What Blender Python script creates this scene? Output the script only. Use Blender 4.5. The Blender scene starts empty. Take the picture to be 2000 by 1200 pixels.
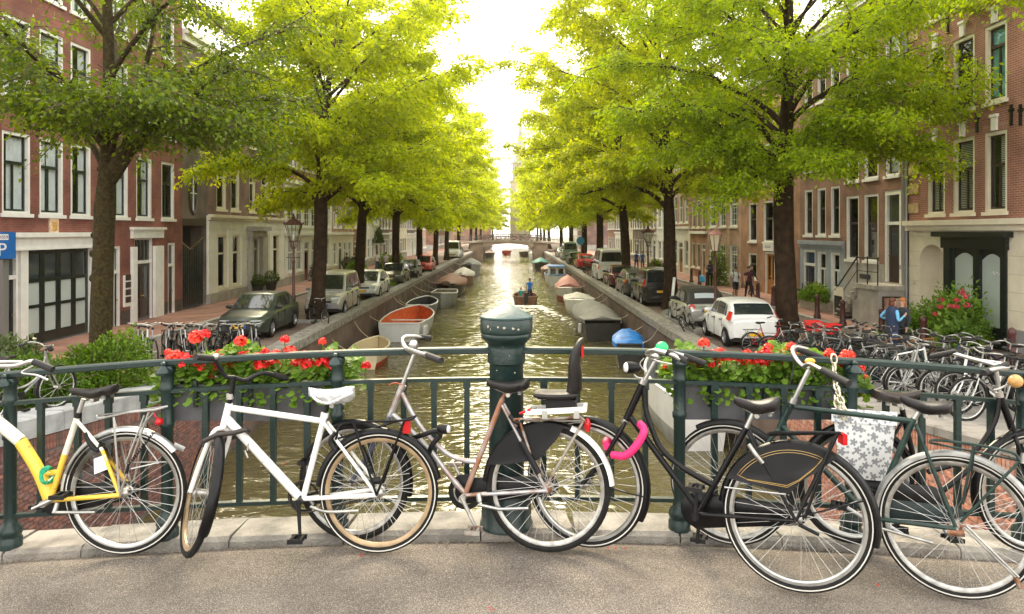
import bpy, math, random
import numpy as np
from mathutils import Vector, Matrix, noise as mnoise
R = math.radians
PI = math.pi
scene = bpy.context.scene
COL = scene.collection
rnd = random.Random(7)
# ------------------------------------------------------------------ camera, sky, sun, exposure
F = 1450.0          # focal length in photo pixels (2000 wide)
CAMZ = 3.6          # eye level above the streets along the canal (z = 0)
WATER = -1.7
cam_d = bpy.data.cameras.new('camera')
cam = bpy.data.objects.new('camera', cam_d)
COL.objects.link(cam)
cam.location = (0, 0, CAMZ)
cam.rotation_euler = (R(90), 0, 0)
cam_d.sensor_width = 36.0
cam_d.lens = 36.0 * F / 2000.0
cam_d.shift_y = -0.074
cam_d.clip_end = 2500
cam_d.clip_start = 0.05
scene.camera = cam
SUN_EL, SUN_AZ = R(36), R(-9)       # azimuth from +Y, negative = to the left
world = bpy.data.worlds.new('World')
scene.world = world
world.use_nodes = True
_n = world.node_tree.nodes
_n.clear()
_l = world.node_tree.links
w_out = _n.new('ShaderNodeOutputWorld')
w_bg = _n.new('ShaderNodeBackground')
w_sky = _n.new('ShaderNodeTexSky')
w_sky.sky_type = 'NISHITA'
w_sky.sun_disc = False
w_sky.sun_elevation = SUN_EL
w_sky.sun_rotation = SUN_AZ
w_sky.dust_density = 4.0
w_sky.air_density = 1.0
# broken bright cloud over the blue: white overcast with faint structure
w_tc = _n.new('ShaderNodeTexCoord')
w_no = _n.new('ShaderNodeTexNoise')
w_no.inputs['Scale'].default_value = 2.2
w_no.inputs['Detail'].default_value = 6
w_rp = _n.new('ShaderNodeValToRGB')
w_rp.color_ramp.elements[0].position = 0.3
w_rp.color_ramp.elements[0].color = (0.72, 0.72, 0.72, 1)
w_rp.color_ramp.elements[1].position = 0.6
w_rp.color_ramp.elements[1].color = (0.95, 0.95, 0.95, 1)
w_mix = _n.new('ShaderNodeMix')
w_mix.data_type = 'RGBA'
w_mix.inputs['B'].default_value = (10.3, 10.0, 9.4, 1)
_l.new(w_tc.outputs['Generated'], w_no.inputs['Vector'])
_l.new(w_no.outputs['Fac'], w_rp.inputs['Fac'])
_l.new(w_rp.outputs['Color'], w_mix.inputs['Factor'])
_l.new(w_sky.outputs['Color'], w_mix.inputs['A'])
_l.new(w_mix.outputs['Result'], w_bg.inputs['Color'])
w_bg.inputs['Strength'].default_value = 0.145
_l.new(w_bg.outputs['Background'], w_out.inputs['Surface'])
sun_d = bpy.data.lights.new('sun', 'SUN')
sun_d.energy = 2.8
sun_d.angle = R(24)
sun_d.color = (1.0, 0.85, 0.58)
sun = bpy.data.objects.new('sun', sun_d)
COL.objects.link(sun)
_sd = Vector((math.sin(SUN_AZ) * math.cos(SUN_EL), math.cos(SUN_AZ) * math.cos(SUN_EL), math.sin(SUN_EL)))
sun.rotation_euler = (-_sd).to_track_quat('-Z', 'Y').to_euler()
scene.view_settings.view_transform = 'Standard'
scene.view_settings.look = 'None'
scene.view_settings.gamma = 1.0
scene.view_settings.use_curve_mapping = False
scene.view_settings.exposure = 1.27
cy = scene.cycles
cy.max_bounces = 6
cy.diffuse_bounces = 3
cy.glossy_bounces = 3
cy.transmission_bounces = 4
cy.transparent_max_bounces = 8
cy.volume_bounces = 0
cy.sample_clamp_indirect = 4.0
cy.caustics_reflective = False
cy.caustics_refractive = False
# ------------------------------------------------------------------ helpers
def at(px, py, D):
 return Vector(((px - 1000) * D / F, D, CAMZ - (py - 452) * D / F))
def ramp(D):                      # the streets climb to the bridge
 return 1.55 * (max(0.0, 23.0 - max(D, 4.6)) / 18.4) ** 1.6
def deckz(X):                     # the hump of the bridge we stand on
 return 1.85 - 0.3 * (1 - math.exp(-0.018 * X * X / 0.3))
MC = {}
def mat(name, col, rough=0.6, metal=0.0, var=0.0, scale=8.0, bump=0.0, bscale=60.0, spec=0.5, coat=0.0, col2=None, detail=4.0, lo=0.35, hi=0.65, trans=None):
 """procedural surface: base colour broken up by noise, fine relief by bump"""
 if name in MC:
  return MC[name]
 m = bpy.data.materials.new(name)
 m.use_nodes = True
 nt = m.node_tree
 b = nt.nodes['Principled BSDF']
 b.inputs['Base Color'].default_value = (*col, 1)
 b.inputs['Roughness'].default_value = rough
 b.inputs['Metallic'].default_value = metal
 b.inputs['Specular IOR Level'].default_value = spec
 if coat:
  b.inputs['Coat Weight'].default_value = coat
  b.inputs['Coat Roughness'].default_value = 0.06
 if var or col2 or bump:
  tc = nt.nodes.new('ShaderNodeTexCoord')
 if var or col2:
  no = nt.nodes.new('ShaderNodeTexNoise')
  no.inputs['Scale'].default_value = scale
  no.inputs['Detail'].default_value = detail
  nt.links.new(tc.outputs['Object'], no.inputs['Vector'])
  rp = nt.nodes.new('ShaderNodeValToRGB')
  c2 = col2 if col2 else tuple(c * (1 + var) for c in col)
  c1 = col if col2 else tuple(c * (1 - var) for c in col)
  rp.color_ramp.elements[0].position = lo
  rp.color_ramp.elements[1].position = hi
  rp.color_ramp.elements[0].color = (*c1, 1)
  rp.color_ramp.elements[1].color = (*c2, 1)
  nt.links.new(no.outputs['Fac'], rp.inputs['Fac'])
  nt.links.new(rp.outputs['Color'], b.inputs['Base Color'])
 if bump:
  n2 = nt.nodes.new('ShaderNodeTexNoise')
  n2.inputs['Scale'].default_value = bscale
  n2.inputs['Detail'].default_value = 5
  nt.links.new(tc.outputs['Object'], n2.inputs['Vector'])
  bp = nt.nodes.new('ShaderNodeBump')
  bp.inputs['Strength'].default_value = bump
  bp.inputs['Distance'].default_value = 0.02
  nt.links.new(n2.outputs['Fac'], bp.inputs['Height'])
  nt.links.new(bp.outputs['Normal'], b.inputs['Normal'])
 MC[name] = m
 return m
def leaf_mat(name, c1, c2, trans=0.45, rough=0.55):
 if name in MC:
  return MC[name]
 m = bpy.data.materials.new(name)
 m.use_nodes = True
 nt = m.node_tree
 nt.nodes.clear()
 out = nt.nodes.new('ShaderNodeOutputMaterial')
 geo = nt.nodes.new('ShaderNodeNewGeometry')
 rp = nt.nodes.new('ShaderNodeValToRGB')
 rp.color_ramp.elements[0].color = (*c1, 1)
 rp.color_ramp.elements[1].color = (*c2, 1)
 nt.links.new(geo.outputs['Random Per Island'], rp.inputs['Fac'])
 d = nt.nodes.new('ShaderNodeBsdfPrincipled')
 d.inputs['Roughness'].default_value = rough
 d.inputs['Specular IOR Level'].default_value = 0.3
 t = nt.nodes.new('ShaderNodeBsdfTranslucent')
 hs = nt.nodes.new('ShaderNodeHueSaturation')
 hs.inputs['Hue'].default_value = 0.485
 hs.inputs['Saturation'].default_value = 1.1
 hs.inputs['Value'].default_value = 1.9
 mx = nt.nodes.new('ShaderNodeMixShader')
 mx.inputs['Fac'].default_value = trans
 nt.links.new(rp.outputs['Color'], d.inputs['Base Color'])
 nt.links.new(rp.outputs['Color'], hs.inputs['Color'])
 nt.links.new(hs.outputs['Color'], t.inputs['Color'])
 nt.links.new(d.outputs['BSDF'], mx.inputs[1])
 nt.links.new(t.outputs['BSDF'], mx.inputs[2])
 nt.links.new(mx.outputs['Shader'], out.inputs['Surface'])
 MC[name] = m
 return m
def brick_mat(name, c1, c2, mortar, bw=0.22, bh=0.066, ms=0.012, axis='YZ', bump=0.25, var=0.36):
 """brick courses laid out in metres on a wall (axis = wall plane)"""
 if name in MC:
  return MC[name]
 m = bpy.data.materials.new(name)
 m.use_nodes = True
 nt = m.node_tree
 b = nt.nodes['Principled BSDF']
 b.inputs['Roughness'].default_value = 0.85
 b.inputs['Specular IOR Level'].default_value = 0.25
 g = nt.nodes.new('ShaderNodeNewGeometry')
 sp = nt.nodes.new('ShaderNodeSeparateXYZ')
 cb = nt.nodes.new('ShaderNodeCombineXYZ')
 nt.links.new(g.outputs['Position'], sp.inputs[0])
 nt.links.new(sp.outputs[axis[0]], cb.inputs['X'])
 nt.links.new(sp.outputs[axis[1]], cb.inputs['Y'])
 bt = nt.nodes.new('ShaderNodeTexBrick')
 bt.inputs['Scale'].default_value = 1.0
 bt.inputs['Brick Width'].default_value = bw
 bt.inputs['Row Height'].default_value = bh
 bt.inputs['Mortar Size'].default_value = ms
 bt.inputs['Mortar Smooth'].default_value = 0.2
 bt.inputs['Bias'].default_value = -0.2
 bt.inputs['Color1'].default_value = (*c1, 1)
 bt.inputs['Color2'].default_value = (*c2, 1)
 bt.inputs['Mortar'].default_value = (*mortar, 1)
 nt.links.new(cb.outputs[0], bt.inputs['Vector'])
 no = nt.nodes.new('ShaderNodeTexNoise')
 no.inputs['Scale'].default_value = 0.9
 no.inputs['Detail'].default_value = 6
 nt.links.new(g.outputs['Position'], no.inputs['Vector'])
 mr = nt.nodes.new('ShaderNodeMapRange')
 mr.inputs['From Min'].default_value = 0.3
 mr.inputs['From Max'].default_value = 0.7
 mr.inputs['To Min'].default_value = 1 - var
 mr.inputs['To Max'].default_value = 1 + var
 nt.links.new(no.outputs['Fac'], mr.inputs['Value'])
 vm = nt.nodes.new('ShaderNodeVectorMath')
 vm.operation = 'SCALE'
 nt.links.new(bt.outputs['Color'], vm.inputs[0])
 nt.links.new(mr.outputs['Result'], vm.inputs['Scale'])
 nt.links.new(vm.outputs['Vector'], b.inputs['Base Color'])
 bp = nt.nodes.new('ShaderNodeBump')
 bp.inputs['Strength'].default_value = bump
 bp.inputs['Distance'].default_value = 0.01
 bp.invert = True
 nt.links.new(bt.outputs['Fac'], bp.inputs['Height'])
 nt.links.new(bp.outputs['Normal'], b.inputs['Normal'])
 MC[name] = m
 return m
def glass_mat(name, tint=(0.75, 0.8, 0.8), refl=0.10):
 if name in MC:
  return MC[name]
 m = bpy.data.materials.new(name)
 m.use_nodes = True
 nt = m.node_tree
 nt.nodes.clear()
 out = nt.nodes.new('ShaderNodeOutputMaterial')
 t = nt.nodes.new('ShaderNodeBsdfTransparent')
 t.inputs['Color'].default_value = (*tint, 1)
 g = nt.nodes.new('ShaderNodeBsdfGlossy')
 g.inputs['Roughness'].default_value = 0.02
 g.inputs['Color'].default_value = (0.9, 0.92, 0.95, 1)
 lw = nt.nodes.new('ShaderNodeLayerWeight')
 lw.inputs['Blend'].default_value = refl
 ad = nt.nodes.new('ShaderNodeMath')
 ad.operation = 'ADD'
 ad.use_clamp = True
 ad.inputs[1].default_value = 0.02
 mx = nt.nodes.new('ShaderNodeMixShader')
 nt.links.new(lw.outputs['Fresnel'], ad.inputs[0])
 nt.links.new(ad.outputs[0], mx.inputs['Fac'])
 nt.links.new(t.outputs[0], mx.inputs[1])
 nt.links.new(g.outputs[0], mx.inputs[2])
 nt.links.new(mx.outputs[0], out.inputs['Surface'])
 MC[name] = m
 return m
class MB:
 """collects simple shapes, then links them as ONE mesh object"""
 def __init__(s):
  s.v, s.f, s.m = [], [], []
 def add(s, vs, fs, m=0):
  o = len(s.v)
  s.v += [tuple(p) for p in vs]
  s.f += [tuple(i + o for i in f) for f in fs]
  s.m += [m] * len(fs)
  return s
 def box(s, a, b, m=0):
  x0, y0, z0 = a
  x1, y1, z1 = b
  return s.add([(x0, y0, z0), (x1, y0, z0), (x1, y1, z0), (x0, y1, z0), (x0, y0, z1), (x1, y0, z1), (x1, y1, z1), (x0, y1, z1)],
     [(0, 3, 2, 1), (4, 5, 6, 7), (0, 1, 5, 4), (1, 2, 6, 5), (2, 3, 7, 6), (3, 0, 4, 7)], m)
 def obox(s, c, ax, ay, az, m=0):
  c, ax, ay, az = Vector(c), Vector(ax), Vector(ay), Vector(az)
  vs = [c + i * ax + j * ay + k * az for k in (-1, 1) for j in (-1, 1) for i in (-1, 1)]
  return s.add(vs, [(0, 2, 3, 1), (4, 5, 7, 6), (0, 1, 5, 4), (1, 3, 7, 5), (3, 2, 6, 7), (2, 0, 4, 6)], m)
 def bar(s, p, q, w, h, m=0, up=(0, 0, 1)):
  p, q = Vector(p), Vector(q)
  d = (q - p)
  L = d.length
  d.normalize()
  u = Vector(up)
  if abs(d.dot(u)) > 0.98:
   u = Vector((0, 1, 0))
  sd = d.cross(u).normalized()
  u = sd.cross(d)
  return s.obox((p + q) / 2, d * L / 2, sd * w / 2, u * h / 2, m)
 def tube(s, pts, rad, n=8, m=0, caps=True, closed=False, flat=1.0):
  pts = [Vector(p) for p in pts]
  if len(pts) < 2:
   return s
  k = len(pts)
  if not hasattr(rad, '__len__'):
   rad = [rad] * k
  o = len(s.v)
  prev = None
  for i, p in enumerate(pts):
   if closed:
    t = pts[(i + 1) % k] - pts[i - 1]
   else:
    t = pts[min(i + 1, k - 1)] - pts[max(i - 1, 0)]
   if t.length < 1e-9:
    t = Vector((0, 0, 1))
   t.normalize()
   if prev is None:
    u = Vector((0, 0, 1)) if abs(t.z) < 0.9 else Vector((0, 1, 0))
    u = (u - t * u.dot(t)).normalized()
   else:
    u = prev - t * prev.dot(t)
    u = u.normalized() if u.length > 1e-6 else Vector((1, 0, 0))
   prev = u
   w = t.cross(u)
   for j in range(n):
    a = 2 * PI * j / n
    q = p + (u * math.cos(a) * flat + w * math.sin(a)) * rad[i]
    s.v.append(tuple(q))
  rings = k if closed else k - 1
  for i in range(rings):
   i2 = (i + 1) % k
   for j in range(n):
    j2 = (j + 1) % n
    s.f.append((o + i * n + j, o + i * n + j2, o + i2 * n + j2, o + i2 * n + j))
    s.m.append(m)
  if caps and not closed:
   s.f.append(tuple(o + j for j in reversed(range(n))))
   s.f.append(tuple(o + (k - 1) * n + j for j in range(n)))
   s.m += [m, m]
  return s
 def lathe(s, prof, n=16, c=(0, 0, 0), axis=None, m=0, caps=True, a0=0.0):
  """prof: (radius, height) along axis (default z)"""
  c = Vector(c)
  ax = Vector(axis).normalized() if axis is not None else Vector((0, 0, 1))
  u = Vector((1, 0, 0)) if abs(ax.x) < 0.9 else Vector((0, 1, 0))
  u = (u - ax * u.dot(ax)).normalized()
  w = ax.cross(u)
  o = len(s.v)
  for r, h in prof:
   for j in range(n):
    a = a0 + 2 * PI * j / n
    s.v.append(tuple(c + ax * h + (u * math.cos(a) + w * math.sin(a)) * r))
  for i in range(len(prof) - 1):
   for j in range(n):
    j2 = (j + 1) % n
    s.f.append((o + i * n + j, o + i * n + j2, o + (i + 1) * n + j2, o + (i + 1) * n + j))
    s.m.append(m)
  if caps:
   if prof[0][0] > 1e-5:
    s.f.append(tuple(o + j for j in reversed(range(n))))
    s.m.append(m)
   if prof[-1][0] > 1e-5:
    s.f.append(tuple(o + (len(prof) - 1) * n + j for j in range(n)))
    s.m.append(m)
  return s
 def ball(s, c, r, m=0, n=10, k=6):
  r = r if hasattr(r, '__len__') else (r, r, r)
  o = len(s.v)
  c = Vector(c)
  for i in range(1, k):
   a = PI * i / k
   for j in range(n):
    b = 2 * PI * j / n
    s.v.append((c.x + r[0] * math.sin(a) * math.cos(b), c.y + r[1] * math.sin(a) * math.sin(b), c.z + r[2] * math.cos(a)))
  s.v.append((c.x, c.y, c.z + r[2]))
  s.v.append((c.x, c.y, c.z - r[2]))
  T = o + (k - 1) * n
  for i in range(k - 2):
   for j in range(n):
    j2 = (j + 1) % n
    s.f.append((o + i * n + j, o + (i + 1) * n + j, o + (i + 1) * n + j2, o + i * n + j2))
    s.m.append(m)
  for j in range(n):
   j2 = (j + 1) % n
   s.f.append((T, o + j, o + j2))
   s.f.append((T + 1, o + (k - 2) * n + j2, o + (k - 2) * n + j))
   s.m += [m, m]
  return s
 def loft(s, rings, m=0, closed=True, cap0=False, cap1=False):
  n = len(rings[0])
  o = len(s.v)
  for r in rings:
   s.v += [tuple(p) for p in r]
  for i in range(len(rings) - 1):
   for j in range(n if closed else n - 1):
    j2 = (j + 1) % n
    s.f.append((o + i * n + j, o + i * n + j2, o + (i + 1) * n + j2, o + (i + 1) * n + j))
    s.m.append(m)
  if cap0:
   s.f.append(tuple(o + j for j in reversed(range(n))))
   s.m.append(m)
  if cap1:
   s.f.append(tuple(o + (len(rings) - 1) * n + j for j in range(n)))
   s.m.append(m)
  return s
 def prism(s, poly, d, m=0):
  """poly: closed 3-D outline, d: extrusion vector"""
  d = Vector(d)
  n = len(poly)
  vs = [Vector(p) for p in poly] + [Vector(p) + d for p in poly]
  fs = [tuple(reversed(range(n))), tuple(range(n, 2 * n))] + [(i, (i + 1) % n, n + (i + 1) % n, n + i) for i in range(n)]
  return s.add(vs, fs, m)
 def grid(s, fn, nu, nv, m=0):
  o = len(s.v)
  for i in range(nu + 1):
   for j in range(nv + 1):
    s.v.append(tuple(fn(i / nu, j / nv)))
  for i in range(nu):
   for j in range(nv):
    a = o + i * (nv + 1) + j
    s.f.append((a, a + nv + 1, a + nv + 2, a + 1))
    s.m.append(m)
  return s
 def mesh(s, name, mats, off=(0, 0, 0), smooth=True, angle=38):
  me = bpy.data.meshes.new(name)
  o = off
  v = s.v if not any(o) else [(p[0] - o[0], p[1] - o[1], p[2] - o[2]) for p in s.v]
  me.from_pydata(v, [], s.f)
  mats = mats if isinstance(mats, (list, tuple)) else [mats]
  for q in mats:
   me.materials.append(q)
  if len(mats) > 1:
   me.polygons.foreach_set('material_index', s.m)
  if smooth:
   me.polygons.foreach_set('use_smooth', [True] * len(s.f))
   me.set_sharp_from_angle(angle=R(angle))
  me.update()
  return me
 def build(s, name, mats, parent=None, off=(0, 0, 0), loc=(0, 0, 0), smooth=True, angle=38, rot=None):
  return link(name, s.mesh(name, mats, off, smooth, angle), parent, loc, rot)
def link(name, me, parent=None, loc=(0, 0, 0), rot=None):
 o = bpy.data.objects.new(name, me)
 COL.objects.link(o)
 o.location = loc
 if rot is not None:
  o.rotation_euler = rot
 if parent is not None:
  o.parent = parent
 return o
def tag(o, label, cat, group=None, kind=None):
 o['label'] = label
 o['category'] = cat
 if group:
  o['group'] = group
 if kind:
  o['kind'] = kind
 return o
def thing(name, label, cat, loc=(0, 0, 0), rz=0.0, group=None):
 o = link(name, None, None, loc, (0, 0, rz))
 return tag(o, label, cat, group)
def struct(o, label=None, kind='structure'):
 o['kind'] = kind
 if label:
  o['label'] = label
 return o
def dup(root, loc=None, rz=None, label=None, scale=None):
 c = root.copy()
 COL.objects.link(c)
 if loc is not None:
  c.location = loc
 if rz is not None:
  c.rotation_euler = (c.rotation_euler[0], c.rotation_euler[1], rz)
 if label:
  c['label'] = label
 if scale:
  c.scale = scale
 for ch in root.children:
  d = ch.copy()
  COL.objects.link(d)
  d.parent = c
  for g in ch.children:
   e = g.copy()
   COL.objects.link(e)
   e.parent = d
 return c
def np_mesh(name, V, Q, mats, smooth=False, mi=None):
 """big mesh straight from arrays; Q = (n,4) quads"""
 me = bpy.data.meshes.new(name)
 n, k = len(Q), Q.shape[1]
 me.vertices.add(len(V))
 me.vertices.foreach_set('co', np.ascontiguousarray(V, dtype=np.float32).ravel())
 me.loops.add(n * k)
 me.polygons.add(n)
 me.loops.foreach_set('vertex_index', np.ascontiguousarray(Q, dtype=np.int32).ravel())
 me.polygons.foreach_set('loop_start', np.arange(0, n * k, k, dtype=np.int32))
 me.polygons.foreach_set('loop_total', np.full(n, k, dtype=np.int32))
 for q in (mats if isinstance(mats, (list, tuple)) else [mats]):
  me.materials.append(q)
 if mi is not None:
  me.polygons.foreach_set('material_index', np.ascontiguousarray(mi, dtype=np.int32))
 if smooth:
  me.polygons.foreach_set('use_smooth', np.ones(n, dtype=bool))
 me.update(calc_edges=True)
 me.validate()
 return me
def bez(pts, n=10):
 """Catmull-Rom through the points"""
 P = [Vector(p) for p in pts]
 P = [P[0] * 2 - P[1]] + P + [P[-1] * 2 - P[-2]]
 out = []
 for i in range(1, len(P) - 2):
  a, b, c, d = P[i - 1:i + 3]
  for k in range(n):
   t = k / n
   out.append(0.5 * ((2 * b) + (c - a) * t + (2 * a - 5 * b + 4 * c - d) * t * t + (3 * b - a - 3 * c + d) * t ** 3))
 out.append(P[-2])
 return out
def text_mesh(name, txt, size, m, parent, loc, rot, depth=0.002, align='CENTER'):
 cu = bpy.data.curves.new(name, 'FONT')
 cu.body = txt
 cu.size = size
 cu.align_x = align
 cu.align_y = 'CENTER'
 cu.extrude = depth
 tmp = bpy.data.objects.new(name, cu)
 COL.objects.link(tmp)
 dg = bpy.context.evaluated_depsgraph_get()
 me = bpy.data.meshes.new_from_object(tmp.evaluated_get(dg))
 COL.objects.unlink(tmp)
 bpy.data.objects.remove(tmp)
 me.materials.clear()
 me.materials.append(m)
 return link(name, me, parent, loc, rot)
# ------------------------------------------------------------------ the ground, water, streets
XL, XR = -6.83, 5.6            # canal edges
FL, FR = -14.6, 14.3           # house fronts
M_ground = mat('ground', (0.16, 0.14, 0.11), 0.95, var=0.3, scale=0.4)
M_asphalt = mat('asphalt', (0.235, 0.195, 0.16), 0.9, bump=0.9, bscale=190, var=0.25, scale=2.0)
def speckle(m, scale=320.0, light=(0.48, 0.42, 0.35), dark=(0.085, 0.075, 0.065), stains=0.35):
 """exposed aggregate: pale and dark chips over the base colour, plus broad stains"""
 nt = m.node_tree
 b = nt.nodes['Principled BSDF']
 base = b.inputs['Base Color'].links[0].from_socket
 g = nt.nodes.new('ShaderNodeNewGeometry')
 vo = nt.nodes.new('ShaderNodeTexVoronoi')
 vo.inputs['Scale'].default_value = scale
 nt.links.new(g.outputs['Position'], vo.inputs['Vector'])
 sp = nt.nodes.new('ShaderNodeSeparateColor')
 nt.links.new(vo.outputs['Color'], sp.inputs[0])
 r1 = nt.nodes.new('ShaderNodeValToRGB')
 r1.color_ramp.interpolation = 'CONSTANT'
 r1.color_ramp.elements[0].color = (1, 1, 1, 1)
 r1.color_ramp.elements[1].color = (0, 0, 0, 1)
 r1.color_ramp.elements[1].position = 0.22
 nt.links.new(sp.outputs[0], r1.inputs['Fac'])
 m1 = nt.nodes.new('ShaderNodeMix')
 m1.data_type = 'RGBA'
 m1.inputs['B'].default_value = (*light, 1)
 nt.links.new(r1.outputs['Color'], m1.inputs['Factor'])
 nt.links.new(base, m1.inputs['A'])
 r2 = nt.nodes.new('ShaderNodeValToRGB')
 r2.color_ramp.interpolation = 'CONSTANT'
 r2.color_ramp.elements[0].color = (0.85, 0.85, 0.85, 1)
 r2.color_ramp.elements[1].color = (0, 0, 0, 1)
 r2.color_ramp.elements[1].position = 0.25
 nt.links.new(sp.outputs[1], r2.inputs['Fac'])
 m2 = nt.nodes.new('ShaderNodeMix')
 m2.data_type = 'RGBA'
 m2.inputs['B'].default_value = (*dark, 1)
 nt.links.new(r2.outputs['Color'], m2.inputs['Factor'])
 nt.links.new(m1.outputs['Result'], m2.inputs['A'])
 no = nt.nodes.new('ShaderNodeTexNoise')
 no.inputs['Scale'].default_value = 1.3
 no.inputs['Detail'].default_value = 8
 no.inputs['Roughness'].default_value = 0.7
 nt.links.new(g.outputs['Position'], no.inputs['Vector'])
 mr = nt.nodes.new('ShaderNodeMapRange')
 mr.inputs['From Min'].default_value = 0.3
 mr.inputs['From Max'].default_value = 0.7
 mr.inputs['To Min'].default_value = 1 - stains
 mr.inputs['To Max'].default_value = 1 + stains * 0.6
 nt.links.new(no.outputs['Fac'], mr.inputs['Value'])
 vm = nt.nodes.new('ShaderNodeVectorMath')
 vm.operation = 'SCALE'
 nt.links.new(m2.outputs['Result'], vm.inputs[0])
 nt.links.new(mr.outputs['Result'], vm.inputs['Scale'])
 nt.links.new(vm.outputs['Vector'], b.inputs['Base Color'])
speckle(M_asphalt)
M_asphalt2 = mat('grey paving', (0.20, 0.185, 0.17), 0.9, bump=0.5, bscale=90, var=0.2, scale=2.0)
M_stone = mat('kerb stone', (0.25, 0.232, 0.205), 0.85, bump=0.6, bscale=70, var=0.35, scale=6, detail=8)
M_stone2 = mat('kerb stone warm', (0.27, 0.243, 0.21), 0.85, bump=0.6, bscale=70, var=0.38, scale=6, detail=8)
M_coping = mat('blue grey coping', (0.34, 0.35, 0.36), 0.8, bump=0.4, bscale=40, var=0.2, scale=4, detail=8)
M_cobble = brick_mat('clinker road', (0.20, 0.135, 0.11), (0.15, 0.115, 0.105), (0.10, 0.09, 0.075), bw=0.2, bh=0.1, ms=0.01, axis='XY', bump=0.4)
M_pave = brick_mat('red pavement', (0.33, 0.16, 0.12), (0.27, 0.13, 0.10), (0.14, 0.11, 0.09), bw=0.2, bh=0.1, ms=0.01, axis='XY', bump=0.4)
M_grey = mat('grey stone', (0.30, 0.29, 0.27), 0.85, bump=0.3, bscale=30, var=0.2, scale=3)
M_dgrey = mat('dark paving edge', (0.19, 0.175, 0.16), 0.9, bump=0.4, bscale=60, var=0.2, scale=4)
M_dirt = mat('tree pit soil', (0.10, 0.075, 0.05), 0.95, bump=0.6, bscale=30, var=0.3, scale=6)
# one ground sheet to the horizon with the canal cut out of it
mb = MB()
B = 405.0
for x0, x1, y0, y1 in ((-B, FL - 0.02, -B, B), (FR + 0.02, B, -B, B), (FL - 0.02, FR + 0.02, -B, -8), (FL - 0.02, FR + 0.02, 262, B)):
 mb.add([(x0, y0, -0.05), (x1, y0, -0.05), (x1, y1, -0.05), (x0, y1, -0.05)], [(0, 1, 2, 3)])
struct(mb.build('ground', M_ground))
Ds = [4.6 + 0.8 * i for i in range(24)] + [24, 30, 40, 60, 90, 131, 134, 180, 262]
def strip(name, x0, x1, zo, m, mbx=None, thick=0.0):
 q = mbx or MB()
 rows = [[(x0, d, ramp(d) + zo), (x1, d, ramp(d) + zo)] for d in Ds]
 q.loft(rows, 0, closed=False)
 if thick:
  for x in (x0, x1):
   q.loft([[(x, d, ramp(d) + zo - thick), (x, d, ramp(d) + zo)] for d in Ds], 0, closed=False)
 if mbx is None:
  return struct(q.build(name, m, smooth=False))
strip('road', XL - 0.5, FL + 2.7, 0.0, M_cobble)
strip('road', XR + 0.5, FR - 2.1, 0.0, M_cobble)
q = MB()
q.loft([[(XR + 0.5, d, ramp(d) + .005), (9.9, d, ramp(d) + .005)] for d in Ds if d < 21.5], 0, closed=False)
struct(q.build('paving', M_asphalt2, smooth=False))
q = MB()
q.loft([[(XL - 0.5, d, ramp(d) + .005), (-9.6, d, ramp(d) + .005)] for d in Ds if d < 19], 0, closed=False)
struct(q.build('paving', M_pave, smooth=False))
strip('pavement', FL, FL + 2.7, 0.10, M_pave)
strip('pavement', FR - 2.1, FR, 0.10, M_pave)
strip('kerb', FL + 2.62, FL + 2.82, 0.106, M_grey, thick=0.16)
strip('kerb', FR - 2.22, FR - 2.02, 0.106, M_grey, thick=0.16)
# canal water: real ripples near by, fine relief in the material
def water_mat():
 m = bpy.data.materials.new('canal water')
 m.use_nodes = True
 nt = m.node_tree
 b = nt.nodes['Principled BSDF']
 b.inputs['Base Color'].default_value = (0.095, 0.08, 0.036, 1)
 b.inputs['Roughness'].default_value = 0.09
 b.inputs['IOR'].default_value = 1.33
 g = nt.nodes.new('ShaderNodeNewGeometry')
 mp = nt.nodes.new('ShaderNodeMapping')
 mp.inputs['Scale'].default_value = (0.85, 1.7, 1.0)
 nt.links.new(g.outputs['Position'], mp.inputs['Vector'])
 n1 = nt.nodes.new('ShaderNodeTexNoise')
 n1.inputs['Scale'].default_value = 1.7
 n1.inputs['Detail'].default_value = 2.2
 n1.inputs['Roughness'].default_value = 0.5
 n1.inputs['Distortion'].default_value = 0.6
 nt.links.new(mp.outputs[0], n1.inputs['Vector'])
 bp = nt.nodes.new('ShaderNodeBump')
 bp.inputs['Strength'].default_value = 0.75
 bp.inputs['Distance'].default_value = 0.13
 nt.links.new(n1.outputs['Fac'], bp.inputs['Height'])
 nt.links.new(bp.outputs['Normal'], b.inputs['Normal'])
 return m
M_water = water_mat()
nx, ny = 60, 300
xs = np.linspace(XL - 0.3, XR + 0.3, nx)
ys = 3.0 + (np.linspace(0, 1, ny) ** 1.8) * 259.0
gx, gy = np.meshgrid(xs, ys, indexing='ij')
gz = np.full_like(gx, WATER)
wr = np.random.RandomState(3)
for k in range(26):
 a = wr.uniform(-0.7, 0.7) + (PI / 2)
 L = wr.uniform(0.5, 1.9)
 kx, ky = math.cos(a) * 2 * PI / L, math.sin(a) * 2 * PI / L
 gz += 0.0042 * L / 1.0 * np.sin(kx * gx + ky * gy + wr.uniform(0, 6.28)) * np.clip(60.0 / gy, 0, 1)
BX, BY = 1.0, 53.2          # the motor boat: its wake spreads back towards us
back = BY - gy
for sgn in (-1, 1):
 off = (gx - BX - 0.012 * back) * sgn - (0.55 + 0.16 * back)
 amp = np.where(back > 0, 0.075 * np.exp(-back / 13.0), 0)
 gz += amp * np.exp(-(off / 0.33) ** 2) + 0.6 * amp * np.exp(-((off + 0.9) / 0.3) ** 2)
core = np.where(back > 0, np.exp(-back / 8.0), 0) * np.exp(-((gx - BX) / 0.7) ** 2)
gz += 0.05 * core * np.sin(gy * 7.0 + 3 * np.sin(gx * 6))
V = np.stack([gx, gy, gz], -1).reshape(-1, 3)
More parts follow.
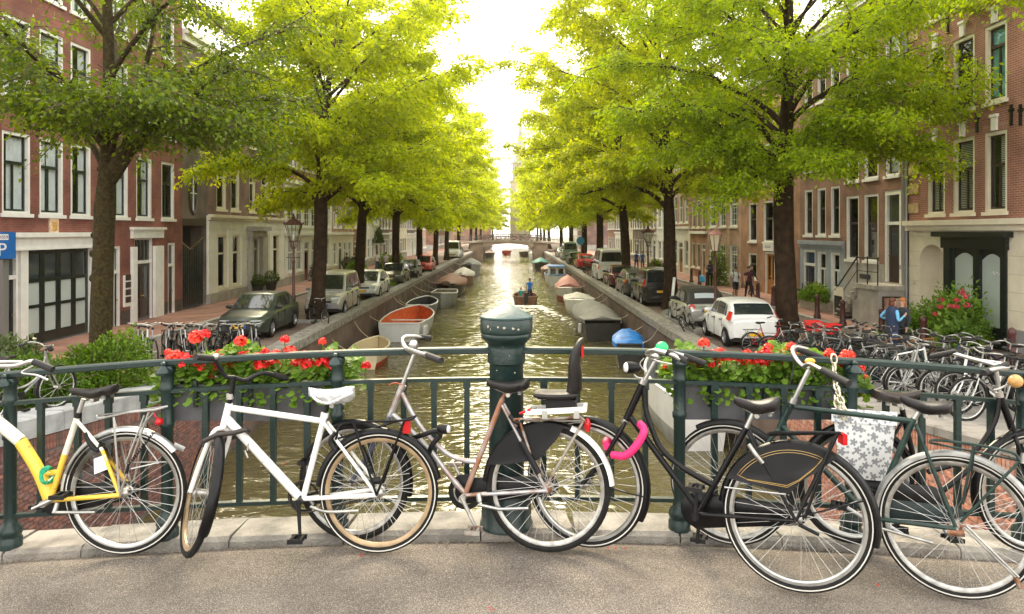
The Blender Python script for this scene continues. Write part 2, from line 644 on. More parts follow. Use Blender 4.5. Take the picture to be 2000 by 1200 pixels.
ii, jj = np.meshgrid(np.arange(nx - 1), np.arange(ny - 1), indexing='ij')
a = (ii * ny + jj).ravel()
Q = np.stack([a, a + ny, a + ny + 1, a + 1], -1)
w_o = link('water', np_mesh('water', V, Q, M_water, smooth=True))
struct(w_o)
# churned white wash behind the motor boat
fv, ff = [], []
wr = random.Random(5)
for k in range(520):
 t = wr.random() ** 1.6
 b_ = 1.4 + t * 13.0
 s_ = wr.choice((-1, 1, 0))
 x = BX + 0.012 * b_ + (s_ * (0.5 + 0.16 * b_) + wr.gauss(0, 0.12 + 0.05 * s_ * s_ * b_ * 0.25) if s_ else wr.gauss(0, 0.4))
 y = BY - b_
 if not s_ and b_ > 8:
  continue
 r = wr.uniform(0.03, 0.12) * (1.3 - t)
 o = len(fv)
 n = 6
 zz = WATER + 0.075 + 0.05 * (1 - t)
 for j in range(n):
  an = 2 * PI * j / n
  q = r * wr.uniform(0.6, 1.3)
  fv.append((x + q * 1.8 * math.cos(an), y + q * math.sin(an), zz))
 fv.append((x, y, zz + 0.02))
 ff += [(o + j, o + (j + 1) % n, o + n) for j in range(n)]
fm = MB()
fm.add(fv, ff)
struct(fm.build('foam', mat('wash foam', (0.75, 0.75, 0.68), 0.6)), 'white foam of the wake behind the motor boat', 'stuff')
# ------------------------------------------------------------------ bridge under our feet
mb = MB()
XS = [-26 + 0.5 * i for i in range(105)]
mb.loft([[(x, -8, deckz(x)) for x in XS], [(x, -2, deckz(x)) for x in XS], [(x, 2.4, deckz(x)) for x in XS], [(x, 4.16, deckz(x) - 0.012) for x in XS], [(x, 4.262, deckz(x) - 0.03) for x in XS]], closed=False)
bridge = struct(mb.build('bridge_deck', M_asphalt))
# bridge body with its arch below the kerb line
mb = MB()
ring = []
for x in [XL + (XR - XL) * i / 24 for i in range(25)]:
 t = (x - XL) / (XR - XL) * 2 - 1
 ring.append((x, -0.9 + 1.9 * math.sqrt(max(0, 1 - t * t))))
for i in range(24):
 (xa, za), (xb, zb) = ring[i], ring[i + 1]
 mb.add([(xa, 4.55, za), (xb, 4.55, zb), (xb, 4.55, deckz(xb) - 0.1), (xa, 4.55, deckz(xa) - 0.1)], [(0, 1, 2, 3)])
 mb.add([(xa, 4.55, za), (xb, 4.55, zb), (xb, -8, zb), (xa, -8, za)], [(0, 1, 2, 3)])
mb.build('bridge_arch', brick_mat('arch brick', (0.24, 0.12, 0.09), (0.18, 0.09, 0.07), (0.3, 0.28, 0.24), axis='XZ'), bridge, smooth=False)
x = -7.6
kr = random.Random(11)
while x < 7.2:
 L = kr.uniform(0.45, 0.85)
 q = MB()
 x1 = x + L - 0.008
 j = kr.uniform(-0.004, 0.004)
 sh = kr.uniform(-0.03, 0.03)
 za, zb = deckz(x) + 0.035 + j, deckz(x1) + 0.035 + j + kr.uniform(-0.003, 0.003)
 y0, y1 = 4.255, 4.56
 q.add([(x, y0, za - 0.14), (x1, y0, zb - 0.14), (x1 + sh, y1, zb - 0.14), (x + sh, y1, za - 0.14), (x, y0, za - 0.02), (x1, y0, zb - 0.02), (x1 + sh, y1, zb), (x + sh, y1, za),
  (x + 0.004, y0 + 0.03, za), (x1 - 0.004, y0 + 0.03, zb)],
  [(0, 3, 2, 1), (0, 1, 5, 4), (1, 2, 6, 9, 5), (2, 3, 7, 6), (3, 0, 4, 8, 7), (4, 5, 9, 8), (8, 9, 6, 7)])
 q.build('kerb_stone', kr.choice((M_stone, M_stone, M_stone2)), bridge, smooth=False)
 x += L
# gutter grit along the kerb and red petals fallen on the asphalt
q = MB()
for k in range(900):
 px_ = kr.uniform(-4, 4)
 d = 4.25 - abs(kr.gauss(0, 0.05))
 r = kr.uniform(0.002, 0.006)
 q.ball((px_, d, deckz(px_) - 0.02 + 0.02 * min(1, (4.26 - d) / 0.1)), (r, r, r * 0.7), 0, 5, 3)
o = q.build('grit', mat('grit', (0.16, 0.13, 0.10), 0.95, var=0.4, scale=60))
struct(o, 'dark grit and dust lying in the gutter along the kerb', 'stuff')
q = MB()
for px_, py_ in ((708, 1087), (1190, 1055), (1222, 1072), (1568, 1155), (1713, 1146), (960, 1192), (1204, 1034)):
 dz = deckz((px_ - 1000) * 4 / F)
 D = (CAMZ - dz - 0.0) * F / (py_ - 452)
 if D > 4.2:
  D = 4.1
 X = (px_ - 1000) * D / F
 for k in range(3):
  a = kr.uniform(0, 6.28)
  c = Vector((X + kr.uniform(-.012, .012), D + kr.uniform(-.012, .012), deckz(X) + 0.004))
  u = Vector((math.cos(a), math.sin(a), 0)) * 0.008
  w = Vector((-math.sin(a), math.cos(a), 0)) * 0.005
  q.add([c - u, c - w * 1 + Vector((0, 0, .004)), c + u, c + w + Vector((0, 0, .005))], [(0, 1, 2, 3)])
struct(q.build('petals', mat('fallen petal', (0.5, 0.015, 0.015), 0.7)), 'red geranium petals fallen on the asphalt', 'stuff')
# ------------------------------------------------------------------ quay walls
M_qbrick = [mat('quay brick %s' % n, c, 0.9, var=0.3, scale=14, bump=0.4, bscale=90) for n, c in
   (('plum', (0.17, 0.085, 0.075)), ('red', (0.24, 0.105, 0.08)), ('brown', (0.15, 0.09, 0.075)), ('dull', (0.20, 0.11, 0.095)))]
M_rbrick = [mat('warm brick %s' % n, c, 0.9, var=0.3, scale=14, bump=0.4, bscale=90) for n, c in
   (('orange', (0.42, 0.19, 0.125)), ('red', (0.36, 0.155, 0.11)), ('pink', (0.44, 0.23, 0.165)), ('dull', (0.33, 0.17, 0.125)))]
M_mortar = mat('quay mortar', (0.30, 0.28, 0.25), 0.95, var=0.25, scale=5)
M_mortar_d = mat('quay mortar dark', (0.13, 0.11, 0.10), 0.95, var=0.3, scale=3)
M_qwall = brick_mat('quay wall far', (0.17, 0.10, 0.085), (0.13, 0.085, 0.07), (0.12, 0.11, 0.095), axis='YZ')
def coping_stone(mb, side, d0, d1, jit, h=0.30):
 """one stone, outer face just proud of the wall"""
 sg = -1 if side < 0 else 1
 X = XL if side < 0 else XR
 xi, xo = X + sg * 0.56, X - sg * 0.05
 za, zb = ramp(d0) + 0.13 + jit, ramp(d1) + 0.13 + jit
 c = 0.025
 P = [(xi, -h), (xo, -h), (xo, -c), (xo + sg * c, 0), (xi, 0)]
 r0 = [(x, d0, za + z) for x, z in P]
 r1 = [(x, d1, zb + z) for x, z in P]
 mb.loft([r0, r1], 0, True, True, True)
def quay(side, label, near, bricks, mortar, brick_d, tile):
 def ch(d):
  return 0.30 if side < 0 or d > 15 else 0.13
 def bt(d):
  return 0.13 - ch(d) + 0.004
 sg = -1 if side < 0 else 1
 X = XL if side < 0 else XR
 root = thing('quay_wall', label, 'quay wall', (X, near, 0))
 q = MB()
 rows = [[(X, d, -2.4), (X, d, ramp(d) - 0.165)] for d in [brick_d[1] - .3] + [d for d in Ds if d > brick_d[1] - .3]]
 rows = [[(X - (sg * -.03 if 0 else 0), near, -2.4), (X, near, ramp(near) - .165)]] + rows if side < 0 else rows
 q.loft(rows, 0, closed=False)
 w = q.build('wall_face', M_qwall, root, off=(X, near, 0), smooth=False)
 # backing behind the picked-out bricks
 d0, d1 = brick_d
 q = MB()
 dd = [d0 + (d1 - d0) * i / 8 for i in range(9)]
 q.loft([[(X - sg * 0.012, d, -2.4), (X - sg * 0.012, d, ramp(d) + bt(min(d, d1 - .4)))] for d in dd], 0, closed=False)
 q.build('mortar', mortar, root, off=(X, near, 0), smooth=False)
 # bricks, running bond with a soldier course under the coping
 br = random.Random(side + 21)
 cells = []
 for r in range(40):
  z = -1.62 + r * tile[1]
  s = (r % 2) * tile[0] / 2
  d = d0 + s
  while d + tile[0] < d1:
   top = min(ramp(d), ramp(d + tile[0])) + bt(d) - 0.005 - 0.225
   if z + tile[1] < top:
    cells.append((d, z, 0))
   d += tile[0]
 d = d0
 while d + 0.075 < d1:
  cells.append((d, ramp(d + 0.037) + bt(d) - 0.005 - 0.225, 1))
  d += 0.075
 me = []
 for v in range(4):
  for so in (0, 1):
   h = MB()
   lw, lh = (tile[0] - 0.012, tile[1] - 0.011) if not so else (0.065, 0.215)
   e = 0.006
   h.add([(0, 0, 0), (0, lw, 0), (0, lw, lh), (0, 0, lh), (-sg * 0.022, e, e), (-sg * 0.022, lw - e, e), (-sg * 0.022, lw - e, lh - e), (-sg * 0.022, e, lh - e)],
    [(4, 5, 6, 7), (0, 1, 5, 4), (1, 2, 6, 5), (2, 3, 7, 6), (3, 0, 4, 7)])
   me.append(h)
 ms = [h.mesh('brick', bricks[i // 2], smooth=False) for i, h in enumerate(me)]
 # those that show largest: nearest in view, below the coping and above the bridge kerb line
 def vis(c):
  D = c[0]
  px = 1000 + (X) * F / D
  py = 452 + (CAMZ - c[1]) * F / D
  return 0 < px < 2000 and py < 1040
 cells = [c for c in cells if 0 <= 1000 + X * F / (c[0] + .2) <= 2000]
 seen = sorted([c for c in cells if vis(c)], key=lambda c: c[0])
 first = set(seen[:295])
 rest = [MB() for _ in range(1)][0]
 for c in cells:
  v = br.choice((0, 0, 1, 1, 2, 3))
  p = (X - sg * (0.006 + br.uniform(0, 0.006)), c[0] + 0.004, c[1] + 0.004)
  if c in first:
   o = link('brick', ms[v * 2 + c[2]], root, (p[0] - X, p[1] - near, p[2]))
  else:
   h = me[v * 2 + c[2]]
   rest.add([(a + p[0], b + p[1], cc + p[2]) for a, b, cc in h.v], h.f, v)
 o = rest.build('brick_course', bricks, root, off=(X, near, 0), smooth=False)
 o['kind'] = 'stuff'
 # coping
 d = near
 far_mb = MB()
 while d < 131:
  L = br.uniform(1.05, 1.6)
  if d < 60:
   q = MB()
   coping_stone(q, side, d, min(d + L - 0.012, 131), br.uniform(-0.008, 0.008), ch(d + L))
   q.build('coping_stone', (M_coping if side < 0 else M_dgrey) if d < 17 else M_stone, root, off=(X, near, 0), smooth=False)
  else:
   coping_stone(far_mb, side, d, min(d + L - 0.02, 131), br.uniform(-0.01, 0.01))
  d += L
 o = far_mb.build('coping_row', M_stone, root, off=(X, near, 0), smooth=False)
 o['kind'] = 'stuff'
 return root
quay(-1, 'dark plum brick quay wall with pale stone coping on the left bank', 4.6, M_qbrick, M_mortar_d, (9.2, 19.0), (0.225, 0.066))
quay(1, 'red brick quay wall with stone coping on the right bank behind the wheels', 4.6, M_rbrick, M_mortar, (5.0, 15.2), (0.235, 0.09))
# ------------------------------------------------------------------ far bridge
fb = thing('arched_bridge', 'low stone bridge crossing the canal in the distance', 'bridge', (0, 130, 0))
M_fbst = mat('far bridge stone', (0.40, 0.34, 0.27), 0.9, var=0.2, scale=0.8)
M_fbbr = brick_mat('far bridge brick', (0.30, 0.20, 0.15), (0.26, 0.17, 0.13), (0.2, 0.18, 0.15), axis='XZ')
cx = -0.65
def fdeck(x):
 return 2.1 - 0.007 * (x - cx) ** 2
def build_far_bridge():
 q = MB()
 for x0, x1 in ((XL - 0.6, cx - 4.4), (cx + 4.4, XR + 0.6)):
  n = 4
  for i in range(n):
   a, b = x0 + (x1 - x0) * i / n, x0 + (x1 - x0) * (i + 1) / n
   q.box((a, 130, -2.2), (b, 138, min(fdeck(a), fdeck(b)) - 0.3), 0)
 q.build('abutment', M_fbbr, fb, off=(0, 130, 0), smooth=False)
 xs = [XL - 3 + (XR - XL + 6) * i / 40 for i in range(41)]
 q = MB()
 q.loft([[(x, 129.8, fdeck(x) - 0.32), (x, 129.8, fdeck(x)), (x, 138.2, fdeck(x)), (x, 138.2, fdeck(x) - 0.32)] for x in xs], 0, True, True, True)
 q.build('deck', M_fbst, fb, off=(0, 130, 0), smooth=False)
 xs = [cx - 4.4 + 8.8 * i / 20 for i in range(21)]
 q = MB()
 q.loft([[(x, 129.9, fdeck(x) - 0.7 - 0.45 * ((x - cx) / 4.4) ** 2), (x, 129.9, fdeck(x) - 0.325), (x, 138.1, fdeck(x) - 0.325), (x, 138.1, fdeck(x) - 0.7 - 0.45 * ((x - cx) / 4.4) ** 2)] for x in xs], 0, True, True, True)
 q.build('arch', mat('far arch', (0.33, 0.26, 0.2), 0.9, var=0.2, scale=1), fb, off=(0, 130, 0), smooth=False)
 q = MB()
 xs = [XL - 3 + (XR - XL + 6) * i / 26 for i in range(27)]
 for y in (130.0, 138.0):
  for h in (0.5, 1.0):
   q.tube([(x, y, fdeck(x) + h) for x in xs], 0.035, 5)
  for x in xs:
   q.box((x - 0.03, y - 0.03, fdeck(x)), (x + 0.03, y + 0.03, fdeck(x) + 1.05))
 q.build('railing', mat('far railing', (0.10, 0.11, 0.10), 0.6), fb, off=(0, 130, 0), smooth=False)
build_far_bridge()
# ------------------------------------------------------------------ houses
def brick_pair(name, c1, c2, mo=(0.30, 0.26, 0.22), **k):
 return brick_mat(name, c1, c2, mo, **k)
BR_red = brick_pair('brick dark red', (0.25, 0.075, 0.055), (0.18, 0.055, 0.045), (0.19, 0.11, 0.09), bump=0.35)
BR_plum = brick_pair('brick purple brown', (0.22, 0.12, 0.10), (0.17, 0.095, 0.085), (0.2, 0.16, 0.14))
BR_rose = brick_pair('brick rose', (0.32, 0.11, 0.075), (0.25, 0.085, 0.06), (0.33, 0.24, 0.19), bump=0.35)
BR_brown = brick_pair('brick brown', (0.25, 0.12, 0.08), (0.20, 0.095, 0.065), (0.25, 0.17, 0.13))
BR_orange = brick_pair('brick orange', (0.35, 0.165, 0.095), (0.29, 0.14, 0.085), (0.33, 0.23, 0.16))
BR_grey = brick_pair('brick grey brown', (0.19, 0.145, 0.125), (0.16, 0.12, 0.105), (0.16, 0.14, 0.125))
BR_salmon = brick_pair('brick salmon', (0.46, 0.26, 0.19), (0.40, 0.23, 0.17), (0.42, 0.34, 0.27))
BR_dark = brick_pair('brick dark brown', (0.16, 0.10, 0.085), (0.13, 0.08, 0.07), (0.16, 0.13, 0.11))
SOLD = brick_pair('soldier course', (0.27, 0.085, 0.065), (0.21, 0.065, 0.055), (0.20, 0.13, 0.11), bw=0.066, bh=0.24)
SOLD2 = brick_pair('soldier course rose', (0.38, 0.155, 0.115), (0.31, 0.125, 0.095), (0.36, 0.29, 0.24), bw=0.066, bh=0.24)
P_white = mat('white paint', (0.78, 0.77, 0.73), 0.55, var=0.06, scale=3, bump=0.05, bscale=20)
P_cream = mat('cream paint', (0.74, 0.68, 0.55), 0.6, var=0.07, scale=2.5, bump=0.05, bscale=20)
P_off = mat('off white plaster', (0.80, 0.78, 0.73), 0.7, var=0.06, scale=1.2, bump=0.08, bscale=25)
P_blue = mat('blue grey paint', (0.30, 0.34, 0.38), 0.6, var=0.1, scale=2.5, bump=0.05, bscale=20)
P_black = mat('black green gloss paint', (0.012, 0.018, 0.016), 0.22, var=0.2, scale=4)
P_green = mat('dark green sash paint', (0.016, 0.028, 0.02), 0.3)
P_brown = mat('dark brown paint', (0.045, 0.025, 0.02), 0.35)
P_red = mat('red door paint', (0.30, 0.05, 0.04), 0.4)
P_navy = mat('blue door paint', (0.03, 0.07, 0.16), 0.4)
P_wood = mat('oiled oak', (0.40, 0.17, 0.05), 0.45, var=0.3, scale=9)
P_plinth = mat('dark plinth', (0.085, 0.06, 0.055), 0.8, var=0.25, scale=5, bump=0.2, bscale=30)
P_stone = mat('grey basement stone', (0.37, 0.35, 0.32), 0.85, var=0.15, scale=2, bump=0.25, bscale=30)
P_sand = mat('yellow sandstone', (0.55, 0.38, 0.20), 0.85, var=0.2, scale=5, bump=0.3, bscale=40)
P_zinc = mat('zinc pipe', (0.30, 0.30, 0.30), 0.5, 0.6)
P_tile = mat('roof tile', (0.16, 0.075, 0.055), 0.8, var=0.3, scale=3, bump=0.4, bscale=10)
P_frost = mat('frosted pane', (0.46, 0.52, 0.50), 0.25, var=0.06, scale=1.0)
P_inside = mat('dark room', (0.035, 0.032, 0.03), 0.9)
P_curt = mat('net curtain', (0.80, 0.82, 0.84), 0.85, var=0.08, scale=3)
P_curtg = mat('teal curtain', (0.12, 0.36, 0.32), 0.85, var=0.15, scale=4)
P_blind = mat('slat blind', (0.82, 0.82, 0.78), 0.6)
P_gold = mat('brass', (0.55, 0.33, 0.10), 0.35, 0.9)
G_win = glass_mat('window glass', (0.95, 0.97, 0.97))
G_winfar = mat('far window glass', (0.035, 0.045, 0.05), 0.06, spec=0.8)
G_winpale = mat('far pane pale', (0.30, 0.33, 0.33), 0.12, spec=0.7)
WIN_CACHE = {}
STY = {  # frame, sash, transom height (from top, share), mullion below, muntins (cols, rows), covering
 'sash': dict(fr='P_white', sa='P_green', tr=0.36, mul=1, ft=0.10, cov='net', glass='G_win'),
 'sashd': dict(fr='P_white', sa='P_brown', tr=0.42, mul=0, ft=0.10, cov='part', glass='G_win'),
 'blind': dict(fr='P_cream', sa='P_brown', tr=0.40, mul=1, ft=0.11, cov='blind', glass='G_win'),
 'teal': dict(fr='P_cream', sa='P_brown', tr=0.26, mul=1, ft=0.11, cov='teal', glass='G_win'),
 'dark': dict(fr='P_cream', sa='P_brown', tr=0.38, mul=1, ft=0.11, cov=None, glass='G_win'),
 'white': dict(fr='P_white', sa='P_white', tr=0.36, mul=1, ft=0.07, cov='net', glass='G_win'),
 'cream': dict(fr='P_cream', sa='P_cream', tr=0.34, mul=0, ft=0.10, cov='net', glass='G_win'),
 'grid': dict(fr='P_white', sa='P_white', tr=0.3, mul=0, ft=0.07, mun=(3, 5), cov=None, glass='G_winfar'),
 'far': dict(fr='P_white', sa='P_white', tr=0.45, mul=1, ft=0.10, cov=None, glass='G_winfar', far=True),
 'farc': dict(fr='P_cream', sa='P_brown', tr=0.42, mul=1, ft=0.11, cov=None, glass='G_winfar', far=True),
 'farp': dict(fr='P_white', sa='P_white', tr=0.40, mul=1, ft=0.09, cov=None, glass='G_winpale', far=True),
}
def wavy(sg, n, s0, s1, z0, z1, amp=0.025, waves=7):
 q = MB()
 k = 4 * waves
 q.loft([[(sg * (n + amp * math.sin(2 * PI * waves * i / k)), s0 + (s1 - s0) * i / k, z0), (sg * (n + amp * math.sin(2 * PI * waves * i / k + 0.3)), s0 + (s1 - s0) * i / k, z1)] for i in range(k + 1)], 0, closed=False)
 return q
def fbox(q, sg, n0, n1, s0, s1, z0, z1, m=0):
 a, b = sg * n0, sg * n1
 return q.box((min(a, b), s0, z0), (max(a, b), s1, z1), m)
def window_meshes(sg, w, h, sty, var=0):
 key = (sg, round(w, 2), round(h, 2), sty, var)
 if key in WIN_CACHE:
  return WIN_CACHE[key]
 S = STY[sty]
 G = globals()
 fr, sa, gl = G[S['fr']], G[S['sa']], G[S['glass']]
 ft = S['ft']
 out = []
 q = MB()
 # lining set into the brick reveal
 fbox(q, sg, 0.02, 0.20, 0, ft, 0, h)
 fbox(q, sg, 0.02, 0.20, w - ft, w, 0, h)
 fbox(q, sg, 0.022, 0.198, ft, w - ft, h - ft, h)
 fbox(q, sg, 0.022, 0.198, ft, w - ft, 0, ft * 0.7)
 out.append(('frame', q.mesh('frame', fr, smooth=False)))
 q = MB()
 st = 0.05
 a, b, c, d = ft, w - ft, ft * 0.7, h - ft
 zt = d - (d - c) * S['tr']
 nn = (0.12, 0.165)
 fbox(q, sg, *nn, a, a + st, c, d)
 fbox(q, sg, *nn, b - st, b, c, d)
 fbox(q, sg, nn[0] + .002, nn[1] - .002, a + st, b - st, d - st, d)
 fbox(q, sg, nn[0] + .002, nn[1] - .002, a + st, b - st, c, c + st * 1.3)
 fbox(q, sg, nn[0] - 0.03, nn[1] - .002, a + st, b - st, zt - 0.045, zt + 0.045)
 if S['mul']:
  mid = (a + b) / 2
  fbox(q, sg, nn[0] + .004, nn[1] - .004, mid - 0.035, mid + 0.035, c + st * 1.3, zt - 0.045)
 if 'mun' in S:
  nc, nr = S['mun']
  for i in range(1, nc):
   s = a + (b - a) * i / nc
   fbox(q, sg, nn[0] + .006, nn[1] - .006, s - 0.014, s + 0.014, c, d)
  for i in range(1, nr):
   z = c + (d - c) * i / nr
   fbox(q, sg, nn[0] + .008, nn[1] - .008, a, b, z - 0.014, z + 0.014)
 out.append(('sash', q.mesh('sash', sa, smooth=False)))
 for z0, z1 in ((c + st, zt), (zt, d - st)):
  q = MB()
  fbox(q, sg, 0.139, 0.147, a + st * 0.8, b - st * 0.8, z0, z1)
  out.append(('pane', q.mesh('pane', gl, smooth=False)))
 q = MB()
 fbox(q, sg, -0.07, 0.10, -0.06, w + 0.06, -0.11, 0.0)
 out.append(('sill', q.mesh('sill', fr, smooth=False)))
 cov = S['cov']
 if cov == 'net' or cov == 'part':
  f = (0.34, 0.46, 0.22)[var % 3] if cov == 'net' else (0.0, 0.25, 0.18)[var % 3]
  if cov == 'net' or var % 3:
   for s0, s1 in (((a, a + (b - a) * f), (b - (b - a) * f, b)) if var != 2 else ((a + (b - a) * 0.35, b),)):
    out.append(('curtain', wavy(sg, 0.21, s0, s1, c, d, waves=4).mesh('curtain', P_curt)))
 elif cov == 'teal':
  out.append(('curtain', wavy(sg, 0.21, a, b, c, d, waves=8).mesh('curtain', P_curtg)))
 elif cov == 'blind':
  q = MB()
  z = c + 0.04
  x0, x1 = (a, b) if var % 3 != 1 else (a, a + (b - a) * 0.55)
  while z < d:
   q.add([(sg * 0.19, x0, z), (sg * 0.19, x1, z), (sg * 0.21, x1, z + 0.035), (sg * 0.21, x0, z + 0.03)], [(0, 1, 2, 3)])
   z += 0.055
  out.append(('blind', q.mesh('blind', P_blind, smooth=False)))
 WIN_CACHE[key] = out
 return out
def window(root, sg, Xf, d0, d1, z0, z1, sty, var=0, name='window'):
 """frame is the part; sash, panes, sill, curtain hang under it"""
 ms = window_meshes(sg, d1 - d0, z1 - z0, sty, var)
 f = link(name, ms[0][1], root, (0, d0 - root.location.y, z0))
 for nm, me in ms[1:]:
  if STY[sty].get('far') and nm == 'sill' and name != 'window':
   continue
  link(nm, me, f)
 return f
def holes_wall(q, sg, Xf, d0, d1, z0, z1, holes, mz, deep=0.22, mreveal=None):
 """front with openings; mz(z, d) -> material index"""
 ds = sorted({d0, d1} | {h[0] for h in holes} | {h[1] for h in holes})
 zs = sorted({z0, z1} | {h[2] for h in holes} | {h[3] for h in holes} | set(mz.cuts))
 ds = [d for d in ds if d0 <= d <= d1]
 zs = [z for z in zs if z0 <= z <= z1]
 for i in range(len(ds) - 1):
  for j in range(len(zs) - 1):
   a, b, c, e = ds[i], ds[i + 1], zs[j], zs[j + 1]
   mx, my = (a + b) / 2, (c + e) / 2
   if any(h[0] < mx < h[1] and h[2] < my < h[3] for h in holes):
    continue
   q.add([(Xf, a, c), (Xf, b, c), (Xf, b, e), (Xf, a, e)], [(0, 1, 2, 3)], mz(my))
 X2 = Xf + sg * deep
 for h in holes:
  a, b, c, e = h[:4]
  m = mz((c + e) / 2) if mreveal is None else mreveal
  q.add([(Xf, a, c), (X2, a, c), (X2, a, e), (Xf, a, e)], [(0, 1, 2, 3)], m)
  q.add([(Xf, b, c), (X2, b, c), (X2, b, e), (Xf, b, e)], [(0, 1, 2, 3)], m)
  q.add([(Xf, a, e), (X2, a, e), (X2, b, e), (Xf, b, e)], [(0, 1, 2, 3)], m)
  q.add([(Xf, a, c), (X2, a, c), (X2, b, c), (Xf, b, c)], [(0, 1, 2, 3)], m)
class Zones:
 def __init__(s, zs):           # [(top z, material index), ...]
  s.zs = zs
  s.cuts = [z for z, m in zs[:-1]]
 def __call__(s, z):
  for t, m in s.zs:
   if z < t:
    return m
  return s.zs[-1][1]
def house(side, d0, d1, H, label, wall, zones=None, mats=None, wins=(), holes=(), cornice=P_white, gable=None, cat='house', name='canal_house', back=9.0, lintel=None, setback=0.0):
 sg = -1 if side < 0 else 1
 Xf = (FL if side < 0 else FR) + sg * setback
 root = thing(name, label, cat, (Xf, d0, 0))
 mats = mats or [wall]
 mz = Zones(zones or [(99, 0)])
 q = MB()
 hs = [(w[0], w[1], w[2], w[3]) for w in wins] + list(holes)
 holes_wall(q, sg, Xf, d0, d1, -0.1, H, hs, mz)
 X2 = Xf + sg * back
 for d in (d0, d1):
  for k in range(len(mz.zs)):
   za = -0.1 if k == 0 else mz.zs[k - 1][0]
   zb = min(mz.zs[k][0], H)
   q.add([(Xf, d, za), (X2, d, za), (X2, d, zb), (Xf, d, zb)], [(0, 1, 2, 3)], mz.zs[k][1])
 q.add([(X2, d0, 0), (X2, d1, 0), (X2, d1, H), (X2, d0, H)], [(0, 1, 2, 3)], mz.zs[-1][1])
 o = q.build('wall', mats, root, off=root.location, smooth=False)
 q = MB()
 n = 0.75
 q.add([(Xf + sg * n, d0 + .02, 0), (Xf + sg * n, d1 - .02, 0), (Xf + sg * n, d1 - .02, H), (Xf + sg * n, d0 + .02, H)], [(0, 1, 2, 3)])
 q.build('room', P_inside, root, off=root.location, smooth=False)
 for i, w in enumerate(wins):
  window(root, sg, Xf, w[0], w[1], w[2], w[3], w[4], w[5] if len(w) > 5 else i % 3)
 if lintel:
  for w in wins:
   if w[2] > 3.3 or len(w) > 6:
    q = MB()
    fbox(q, sg, -0.006, 0.03, w[0] - 0.05, w[1] + 0.05, w[3], w[3] + 0.24)
    q.build('lintel', lintel, root, off=(0, d0, 0), smooth=False)
 if cornice:
  q = MB()
  fbox(q, sg, -0.35, 0.1, 0.02, d1 - d0 - 0.02, H - 0.12, H + 0.12)
  fbox(q, sg, -0.18, -0.002, 0.03, d1 - d0 - 0.03, H - 0.42, H - 0.12)
  q.build('cornice', cornice, root, smooth=False)
 q = MB()
 a, b = sg * 0.1, sg * back
 W = d1 - d0
 if gable == 'front':      # ridge runs back from the street, stepped gable in front
  for k in range(4):
   t = (k + 1) / 5
   fbox(q, sg, 0, 0.35, W * 0.5 * t * 0.9, W - W * 0.5 * t * 0.9, H + 0.1 + 0.8 * k, H + 0.1 + 0.8 * (k + 1), 1)
  q.add([(a, 0.05, H), (a, W / 2, H + 3), (a, W - 0.05, H), (b, 0.05, H), (b, W / 2, H + 3), (b, W - 0.05, H)], [(0, 1, 4, 3), (1, 2, 5, 4), (3, 4, 5), (0, 2, 1)], 0)
  q.build('roof', [P_tile, mats[-1] if len(mats) else wall], root, smooth=False)
 else:
  m_ = sg * back / 2
  q.add([(a, 0, H + .1), (a, W, H + .1), (m_, W, H + 2.4), (m_, 0, H + 2.4), (b, 0, H), (b, W, H)], [(0, 1, 2, 3), (3, 2, 5, 4), (0, 3, 4), (1, 5, 2)], 0)
  q.build('roof', [P_tile], root, smooth=False)
 return root, sg, Xf
def part(root, name, m, fn, smooth=False, parent=None):
 q = MB()
 fn(q)
 o = q.build(name, m, parent or root, smooth=smooth)
 return o
def LD(px):                # depth where the left fronts show at column px
 return -FL * F / (1000 - px)
def RD(px):
 return FR * F / (px - 1000)
def LZ(px, py):
 return CAMZ - (py - 452) * -FL / (1000 - px)
def RZ(px, py):
 return CAMZ - (py - 452) * FR / (px - 1000)
# ---- left 1: dark red brick house with the shop front
d0, d1 = 17.6, LD(356)
bays = [(21.25, 22.52), (22.94, 24.17), (24.56, 25.75), (26.95, 28.25), (28.85, 30.1), (30.92, 32.12)]
wins = []
for i, (a, b) in enumerate([(18.9, 20.4)] + bays):
 wins.append((a, b, 4.12, 6.52, 'sash', (0, 2, 1, 0, 2, 0, 2)[i]))
 wins.append((a, b, 7.55, 9.9, 'sash', i % 3))
 wins.append((a, b, 10.9, 12.8, 'sash', (i + 1) % 3))
shop = (20.55, LD(183), 0.0, 3.05)
door_h = (LD(263), LD(298), 0.05, LZ(280, 466))
ndoor = (LD(222), LD(235), 0.05, 3.05)
nwin = (LD(328), LD(342), 0.05, LZ(335, 475))
H1, sg, Xf = house(-1, d0, d1, 14.2, 'dark red brick house with white shop cornice and black glazed garage doors', BR_red,
 zones=[(0.62, 1), (99, 0)], mats=[BR_red, P_plinth], wins=wins, holes=[shop, door_h, ndoor, nwin], lintel=SOLD)
def rel(d):
 return d - H1.location.y
def fp(q, n0, n1, a, b, z0, z1, m=0):
 fbox(q, -1, n0, n1, a - d0, b - d0, z0, z1, m)
part(H1, 'shop_cornice', P_white, lambda q: (fp(q, -0.22, 0.05, 20.2, LD(184), 3.42, 3.56), fp(q, -0.12, 0.05, 20.25, LD(183.5), 3.08, 3.42), fp(q, -0.16, 0.05, 20.22, LD(183.7), 3.03, 3.09)))
for a, b in ((LD(38), LD(52.5)), (LD(176), LD(183)), (20.3, 20.55 + .3)):
 part(H1, 'pilaster', P_white, lambda q: fp(q, -0.05, 0.2, a, b, 0.1, 3.02))
